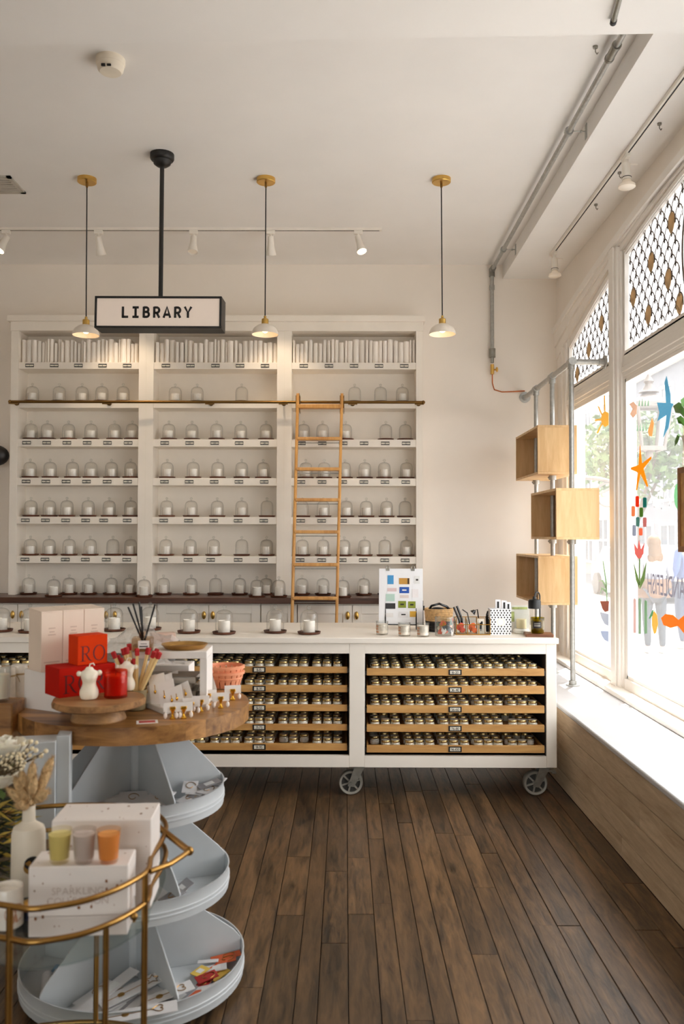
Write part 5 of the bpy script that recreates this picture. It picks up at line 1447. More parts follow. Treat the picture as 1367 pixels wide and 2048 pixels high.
# ------------------------------------------------------------------ packets lying in the tiers
def packet(label, px, py, z, w, l, rz, tilt, mat_, motif=None, cat='packet', group='packets in the carousel trays', th=.003):
    b = WZ(px, py, z)
    t = thing('packet', label, cat, (b.x, b.y, z), rz, group)
    R = Matrix.Rotation(tilt, 4, 'X')
    part('sleeve', MB().box(-w / 2, w / 2, 0, l, 0, th, R), mat_, t, bevel=.0008)
    if motif == 'heart':
        H = [(.018 * math.sin(q) ** 3, .0013 * (13 * math.cos(q) - 5 * math.cos(2 * q) - 2 * math.cos(3 * q) - math.cos(4 * q))) for q in [2 * PI * j / 24 for j in range(24)]]
        part('wire_heart', MB().tube([R @ Vector((x, l * .74 + y, th + .0015)) for x, y in H], .0013, 5, True), 'gold', t)
    if motif == 'star':
        S_ = [((.026 if j % 2 == 0 else .012) * math.sin(PI * j / 5), (.026 if j % 2 == 0 else .012) * math.cos(PI * j / 5)) for j in range(10)]
        part('wire_star', MB().tube([R @ Vector((x, l * .76 + y, th + .0015)) for x, y in S_], .0013, 5, True), 'gold', t)
    if motif in ('heart', 'star'):
        part('seal', MB().lathe([(.012, th), (.012, th + .0008)], 16, R @ Matrix.Translation((0, l * .3, 0))), 'old_gold', t)
        part('wire_stem', MB().cyl(R @ Vector((0, .01, th + .001)), R @ Vector((0, l * .68, th + .001)), .001, n=5), 'gold', t)
    if motif == 'stamp': part('print', MB().box(-w * .28, w * .28, l * .3, l * .7, th, th + .0006, R), 'mb_markw', t)
    if motif == 'curl': part('wire', MB().tube([R @ Vector((.02 * math.cos(q) * (1 - q / 12), l * .6 + .022 * math.sin(q), th + .0012)) for q in [j * .45 for j in range(14)]], .0012, 5), 'gold', t)
    return t
pm('packet_white', (222, 220, 220), .6, var=.03); pm('packet_grey', (150, 148, 150), .6, var=.08)
pm('packet_orange', (214, 96, 48), .6, var=.05); pm('packet_red', (178, 44, 40), .6, var=.05); pm('packet_yellow', (226, 190, 84), .6, var=.05); pm('packet_blue', (132, 168, 196), .6, var=.08); pm('packet_navy', (52, 58, 78), .6)
z3 = tiers[2][1] - .078 + .0045; z2 = tiers[1][1] - .078 + .0045; z1 = tiers[0][1] - .078 + .0045
def Z3(px, py, y): return W(px, py, y)
pk = [('white sparkler packet with a gold star in the lowest tray', 200, 2012, z3 + .045, .065, .24, -.95, .16, 'packet_white', 'star'),
      ('white sparkler packet with a gold heart at the front of the lowest tray', 205, 2040, z3 + .06, .065, .23, -1.32, .06, 'packet_white', 'heart'),
      ('white sparkler packet with a gold heart nearest the right divider of the lowest tray', 290, 2006, z3 + .055, .06, .16, -1.1, .14, 'packet_white', 'heart'),
      ('white sparkler packet lying flat under the star one', 175, 2036, z3 + .03, .06, .24, -.75, .1, 'packet_white', None),
      ('white sparkler packet leaning along the left divider', 150, 2034, z3 + .03, .05, .25, -.62, .2, 'packet_white', 'stamp'),
      ('pale packet standing upright at the back of the front compartment', 250, 1945, z3 + .004, .035, .1, -.3, 1.1, 'packet_grey', None),
      ('second pale packet standing upright at the back of the front compartment', 265, 1948, z3 + .004, .035, .11, -.15, 1.15, 'packet_white', None),
      ('third pale packet standing upright at the back of the front compartment', 280, 1952, z3 + .004, .035, .105, .0, 1.15, 'packet_white', None),
      ('fourth pale packet standing upright beside the post', 296, 1956, z3 + .004, .035, .11, .15, 1.1, 'packet_grey', None),
      ('fifth pale packet standing upright near the right divider', 314, 1966, z3 + .004, .035, .10, .3, 1.05, 'packet_grey', None),
      ('orange packet on the right side of the lowest tray', 422, 1921, z3 + .02, .04, .11, -1.25, .1, 'packet_orange', 'curl'),
      ('white rolled packet beside the orange one in the lowest tray', 395, 1925, z3 + .022, .022, .075, -1.5, .05, 'packet_white', None),
      ('yellow packet in the lowest tray near the right divider', 388, 1952, z3 + .016, .042, .06, -.6, .1, 'packet_yellow', 'stamp'),
      ('folded orange packet behind the yellow one', 414, 1950, z3 + .012, .045, .06, -.7, .12, 'packet_orange', None),
      ('red packet with a round seal in the lowest tray', 400, 1975, z3 + .012, .04, .055, -.4, .1, 'packet_red', 'curl'),
      ('white packet at the right rim of the lowest tray', 418, 1978, z3 + .02, .03, .07, -.9, .15, 'packet_white', None),
      ('dark red packet leaning at the left of the lowest tray', 155, 1945, z3 + .006, .07, .07, .25, .9, 'packet_red', 'stamp'),
      ('light blue packet in the left compartment of the lowest tray', 118, 1970, z3 + .006, .05, .09, -.5, .25, 'packet_blue', 'stamp'),
      ('second blue packet in the left compartment beside the divider', 140, 1962, z3 + .01, .04, .09, -.7, .3, 'packet_blue', None),
      ('small red packet at the divider in the left compartment', 118, 1992, z3 + .012, .035, .04, -.6, .2, 'packet_red', None),
      ('white sleeve with a gold squiggle in the upper tray', 402, 1588, z1 + .045, .05, .075, -.5, .1, 'packet_white', 'curl'),
      ('second white sleeve in the right compartment of the upper tray', 383, 1590, z1 + .04, .05, .075, -.2, .1, 'packet_white', 'stamp'),
      ('white sleeve at the right rim of the upper tray', 426, 1572, z1 + .042, .05, .07, -.3, .15, 'packet_white', 'curl'),
      ('grey sleeve in the front compartment of the upper tray', 262, 1612, z1 + .045, .1, .11, .15, .14, 'packet_white', 'curl'),
      ('second grey sleeve under it in the upper tray', 230, 1614, z1 + .038, .1, .1, .4, .1, 'packet_white', 'stamp'),
      ('third pale sleeve in the front compartment of the upper tray', 305, 1610, z1 + .05, .09, .1, -.2, .16, 'packet_white', 'curl'),
      ('dark-lined card in the middle tray behind the gold post', 338, 1798, z2 + .035, .06, .09, -.95, .5, 'packet_grey', 'stamp'),
      ('white card in the middle tray', 308, 1805, z2 + .04, .06, .09, -.5, .3, 'packet_white', None),
      ('second dark-lined card in the middle tray', 325, 1806, z2 + .05, .055, .08, -.75, .25, 'packet_grey', 'curl')]
for a in pk: packet(*a)
rp = random.Random(31)
def tier_pt(ang, r): a_ = math.radians(ang); return Vector((XCt + r * math.cos(a_), YCt + r * math.sin(a_), 0))
def strip(label, ang, r, z, w, l, rz, tl, mt, motif):
    p_ = tier_pt(ang, r); t = packet(label, 300, 1900, z, w, l, rz, tl, mt, motif); t.location = (p_.x, p_.y, z)
for k in range(12):
    strip('narrow white strip packet in the lowest tray, front compartment, %s from the left' % nth(k), -120 + k * 5.2, .27 + .04 * (k % 3), z3 + .008 + .006 * (k % 4), .042, .15, math.radians(-35 - 5 * (k % 5)), .12 + .05 * (k % 3), ['packet_white', 'packet_white', 'packet_grey'][k % 3], ['curl', None, 'stamp'][k % 3])
for k in range(6):
    strip('small %s packet in the right compartment of the lowest tray, %s from the front' % (['orange', 'white', 'red', 'yellow', 'white', 'orange'][k], nth(k)), -42 + k * 10, .26 + .03 * (k % 2), z3 + .006 + .007 * (k % 3), .05, .075, rp.uniform(-1.6, -.3), .15, ['packet_orange', 'packet_white', 'packet_red', 'packet_yellow', 'packet_white', 'packet_orange'][k], [None, 'stamp', 'curl'][k % 3])
for k in range(5):
    strip('small %s packet in the left compartment of the lowest tray, %s from the front' % (['blue', 'cream', 'red', 'blue', 'navy'][k], nth(k)), 222 - k * 9, .25 + .03 * (k % 2), z3 + .006 + .007 * (k % 3), .055, .08, rp.uniform(-1.2, .2), .2, ['packet_blue', 'packet_yellow', 'packet_red', 'packet_blue', 'packet_navy'][k], 'stamp')
for k in range(6):
    strip('pale folded sleeve in the right compartment of the upper tray, %s from the front' % nth(k), -44 + k * 9, .2 + .025 * (k % 2), z1 + .006 + .009 * k, .055, .085, rp.uniform(-1.2, .1), .2, ['packet_white', 'packet_grey'][k % 2], ['curl', 'stamp'][k % 2])
for k in range(4):
    strip('pale folded sleeve in the front compartment of the middle tray, %s from the left' % nth(k), -112 + k * 14, .24, z2 + .006 + .01 * k, .06, .09, rp.uniform(-1.0, .2), .2, ['packet_white', 'packet_grey'][k % 2], ['curl', 'stamp'][k % 2])
# rolled paper tube
p = WZ(92, 2000, z3)
solo('rolled_tube', MB().cyl((0, 0, .02), (-.035, .115, .02), .02, n=18), 'packet_white', 'speckled rolled tube in the left compartment of the lowest tray', 'tube', (p.x, p.y, z3))
# ================================================================== GOLD BAR CART, FRONT LEFT
zU_, zL_ = .812, .742
pts = []
upx = [(303, 1712), (299, 1732), (290, 1746), (262, 1764), (230, 1780), (190, 1795), (150, 1806), (100, 1814), (60, 1818), (20, 1812), (-30, 1806)]
P = [WZ(a, b, zU_) for a, b in upx]
ring = [(p.x, p.y) for p in P]
cart = thing('bar_cart', 'round-ended gold metal bar cart at the front left', 'cart', (-.8, 2.2, 0))
def L_(x, y, z): return (x + .8, y - 2.2, z)
# back half of the oval ring
xmin = ring[-1][0] - .3
right = ring[0]
full = ring[::-1]            # left-front to right
back = [(right[0] + .002, right[1] + .12), (right[0] - .02, right[1] + .25), (right[0] - .1, right[1] + .36), (right[0] - .25, right[1] + .40), (right[0] - .45, right[1] + .36), (right[0] - .58, right[1] + .2), (right[0] - .6, right[1] - .02), (right[0] - .52, right[1] - .2), (right[0] - .42, right[1] - .262)]
loop0 = full + back
def smooth_loop(P, n=4):
    out = []; N = len(P)
    for i in range(N):
        p0, p1, p2_, p3 = P[i - 1], P[i], P[(i + 1) % N], P[(i + 2) % N]
        for k in range(n):
            t = k / n
            out.append(tuple(.5 * (2 * p1[c] + (p2_[c] - p0[c]) * t + (2 * p0[c] - 5 * p1[c] + 4 * p2_[c] - p3[c]) * t * t + (3 * p1[c] - p0[c] - 3 * p2_[c] + p3[c]) * t ** 3) for c in (0, 1)))
    return out
loop = smooth_loop(loop0)
part('upper_rail', MB().tube([L_(x, y, zU_) for x, y in loop], .0066, 10, True), 'gold', cart)
part('lower_rail', MB().tube([L_(x, y, zL_) for x, y in loop], .0066, 10, True), 'gold', cart)
thin_glass('shelf_glass', (232, 238, 236), .15, .03, .02, .4)
part('glass_shelf', MB().prism([(x + .8, y - 2.2) for x, y in loop], .682, .688), 'shelf_glass', cart)
part('lower_shelf', MB().prism([(x + .8, y - 2.2) for x, y in loop], .18, .186), 'shelf_glass', cart)
part('bottom_rail', MB().tube([L_(x, y, .18) for x, y in loop], .0066, 10, True), 'gold', cart)
posts = [ring[2], ring[9], loop0[len(full) + 3], loop0[len(full) + 5], loop0[len(full) + 7]]
p2 = WZ(212, 1848, zL_)
for i, (x, y) in enumerate(posts):
    part('post', MB().cyl(L_(x, y, .0), L_(x, y, zU_), .0075, n=12), 'gold', cart)
part('post', MB().cyl(L_(p2.x, p2.y, 0), L_(p2.x, p2.y, zL_), .0068, n=12), 'gold', cart)
h0 = WZ(300, 1743, zU_); h1 = WZ(340, 1728, zU_); h2 = WZ(378, 1702, zU_); h3 = WZ(309, 1648, zU_)
part('handle', MB().tube([L_(*h0), L_(*h1), L_(h1.x * .4 + h2.x * .6, h1.y * .4 + h2.y * .6 - .004, zU_), L_(*h2)], .0068, 10).tube([L_(*h2), L_(*h3), L_(h3.x - .1, h3.y + .06, zU_)], .0085, 10).ball(L_(*h2), .0115, 12, 8), 'gold', cart)
q = WZ(268, 1826, zL_); part('bolt', MB().ball(L_(q.x, q.y, zL_ - .008), .009, 8, 6).cyl(L_(q.x, q.y, zL_ - .02), L_(q.x, q.y, zL_), .004, n=6), 'gold', cart)
zs = .6885
# white speckled boxes
pm('speckled_box', (236, 228, 222), .6, var=.02); pm('gold_fleck', (150, 96, 50), .35, .6); pm('emboss', (204, 190, 180), .6)
def speckbox(label, loc, rz, w, d, h, seed, lettered):
    t = thing('speckled_box', label, 'box', loc, rz, 'speckled white boxes on the cart')
    part('base', MB().box(0, w, 0, d, 0, h * .28), 'speckled_box', t, bevel=.002)
    part('lid', MB().box(-.001, w + .001, -.001, d + .001, h * .285, h), 'speckled_box', t, bevel=.003)
    r = random.Random(seed); m = MB()
    for k in range(34):
        s = r.choice([.0012, .0016, .002, .0035]); x = r.uniform(.01, w - .01)
        po = [(s * math.cos(a) * r.uniform(.6, 1.2), s * 1.2 * math.sin(a)) for a in [2 * PI * j / 6 for j in range(6)]]
        if k % 3: m.prism(po, 0, .0004, Matrix.Translation((x, -.0012, r.uniform(.01, h - .008))) @ Matrix.Rotation(PI / 2, 4, 'X'))
        else: m.prism(po, 0, .0004, Matrix.Translation((x, r.uniform(.005, d - .01), h + .0002)))
    fk = part('flecks', m, 'gold_fleck', t, smooth=False); fk['kind'] = 'stuff'
    if lettered:
        m = MB(); m.text('SPARKLING', .023, 0, .0006, Matrix.Translation((w * .5, -.0014, h * .60)) @ Matrix.Rotation(PI / 2, 4, 'X')); part('lettering', m, 'emboss', t, smooth=False)
        m = MB(); m.text('COLLECTION', .023, 0, .0006, Matrix.Translation((w * .5, -.0014, h * .46)) @ Matrix.Rotation(PI / 2, 4, 'X'))
        part('lettering', m, 'emboss', t, smooth=False)
    return t
A = W(58, 1866, 1.97); B = W(256, 1862, 1.985)
hF = W(59, 1734, 1.965).z - zs; wF = B.x - A.x
speckbox('front white speckled box with faint lettering carrying three small candles', (A.x, 1.965, zs), math.radians(4), wF, .1, hF, 1, True)
A = W(104, 1641, 2.105); B = W(300, 1641, 2.105); hBk = A.z - zs
speckbox('taller white speckled box behind the small candles', (A.x, 2.105, zs), math.radians(3), B.x - A.x, .13, hBk, 2, False)
# three votives
for i, (px, c, cw) in enumerate(((119, (232, 218, 140), 'yellow'), (168, (216, 200, 190), 'grey-pink'), (217, (242, 168, 84), 'orange'))):
    z = zs + hF + .0005
    p = WZ(px, 1724, z)
    thin_glass('votive_glass_%d' % i, tuple(int(v * .1 + 228) for v in c), .12, .06, .05, .35, c)
    pm('votive_wax_%d' % i, tuple(int(v * .85 + 30) for v in c), .5)
    t = thing('small_candle', '%s tinted glass votive candle on the white speckled box' % cw, 'candle', (p.x, p.y, z), 0, 'votives on the cart')
    part('glass', MB().lathe([(.019, 0), (.0212, .003), (.0275, .076), (.026, .076), (.0215, .01), (.001, .009)], 26, cap1=False), 'votive_glass_%d' % i, t)
    part('wax', MB().lathe([(.0205, .0095), (.0212, .011), (.0252, .066), (.001, .065)], 24), 'votive_wax_%d' % i, t)
# ceramic bottle with bunny-tail grass
pm('ceramic', (228, 218, 200), .45, var=.04, scale=8)
pv = WZ(56, 1782, zs)
bt = thing('ceramic_bottle', 'cream ceramic bottle vase with a round black sticker', 'vase', (pv.x, pv.y, zs))
part('body', MB().lathe([(.040, 0), (.043, .004), (.042, .15), (.038, .165), (.024, .174), (.0165, .18), (.0155, .216), (.0165, .22), (.012, .22), (.012, .17)], 30, cap1=False), 'ceramic', bt)
def patch(m, r, a0, a1, z0, z1, n=14):
    ac, zc = (a0 + a1) / 2, (z0 + z1) / 2
    vs = [(r * math.cos(ac), r * math.sin(ac), zc)]
    for k in range(n): q = 2 * PI * k / n; a = ac + (a1 - a0) / 2 * math.cos(q); z = zc + (z1 - z0) / 2 * math.sin(q); vs.append((r * math.cos(a), r * math.sin(a), z))
    m.add(vs, [(0, 1 + k, 1 + (k + 1) % n) for k in range(n)])
m = MB(); patch(m, .0436, -1.45, -.55, .068, .102); m.mat(1); patch(m, .0433, -1.5, -.7, .058, .092)
part('sticker', m, ['black', 'old_gold'], bt)
pm('bunny_tail', (204, 172, 126), .95, var=.25, scale=120, bump=.8); pm('dry_stem', (150, 124, 78), .9)
bt_px = [(52, 1598, 72, 38), (38, 1572, 62, 30), (64, 1545, 66, 50), (88, 1560, 68, 20), (96, 1535, 64, 40), (46, 1560, 58, 36), (75, 1590, 62, 14), (58, 1580, 60, 45), (84, 1592, 62, 12), (30, 1590, 60, 40), (66, 1570, 60, 30), (92, 1550, 62, 25), (44, 1610, 60, 10)]
rt = random.Random(9)
vt_top = Vector((pv.x, pv.y, zs + .214))
for i, (px, py, ln, _) in enumerate(bt_px):
    yy = pv.y + rt.uniform(-.04, .04)
    tip = W(px, py, yy); d = (tip - vt_top); dn = d.normalized()
    t = thing('bunny_tail_stem', 'fluffy tan bunny-tail grass stem in the ceramic bottle, %s from the left' % nth(sorted(range(13), key=lambda q: bt_px[q][0]).index(i)), 'dried grass', (0, 0, 0), 0, 'bunny-tail grass in the bottle')
    part('stem', MB().tube([vt_top - Vector((0, 0, .1)), vt_top, vt_top + d * .6, tip], .0012, 5), 'dry_stem', t)
    mx = Matrix.Translation(tip) @ Vector((0, 0, 1)).rotation_difference(dn).to_matrix().to_4x4()
    m = MB(); n = 14; prof = [(.001, -.03), (.008, -.026), (.0125, -.012), (.0115, .006), (.007, .02), (.001, .028)]
    m.lathe(prof, n, mx)
    for k in range(220):
        u = rt.random(); j = u * 4.99; a = prof[int(j)]; b = prof[int(j) + 1]; f = j - int(j); r = a[0] + (b[0] - a[0]) * f; z = a[1] + (b[1] - a[1]) * f; q = rt.uniform(0, 2 * PI)
        c = Vector((r * math.cos(q), r * math.sin(q), z)); e = c + Vector((math.cos(q) * .007, math.sin(q) * .007, .01)); s = Vector((-math.sin(q), math.cos(q), 0)) * .0005
        m.add([mx @ (c - s), mx @ (c + s), mx @ e], [(0, 1, 2)])
    part('fluffy_head', m, 'bunny_tail', t)
# tin candle at the lower left
p = WZ(8, 1858, zs)
t = thing('label_candle', 'cream jar candle with a printed label at the lower left corner of the cart', 'candle', (p.x, p.y + .02, zs))
part('jar', MB().lathe([(.033, 0), (.036, .003), (.036, .088), (.034, .092), (.032, .092), (.032, .078), (.001, .077)], 26, cap1=False), 'wax_glass', t)
m = MB(); patch(m, .0363, -1.4, .0, .015, .06); part('label', m, 'candle_print', t)
p = WZ(52, 1858, zs)
t = thing('yellow_disc_tin', 'small dark tin with a gold rim beside the front speckled box', 'tin', (p.x - .005, p.y + .07, zs), .2)
part('body', MB().lathe([(.03, 0), (.03, .03)], 22), 'packet_navy', t); part('rim', MB().lathe([(.0305, .028), (.031, .032), (.028, .033)], 22), 'gold_bright', t)

# bouquet of white roses and berries at the left edge
pm('petal', (238, 232, 216), .6, var=.05, sss=.1); pm('berry', (232, 216, 180), .5, var=.05); pm('leaf_green', (88, 110, 56), .6, var=.2); pm('stem_brown', (96, 78, 52), .8)
vp = Vector((W(-40, 1700, 2.3).x, 2.3, zs))
fv = thing('flower_vase', 'white vase behind the left edge holding the roses', 'vase', vp)
fv['label'] = 'plain white flower vase half hidden at the left edge of the cart'
part('body', MB().lathe([(.03, 0), (.042, .01), (.046, .06), (.03, .11), (.022, .13), (.026, .14), (.022, .139), (.018, .128)], 24, cap1=False), 'ceramic', fv)
def rose(label, c, r, seed):
    t = thing('white_rose', label, 'flower', (0, 0, 0), 0, 'white roses at the left edge')
    rr = random.Random(seed); m = MB()
    for ringi, (n, rad, tilt) in enumerate(((3, .25, .1), (5, .5, .35), (6, .8, .7), (7, 1.0, 1.05))):
        for k in range(n):
            a = 2 * PI * k / n + ringi * .5; vs = []
            for j in range(5):
                for i in range(5):
                    u, v = (i - 2) / 2, j / 4
                    q = a + u * (PI / n) * 1.25
                    rr_ = r * rad * (.35 + .65 * math.sin(v * 1.5)) + r * .1 * v * v * (ringi > 1)
                    z = r * (1.05 - tilt * .35) * v * (1 - .18 * u * u) - r * .35
                    vs.append(Vector(c) + Vector((rr_ * math.cos(q), rr_ * math.sin(q), z)))
            m.add(vs, [(j * 5 + i, j * 5 + i + 1, (j + 1) * 5 + i + 1, (j + 1) * 5 + i) for j in range(4) for i in range(4)])
    o = part('petals', m, 'petal', t, angle=80)
    part('stem', MB().tube([Vector(c) - Vector((0, 0, r * .35)), (vp + Vector((0, 0, .25))) * .5 + Vector(c) * .5 - Vector((0, 0, .06)), vp + Vector((0, 0, .13)), vp + Vector((0, 0, .05))], .003, 6), 'leaf_green', t)
    lm_ = MB()
    b = Vector(c) - Vector((0, 0, r * .5))
    for k in range(4):
        a = k * 1.6 + seed; d_ = Vector((math.cos(a), math.sin(a), -.2)); s = Vector((-math.sin(a), math.cos(a), 0))
        lm_.add([b, b + d_ * r * .6 + s * r * .22, b + d_ * r * 1.15, b + d_ * r * .6 - s * r * .22], [(0, 1, 2, 3)])
    part('leaves', lm_, 'leaf_green', t)
rose('large white rose at the left edge above the ceramic bottle', W(12, 1500, 2.3), .058, 1)
rose('lower white rose cut by the left edge', W(2, 1560, 2.27), .05, 2)
rb3 = random.Random(6)
def berries(label, spots, Y, r):
    t = thing('berry_spray', label, 'berries', (0, 0, 0), 0, 'berry sprays at the left edge')
    base = vp + Vector((0, 0, .14)); m = MB(); 
    mid = W(*spots[0], Y) * .6 + base * .4
    for k, (px, py) in enumerate(spots):
        c = W(px, py, Y + rb3.uniform(-.02, .02)); m.tube([mid, (mid + c) * .5 + Vector((0, 0, .008)), c], .0012, 5)
        part('berry', MB().ball(c, r * rb3.uniform(.85, 1.15), 10, 6), 'berry', t)
    m.tube([base - Vector((0, 0, .06)), base, mid], .0015, 5); part('twig', m, 'stem_brown', t)
berries('loose spray of pale berries right of the large white rose', [(62, 1483), (73, 1485), (46, 1488), (64, 1497), (54, 1501), (72, 1501), (83, 1509), (92, 1502), (60, 1511), (70, 1514), (82, 1512), (50, 1516)], 2.25, .0058)
sp_ = [(5 + (k % 7) * 7 + rb3.uniform(-3, 3), 1512 + (k // 7) * 6.5 + rb3.uniform(-2, 2) - (k % 7) * 1.2) for k in range(42)]
berries('dense cluster of small cream berries under the large white rose', sp_, 2.22, .0042)

# foliage bundle behind the bottle, left edge
pm('dark_leaf', (44, 52, 26), .6, var=.3); pm('yellow_leaf', (186, 160, 70), .6, var=.25)
fo = thing('grass_bundle', 'dark green and yellow dried leaf bundle at the left edge behind the bottle', 'dried leaves', (0, 0, 0))
for mi, nm in ((0, 'dark_leaf'), (1, 'yellow_leaf')):
    m = MB()
    for k in range(90 if mi == 0 else 45):
        y = 2.42 + rt.uniform(-.05, .05); px = rt.uniform(-60, 34); py = rt.uniform(1595, 1760)
        a = W(px, py, y); L = rt.uniform(.05, .11); th = rt.uniform(-.5, .6); d = Vector((math.cos(th), rt.uniform(-.4, .2), math.sin(th))) * L; s = Vector((0, 0, rt.uniform(.003, .006)))
        m.add([a, a + d * .5 + s, a + d, a + d * .5 - s], [(0, 1, 2, 3)])
    o = part('leaves', m, nm, fo, smooth=False); o['kind'] = 'stuff'
bx_ = W(-10, 1680, 2.52)
part('pot', MB().lathe([(.09, zs - bx_.z), (.1, zs - bx_.z + .02), (.11, .0), (.1, .0)], 24, Matrix.Translation(bx_)), 'black', fo)

# pale grey display box behind the bottle
gz = W(60, 1655, 2.62)
solo('grey_display_box', MB().box(-.1, .015, 0, .1, zs - .01, W(112, 1484, 2.62).z - .0).box(.015, .055, .02, .1, zs - .01, W(112, 1484, 2.62).z + .012), 'tray_metal', 'pale grey upright display box between the flowers and the carousel', 'display box', (W(100, 1560, 2.62).x, 2.62, 0), math.radians(12), bevel=.002)
for o in bpy.data.objects:
    if o.name == 'grey_display_box': gdb = o

# dark side table with wood block, candles and stacked jars at the far left
zt_ = .885
st = thing('side_table', 'dark side table at the left edge carrying candle jars', 'table', (-1.62, 3.0, 0))
part('top', MB().box(-.5, .385, -.25, .5, zt_ - .03, zt_), 'black', st, bevel=.003)
for x in (-.45, .33):
    for y in (-.2, .45): part('leg', MB().box(x - .02, x + .02, y - .02, y + .02, 0, zt_ - .03), 'black', st)
part('apron', MB().box(-.46, .36, -.21, -.19, .3, zt_ - .03), 'black', st)
wb = W(24, 1408, 2.86)
solo('wooden_block', MB().box(-.16, 0, 0, .12, 0, wb.z - zt_), 'top_wood', 'square wooden block under the glass candle at the left edge', 'block', (wb.x, 2.86, zt_), bevel=.006)
t = thing('glass_candle', 'cream candle in a clear glass on the wooden block at the left edge', 'candle', (W(-2, 1404, 2.91).x, 2.91, wb.z), 0)
part('glass', MB().lathe([(.03, 0), (.034, .004), (.038, .115), (.036, .115), (.031, .01)], 24, cap1=False), 'clear_glass', t)
part('wax', MB().lathe([(.03, .011), (.0305, .013), (.0335, .09), (.001, .089)], 24), 'wax', t)
spots = [(12, 1428, 3.05, 0), (38, 1432, 3.1, 0), (-14, 1428, 3.08, 0), (14, 1365, 3.07, 1), (38, 1368, 3.12, 1), (-14, 1365, 3.1, 1)]
pm('twine', (186, 160, 118), .9)
for i, (px, py, y, lv) in enumerate(spots):
    x = W(px, py, y).x
    t = thing('tied_candle', 'white candle jar tied with twine, %s in the %s row of the left-edge stack' % (['middle', 'right', 'left'][i % 3], ['bottom', 'top'][lv]), 'candle', (x, y, zt_ + lv * .1245), 0, 'twine-tied candle jars')
    part('jar', MB().lathe([(.026, 0), (.029, .003), (.03, .112), (.028, .122), (.001, .124)], 22), 'wax_glass', t)
    m = MB().lathe([(.0308, .104), (.032, .107), (.0308, .11)], 22, None, False, False); m.tube([(-.02, -.024, .125), (0, 0, .1275), (.02, .024, .125)], .0015, 5).tube([(0, -.03, .108), (.012, -.036, .09), (.016, -.034, .075)], .0014, 5)
    m = MB().lathe([(.0305, .09), (.0315, .093), (.0305, .096)], 22, None, False, False).tube([(0, -.031, .093), (.012, -.036, .08), (.016, -.034, .066)], .0014, 5)
    part('twine', m, 'twine', t)
# ================================================================== WINDOW DECALS
def GP(px, py):  # point on the glass plane
    v = WX(px, py, GX - .003); return (v.y, v.z)
def decal(name, label, polys, col, cat='window decal', group='painted decals on the window', thick=.0015):
    """painted cut-out stuck on the inside of the glass"""
    nm = 'decal_%d_%d_%d' % col; film(nm, tuple(int(c * .8 + 30) for c in col), .6)
    m = MB()
    for po in polys: m.prism([GP(*p) for p in po], GX - .0035, GX - .0035 + thick, MXW)
    return solo(name, m, nm, label, cat, (0, 0, 0), 0, group)
def star(cx, cy, pts):
    return pts
sf = [(1279, 889), (1283, 927), (1301, 913), (1302, 917), (1286, 937), (1295, 972), (1293, 974), (1280, 948), (1273, 981), (1271, 980), (1275, 945), (1261, 939), (1261, 935), (1276, 930)]
decal('starfish_decal', 'yellow starfish painted decal on the big window', [sf], (240, 172, 40))
bl = [(1270, 992, 1277, 1014, (222, 70, 32)), (1285, 995, 1292, 1015, (40, 132, 124)), (1262, 1012, 1269, 1033, (236, 160, 116)), (1278, 1015, 1285, 1034, (104, 142, 66)), (1271, 1034, 1278, 1053, (104, 152, 142)), (1285, 1035, 1292, 1054, (206, 142, 138)), (1264, 1050, 1271, 1072, (172, 178, 192)), (1277, 1056, 1284, 1071, (236, 140, 106))]
cw = ['red', 'teal', 'peach', 'olive green', 'grey-teal', 'dusty pink', 'lavender grey', 'salmon']
for (a, b, c, d, col), w_ in zip(bl, cw):
    decal('brick_decal', 'small %s rounded brick decal under the starfish' % w_, [[(a + 1, b), (c - 1, b), (c, b + 2), (c, d - 2), (c - 1, d), (a + 1, d), (a, d - 2), (a, b + 2)]], col, group='brick decals on the window')
decal('tulip_decal', 'pink tulip head decal on the big window', [[(1267, 1086), (1274, 1098), (1277, 1080), (1281, 1098), (1288, 1086), (1286, 1108), (1280, 1117), (1275, 1117), (1269, 1108)]], (226, 142, 136))
decal('tulip_leaf_decal', 'green tulip stem and leaves decal under the pink tulip head', [[(1277, 1117), (1279, 1117), (1279, 1170), (1277, 1170)], [(1266, 1124), (1278, 1164), (1278, 1178), (1271, 1160)], [(1292, 1124), (1279, 1164), (1279, 1178), (1288, 1160)]], (142, 166, 112))
for k, (x, y0, y1, c, w_) in enumerate(((1268, 1196, 1266, (222, 196, 190), 'pinkish'), (1278, 1196, 1268, (164, 186, 160), 'grey-green'), (1290, 1200, 1267, (150, 182, 150), 'green'))):
    decal('reed_decal', 'tall narrow %s reed decal low on the big window' % w_, [[(x - 2, y0 + 3), (x, y0), (x + 3, y0 + 3), (x + 3, y1), (x - 2, y1)]], c, group='reed decals')
decal('lemon_decal', 'yellow lemon-shaped decal low on the big window', [[(1307, 1221), (1313, 1230), (1315, 1248), (1311, 1266), (1307, 1268), (1303, 1252), (1303, 1234)]], (232, 196, 112))
decal('lemon_leaf_decal', 'small green leaf decal beside the lemon', [[(1306, 1219), (1303, 1222), (1297, 1236), (1298, 1238), (1305, 1230)]], (126, 178, 138))
decal('fish_decal', 'large orange fish decal at the right edge of the window', [[(1321, 1236), (1330, 1228), (1345, 1230), (1356, 1240), (1368, 1230), (1378, 1228), (1380, 1280), (1368, 1268), (1355, 1252), (1340, 1256), (1326, 1250)]], (242, 150, 62))
decal('bird_decal', 'light blue flying bird decal high on the big window', [[(1332, 752), (1336, 770), (1340, 790), (1340, 806), (1346, 808), (1342, 816), (1340, 830), (1336, 855), (1325, 876), (1330, 850), (1332, 830), (1314, 842), (1318, 825), (1313, 805), (1331, 806), (1330, 785), (1328, 765)]], (128, 186, 208))
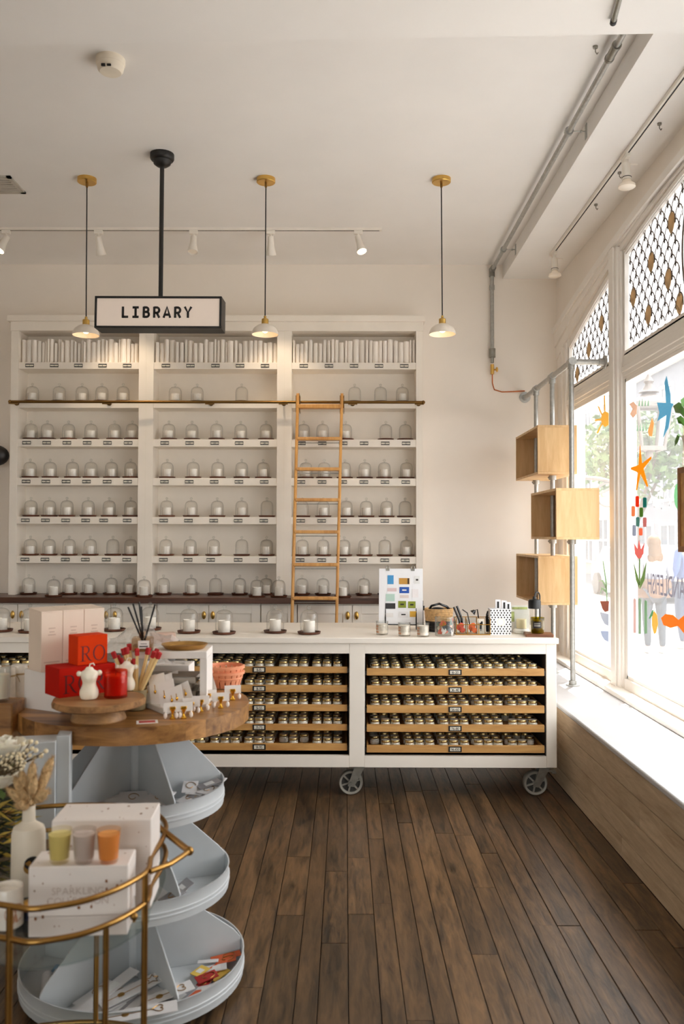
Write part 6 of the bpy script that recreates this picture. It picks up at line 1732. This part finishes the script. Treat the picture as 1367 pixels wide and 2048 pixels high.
decal('shell_decal', 'pale peach shell decal at the top left of the big window', [[(1258, 808), (1266, 803), (1273, 812), (1272, 828), (1265, 836), (1259, 828), (1264, 818)]], (236, 206, 184))
decal('seahorse_decal', 'pale orange seahorse decal inside the lantern outline', [[(1303, 836), (1307, 846), (1305, 860), (1303, 873), (1297, 872), (1295, 862), (1299, 850)]], (242, 196, 138))
for k, (x, y) in enumerate(((1276, 812), (1272, 862))):
    decal('grass_decal', ['pale green grass decal beside the peach shell', 'pale green grass decal under the peach shell'][k], [[(x + j * 6, y), (x + j * 6 + 2, y - 14 - 3 * (j % 2)), (x + j * 6 + 3, y)] for j in range(4)], (188, 214, 190), group='grass decals')
decal('green_oval_decal', 'pale green oval decal near the right edge of the window', [[(1356 + 9 * math.cos(2 * PI * q / 14), 992 + 27 * math.sin(2 * PI * q / 14)) for q in range(14)]], (170, 220, 180))
zig = [(1300, 985), (1308, 1015), (1316, 982), (1322, 1018), (1332, 978), (1338, 1012), (1347, 975)]
decal('bunting_decal', 'white zigzag line decal in the middle of the big window', [[(a[0] - .7, a[1]), (a[0] + .7, a[1]), (b[0] + .7, b[1]), (b[0] - .7, b[1])] for a, b in zip(zig, zig[1:])], (244, 244, 244))
# far pane decals
decal('sun_decal', 'yellow sun decal on the far window pane', [[(1209, 822), (1203, 828), (1201, 838), (1203, 848), (1209, 854), (1216, 850), (1216, 826)], [(1207, 790), (1209, 790), (1210, 822), (1207, 822)], [(1194, 812), (1196, 812), (1204, 828), (1202, 830)], [(1189, 839), (1201, 837), (1201, 841), (1189, 842)], [(1192, 866), (1202, 846), (1204, 848), (1195, 867)]], (240, 200, 112))
decal('pot_decal', 'brown plant pot decal low on the far window pane', [[(1199, 1202), (1217, 1202), (1216, 1222), (1209, 1224), (1204, 1218)]], (172, 118, 104))
decal('spider_plant_decal', 'thin green plant decal above the brown pot decal', [[(1212, 1202), (1210, 1165), (1204, 1122), (1206, 1122), (1213, 1165), (1214, 1202)], [(1211, 1180), (1204, 1163), (1195, 1162), (1205, 1160), (1212, 1172)], [(1211, 1186), (1203, 1178), (1199, 1192), (1202, 1174), (1212, 1180)]], (178, 202, 176))
decal('grey_pot_decal', 'upper grey-blue pot decal under the brown pot', [[(1199, 1224), (1216, 1228), (1216, 1252), (1208, 1248), (1202, 1236)]], (196, 200, 210), group='grey pot decals')
decal('grey_pot_decal', 'lower grey-blue pot decal near the bottom of the far pane', [[(1200, 1262), (1216, 1262), (1216, 1284), (1208, 1280), (1203, 1272)]], (186, 194, 212), group='grey pot decals')
# shop lettering, read from the street side
yC = GP(1381, 1165)[0]; yH = GP(1293, 1165)[0]; zL0 = GP(1330, 1192)[1]; zL1 = GP(1330, 1150)[1]
hgt = zL1 - zL0
m = MB(); wtot = sum(GLYPH[c][2] for c in 'CANDLEFISH')
mxL = Matrix.Translation((GX - .003, yC, zL0)) @ Matrix(((0, 0, 1, 0), (1, 0, 0, 0), (0, 1, 0, 0), (0, 0, 0, 1))) @ Matrix.Diagonal(((yH - yC) / wtot, hgt / .7, 1, 1))
m.text('CANDLEFISH', 1.0, 0, 0, mxL, center=False)
film('letter_dark', (112, 108, 116), .4)
solo('window_lettering', m, 'letter_dark', 'dark shop lettering on the big window seen mirrored from inside', 'lettering')
# hanging wooden board and leaves at the right edge
pA = WX(1357, 936, 1.72); 
zb0, zb1 = WX(1357, 1104, 1.72).z, WX(1357, 936, 1.72).z
hb = thing('picture_board', 'brown wooden framed board hanging at the right edge in front of the window', 'frame', (1.72, pA.y, zb0))
hh = zb1 - zb0
wood('frame_wood', (112, 70, 32), (158, 106, 56), .5, 'Z', 6, .05)
f = MB().box(-.01, .01, -.03, 0, 0, hh).box(-.01, .01, -.42, -.39, 0, hh).box(-.01, .01, -.39, -.03, 0, .03).box(-.01, .01, -.39, -.03, hh - .03, hh)
part('border', f, 'frame_wood', hb, bevel=.002); part('panel', MB().box(-.004, .004, -.39, -.03, .03, hh - .03), 'oak', hb)
part('cord', MB().cyl((0, -.05, hh), (0, -.2, ZS - zb0), .0012, n=5).cyl((0, -.37, hh), (0, -.2, ZS - zb0), .0012, n=5), 'twine', hb)
pm('plant_leaf', (86, 140, 52), .4, var=.2, sss=.1)
pz = WX(1400, 900, 1.7)
pp = thing('trailing_plant', 'green hanging plant whose leaves enter at the right edge', 'plant', (pz.x, pz.y, pz.z))
part('pot', MB().lathe([(.06, -.05), (.085, .07), (.08, .07)], 20), 'ceramic', pp); part('hanger', MB().cyl((0, 0, -.02), (0, 0, ZS - pz.z), .002, n=5), 'twine', pp)
for k, (tip, mid, wd) in enumerate((((1345, 812), (1362, 818), .028), ((1348, 893), (1357, 870), .026), ((1352, 836), (1364, 842), .02), ((1360, 800), (1372, 806), .025))):
    t_ = WX(*tip, 1.70 - .01 * k) - pz; m_ = WX(*mid, 1.70) - pz; b_ = Vector((0, 0, .0))
    m = MB(); s = Vector((.3, 0, 1)) * wd
    if k == 1: s = Vector((.2, 1, .5)) * wd
    c = Vector((-.01, 0, 0))
    m.add([b_.lerp(m_, .7), m_ + s * .8, m_ - s * .8, m_.lerp(t_, .5) + s, m_.lerp(t_, .5) - s, t_, m_ + c, m_.lerp(t_, .5) + c], [(0, 1, 6), (0, 6, 2), (1, 3, 7, 6), (6, 7, 4, 2), (3, 5, 7), (7, 5, 4)])
    part('leaf', m, 'plant_leaf', pp); part('stalk', MB().tube([b_, b_.lerp(m_, .7)], .003, 5), 'plant_leaf', pp)

# ================================================================== THE STREET
pm('pavement', (186, 182, 176), .8, var=.08, scale=2); pm('road', (92, 92, 94), .85, var=.08, scale=3)
struct('ground', MB().box(-60, 2.15, -40, 90, -.3, -.1).box(2.15, 7.2, -40, 90, -.3, -.08), 'pavement')
struct('road', MB().box(7.2, 40, -40, 90, -.3, -.12), 'road')
pm('facade_cream', (142, 132, 118), .8, var=.05, scale=2); pm('facade_grey', (104, 104, 108), .8, var=.05, scale=2); pm('facade_tan', (124, 104, 86), .8, var=.05); pm('dark_pane', (70, 76, 84), .2, var=.1); pm('facade_trim', (214, 210, 204), .7)
def building(label, x, y0, y1, h, mt, floors, seed):
    b = thing('town_building', label, 'building', (x, (y0 + y1) / 2, -.12), 0, 'buildings across the street')
    w = (y1 - y0) / 2
    part('wall', MB().box(0, 6, -w, w, 0, h), mt, b); part('cornice', MB().box(-.25, 6, -w, w, h - .4, h), 'facade_trim', b)
    for f in range(floors):
        n = max(2, int(2 * w / 1.9)); z = .6 + f * (h - .8) / floors
        for k in range(n):
            y = -w + (k + .5) * 2 * w / n; hh = (h - .8) / floors * .62; ww = .5 if f else .68
            win = part('window', MB().box(-.06, .02, y - ww - .1, y + ww + .1, z - .08, z).box(-.06, .02, y - ww - .1, y + ww + .1, z + hh, z + hh + .1).box(-.05, .02, y - ww - .1, y - ww, z, z + hh).box(-.05, .02, y + ww, y + ww + .1, z, z + hh).box(-.04, .02, y - .03, y + .03, z, z + hh).box(-.04, .02, y - ww, y + ww, z + hh * .5, z + hh * .54), 'facade_trim', b)
            part('pane', MB().box(-.01, .01, y - ww, y + ww, z, z + hh), 'dark_pane', win)
building('cream building across the street, farthest along', 11.0, 33, 46, 9.5, 'facade_cream', 3, 1)
building('grey building across the street between cream and tan ones', 11.2, 24, 32.8, 8, 'facade_grey', 3, 2)
building('tan building across the street, nearest', 11.0, 13, 23.8, 8.5, 'facade_tan', 3, 3)
bb = thing('end_building', 'pale building closing the end of the street', 'building', (7, 58, -.12))
part('wall', MB().box(-8, 12, 0, 6, 0, 10), 'facade_cream', bb)
for k in range(6):
    for f in range(3):
        x = -6 + k * 3; z = 1 + f * 3
        wn = part('window', MB().box(x - .7, x + .7, -.08, 0, z - .1, z).box(x - .7, x + .7, -.08, 0, z + 1.8, z + 1.9).box(x - .05, x + .05, -.06, 0, z, z + 1.8), 'facade_trim', bb); part('pane', MB().box(x - .6, x + .6, -.03, 0, z, z + 1.8), 'dark_pane', wn)
# street trees
pm('tree_leaf', (84, 108, 58), .7, var=.3, scale=3); pm('tree_bark', (96, 84, 72), .9, var=.2)
def tree(label, x, y, h, seed):
    r = random.Random(seed); t = thing('street_tree', label, 'tree', (x, y, -.08), 0, 'street trees')
    part('trunk', MB().tube([(0, 0, 0), (.05, 0, h * .35), (0, .05, h * .7)], [.12, .09, .05], 10), 'tree_bark', t)
    m = MB()
    for k in range(5): q = k * 1.26; m.tube([(0, 0, h * .4), (.5 * math.cos(q), .5 * math.sin(q), h * .62), (.9 * math.cos(q), .9 * math.sin(q), h * .8)], [.05, .035, .015], 6)
    part('branches', m, 'tree_bark', t)
    m = MB()
    for k in range(1500):
        u = Vector((r.gauss(0, 1), r.gauss(0, 1), r.gauss(0, .8))).normalized() * r.uniform(.4, 1.0)
        c = Vector((u.x * 1.3, u.y * 1.3, h * .78 + u.z * h * .26)); d = Vector((r.gauss(0, 1), r.gauss(0, 1), r.gauss(0, 1))).normalized() * .11; s = d.cross(Vector((r.gauss(0, 1), r.gauss(0, 1), 1))).normalized() * .06
        m.add([c - d, c + s, c + d, c - s], [(0, 1, 2, 3)])
    o = part('foliage', m, 'tree_leaf', t, smooth=False); o['kind'] = 'stuff'
tree('leafy street tree nearer along the kerb', 6.6, 19.5, 4.6, 1); tree('leafy street tree farther along the kerb', 6.6, 27, 5.2, 2)
# street lantern
YL = 10.2
lc = W(1297, 850, YL); s_ = YL / FPX
ln = thing('street_lantern', 'old-fashioned four-sided street lantern on a wall bracket outside the window', 'street lamp', (lc.x, YL, -.08))
pm('lantern_metal', (120, 112, 106), .5, .3, var=.1)
def lz(py): return W(1297, py, YL).z + .08
z_t, z_b = lz(812), lz(898); wt_, wb_ = 34 * s_, 22 * s_
fr_ = MB()
for sx in (-1, 1):
    for sy in (-1, 1): fr_.cyl((sx * wb_, sy * wb_, z_b), (sx * wt_, sy * wt_, z_t), .022, n=8)
for w_, z in ((wb_, z_b), (wt_, z_t)):
    fr_.box(-w_ - .02, w_ + .02, -w_ - .02, -w_ + .02, z - .025, z + .025).box(-w_ - .02, w_ + .02, w_ - .02, w_ + .02, z - .025, z + .025).box(-w_ - .02, -w_ + .02, -w_, w_, z - .025, z + .025).box(w_ - .02, w_ + .02, -w_, w_, z - .025, z + .025)
part('frame', fr_, 'lantern_metal', ln)
g = MB().add([(-wb_, -wb_, z_b), (wb_, -wb_, z_b), (wb_, wb_, z_b), (-wb_, wb_, z_b), (-wt_, -wt_, z_t), (wt_, -wt_, z_t), (wt_, wt_, z_t), (-wt_, wt_, z_t)], [(0, 1, 5, 4), (1, 2, 6, 5), (2, 3, 7, 6), (3, 0, 4, 7)])
part('panes', g, 'clear_glass', ln)
part('roof', MB().lathe([(wt_ * 1.15, z_t), (wt_ * .7, lz(795)), (wt_ * .35, lz(788)), (wt_ * .6, lz(785)), (wt_ * .3, lz(775)), (wt_ * .2, lz(768)), (wt_ * .3, lz(763)), (wt_ * .1, lz(752)), (.01, lz(745))], 16), 'lantern_metal', ln)
part('holder', MB().lathe([(.03, z_b - .12), (.05, z_b - .08), (.04, z_b - .03), (.1, z_b)], 16), 'lantern_metal', ln)
part('bracket', MB().tube([(0, 0, z_b - .1), (-.12, 0, z_b - .3), (-.35, 0, z_b - .42), (-.6, 0, z_b - .36), (2.2 - lc.x, 0, z_b - .3)], .025, 8).tube([(-.5 + .14 * math.cos(q), 0, z_b - .55 + .14 * math.sin(q)) for q in [2 * PI * j / 20 for j in range(20)]], .016, 6, True).tube([(-.35, 0, z_b - .42), (2.2 - lc.x, 0, z_b - .95)], .018, 6), 'lantern_metal', ln)
struct('wall_street', MB().box(1.95, 2.2, YB + .2, 14, -.1, 9), 'facade_cream')
# parked car far along the kerb
cr = thing('parked_car', 'pale parked car farther along the street behind the walkers', 'car', (W(1284, 1100, 24).x, 24, -.12), 0)
pm('car_paint', (186, 190, 198), .3, .2, var=.03, coat=.6)
prof = [(-2.1, .35), (-2.1, .75), (-1.9, .9), (-1.1, .98), (-.5, 1.42), (.9, 1.42), (1.5, 1.0), (2.0, .92), (2.1, .7), (2.1, .35)]
part('body', MB().prism(prof, -.85, .85, Matrix(((0, 0, 1, 0), (1, 0, 0, 0), (0, 1, 0, 0), (0, 0, 0, 1)))), 'car_paint', cr, bevel=.05)
part('windows', MB().prism([(-1.0, .98), (-.45, 1.36), (.85, 1.36), (1.38, 1.0)], -.86, .86, Matrix(((0, 0, 1, 0), (1, 0, 0, 0), (0, 1, 0, 0), (0, 0, 0, 1)))), 'dark_pane', cr)
for y in (-1.3, 1.3):
    for x in (-.85, .85): part('wheel', MB().cyl((x - .1, y, .32), (x + .1, y, .32), .32, n=20), 'black', cr)

# ------------------------------------------------------------------ two people on the pavement
pm('skin', (222, 180, 152), .5, var=.04, sss=.1); pm('blond', (106, 76, 42), .6, var=.15, scale=30, stretch=(1, 1, .2)); pm('brown_hair', (96, 72, 54), .6, var=.2)
pm('white_shirt', (132, 135, 146), .8, var=.03); pm('blue_shirt', (70, 90, 136), .8, var=.05); pm('tan_cloth', (104, 70, 42), .8, var=.1); pm('denim', (44, 50, 60), .8, var=.1); pm('blue_trousers', (50, 62, 86), .8, var=.1); pm('shoe', (200, 196, 190), .6)
def skin(name, verts, edges, rad, mt, parent, sub=2):
    me = bpy.data.meshes.new(name); me.from_pydata(verts, edges, []); me.update(); me.materials.append(MATS[mt])
    o = link(bpy.data.objects.new(name, me), parent)
    sk = o.modifiers.new('skin', 'SKIN'); sk.use_smooth_shade = True
    sv = me.skin_vertices[0].data if me.skin_vertices else None
    if sv is None:
        bm_ = __import__('bmesh').new(); bm_.from_mesh(me); bm_.verts.layers.skin.verify(); bm_.to_mesh(me); bm_.free(); sv = me.skin_vertices[0].data
    for i, r in enumerate(rad): sv[i].radius = r if isinstance(r, tuple) else (r, r)
    sv[0].use_root = True
    s = o.modifiers.new('sub', 'SUBSURF'); s.levels = sub; s.render_levels = sub
    return o
def person(label, loc, rz, h, shirt, trousers, hair, long_hair, arms):
    t = thing('person', label, 'person', loc, rz, 'people on the pavement')
    k = h / 1.7
    J = dict(pelvis=(0, 0, .94), waist=(0, .0, 1.08), chest=(0, .01, 1.27), neck=(0, .0, 1.45), nk2=(0, -.01, 1.51), head=(0, -.015, 1.60), crown=(0, -.005, 1.67),
             hipL=(.09, 0, .88), hipR=(-.09, 0, .88), kneeL=(.1, -.03, .50), kneeR=(-.1, .02, .50), ankL=(.1, .03, .09), ankR=(-.1, .06, .09), toeL=(.11, -.13, .03), toeR=(-.11, -.1, .03),
             shL=(.17, .01, 1.38), shR=(-.17, .01, 1.38))
    J.update(arms)
    names = list(J); idx = {n: i for i, n in enumerate(names)}
    R = dict(pelvis=(.15, .11), waist=(.125, .09), chest=(.15, .105), neck=.055, nk2=.052, head=(.078, .095), crown=(.06, .075), hipL=.085, hipR=.085, kneeL=.058, kneeR=.058, ankL=.038, ankR=.038, toeL=.035, toeR=.035, shL=.055, shR=.055,
             elL=.042, elR=.042, wrL=.028, wrR=.028, haL=.03, haR=.03)
    E = [('pelvis', 'waist'), ('waist', 'chest'), ('chest', 'neck'), ('neck', 'nk2'), ('nk2', 'head'), ('head', 'crown'), ('pelvis', 'hipL'), ('pelvis', 'hipR'), ('hipL', 'kneeL'), ('hipR', 'kneeR'), ('kneeL', 'ankL'), ('kneeR', 'ankR'), ('ankL', 'toeL'), ('ankR', 'toeR'),
         ('chest', 'shL'), ('chest', 'shR'), ('shL', 'elL'), ('shR', 'elR'), ('elL', 'wrL'), ('elR', 'wrR'), ('wrL', 'haL'), ('wrR', 'haR')]
    V = lambda n: tuple(c * k for c in J[n]); rr = lambda n, g=1: tuple(q * k * g for q in (R[n] if isinstance(R[n], tuple) else (R[n], R[n])))
    verts = [V(n) for n in names]; rad = [rr(n) for n in names]; edges = [(idx[a], idx[b]) for a, b in E]
    # fingers
    for s in 'LR':
        hb = Vector(V('ha' + s)); d = (hb - Vector(V('wr' + s))).normalized(); sd_ = d.cross(Vector((1, 0, 0))).normalized()
        for f in range(5):
            off = (f - 1.5) * .018 * k; L = (.055, .066, .07, .062, .045)[f] * k
            a = hb + sd_ * off + d * .012; b = a + d * L * (.55) ; c = b + d * L * .4 + Vector((.008, 0, 0)) * (1 if s == 'R' else -1)
            if f == 4: a = hb - sd_ * .024 * k - d * .01; b = a - sd_ * .02 + d * .02; c = b + d * .022
            i0 = len(verts); verts += [tuple(a), tuple(b), tuple(c)]; rad += [(.0095 * k,) * 2, (.0088 * k,) * 2, (.0075 * k,) * 2]; edges += [(idx['ha' + s], i0), (i0, i0 + 1), (i0 + 1, i0 + 2)]
    skin('body', verts, edges, rad, 'skin', t, 1)
    def cloth(nm, ns, es, g, mt, tops=None):
        ii = {n: i for i, n in enumerate(ns)}
        vv = [V(n) for n in ns]
        skin(nm, vv, [(ii[a], ii[b]) for a, b in es], [rr(n, g) for n in ns], mt, t, 2)
    J['hem'] = (0, 0, .90); R['hem'] = (.15, .115)
    cloth('shirt', ['waist', 'hem', 'chest', 'neck', 'shL', 'shR', 'elL', 'elR', 'wrL', 'wrR'], [('waist', 'hem'), ('waist', 'chest'), ('chest', 'neck'), ('chest', 'shL'), ('chest', 'shR'), ('shL', 'elL'), ('shR', 'elR'), ('elL', 'wrL'), ('elR', 'wrR')], 1.2, shirt)
    cloth('trousers', ['pelvis', 'hipL', 'hipR', 'kneeL', 'kneeR', 'ankL', 'ankR'], [('pelvis', 'hipL'), ('pelvis', 'hipR'), ('hipL', 'kneeL'), ('hipR', 'kneeR'), ('kneeL', 'ankL'), ('kneeR', 'ankR')], 1.22, trousers)
    m = MB()
    for s in (-1, 1): m.ball((s * .105 * k, -.03 * k, .04 * k), .05 * k, 12, 8, (.9, 2.3, .85))
    part('shoes', m, 'shoe', t)
    hc = Vector(V('head'))
    m = MB().ball(hc + Vector((0, .022, .028)) * k, .108 * k, 18, 12, (.92, 1.02, 1.08))
    if long_hair: m.ball(hc + Vector((0, .075, -.1)) * k, .1 * k, 16, 12, (1.0, .62, 1.75)).ball(hc + Vector((.04, .08, -.2)) * k, .07 * k, 12, 8, (1, .6, 1.3)).ball(hc + Vector((-.05, .08, -.18)) * k, .07 * k, 12, 8, (1, .6, 1.4))
    part('hair', m, hair, t, angle=80)
    m = MB().ball(hc + Vector((0, -.1, -.005)) * k, .014 * k, 8, 6, (.8, 1.2, 1.5))
    for s in (-1, 1): m.ball(hc + Vector((s * .082, 0, -.005)) * k, .022 * k, 8, 6, (.4, .8, 1.3))
    part('nose_and_ears', m, 'skin', t)
    m = MB()
    for s in (-1, 1): m.ball(hc + Vector((s * .03, -.088, .018)) * k, .009 * k, 8, 6, (1.2, .6, .7))
    part('eyes', m, 'ink', t); part('mouth', MB().ball(hc + Vector((0, -.088, -.045)) * k, .014 * k, 8, 6, (1.4, .5, .4)), 'match_head', t)
    return t, k
YPn = 12.3
pl = W(1308, 1300, YPn)
tw, k1 = person('blond person in a white shirt and dark trousers walking away outside', (pl.x, YPn, -.08), math.radians(175), 1.66, 'white_shirt', 'denim', 'blond', True,
                dict(elL=(.24, .03, 1.13), wrL=(.22, -.12, 1.0), haL=(.21, -.19, .98), elR=(-.24, .02, 1.12), wrR=(-.2, -.14, 1.02), haR=(-.18, -.21, 1.01)))
m = MB().lathe([(.215, .80), (.245, .83), (.25, .95), (.235, 1.04), (.2, 1.07)], 22, sy=.8, cap0=False, cap1=False)
part('wrapped_jacket', m, 'tan_cloth', tw, label='tan jacket tied round the waist')
pl2 = W(1372, 1303, YPn + .5)
person('person in a blue shirt at the right edge outside the window', (pl2.x, YPn + .5, -.08), math.radians(-150), 1.78, 'blue_shirt', 'blue_trousers', 'brown_hair', False,
       dict(elL=(.25, .03, 1.12), wrL=(.23, -.1, .95), haL=(.22, -.16, .9), elR=(-.25, .03, 1.12), wrR=(-.24, -.08, .92), haR=(-.235, -.13, .86)))
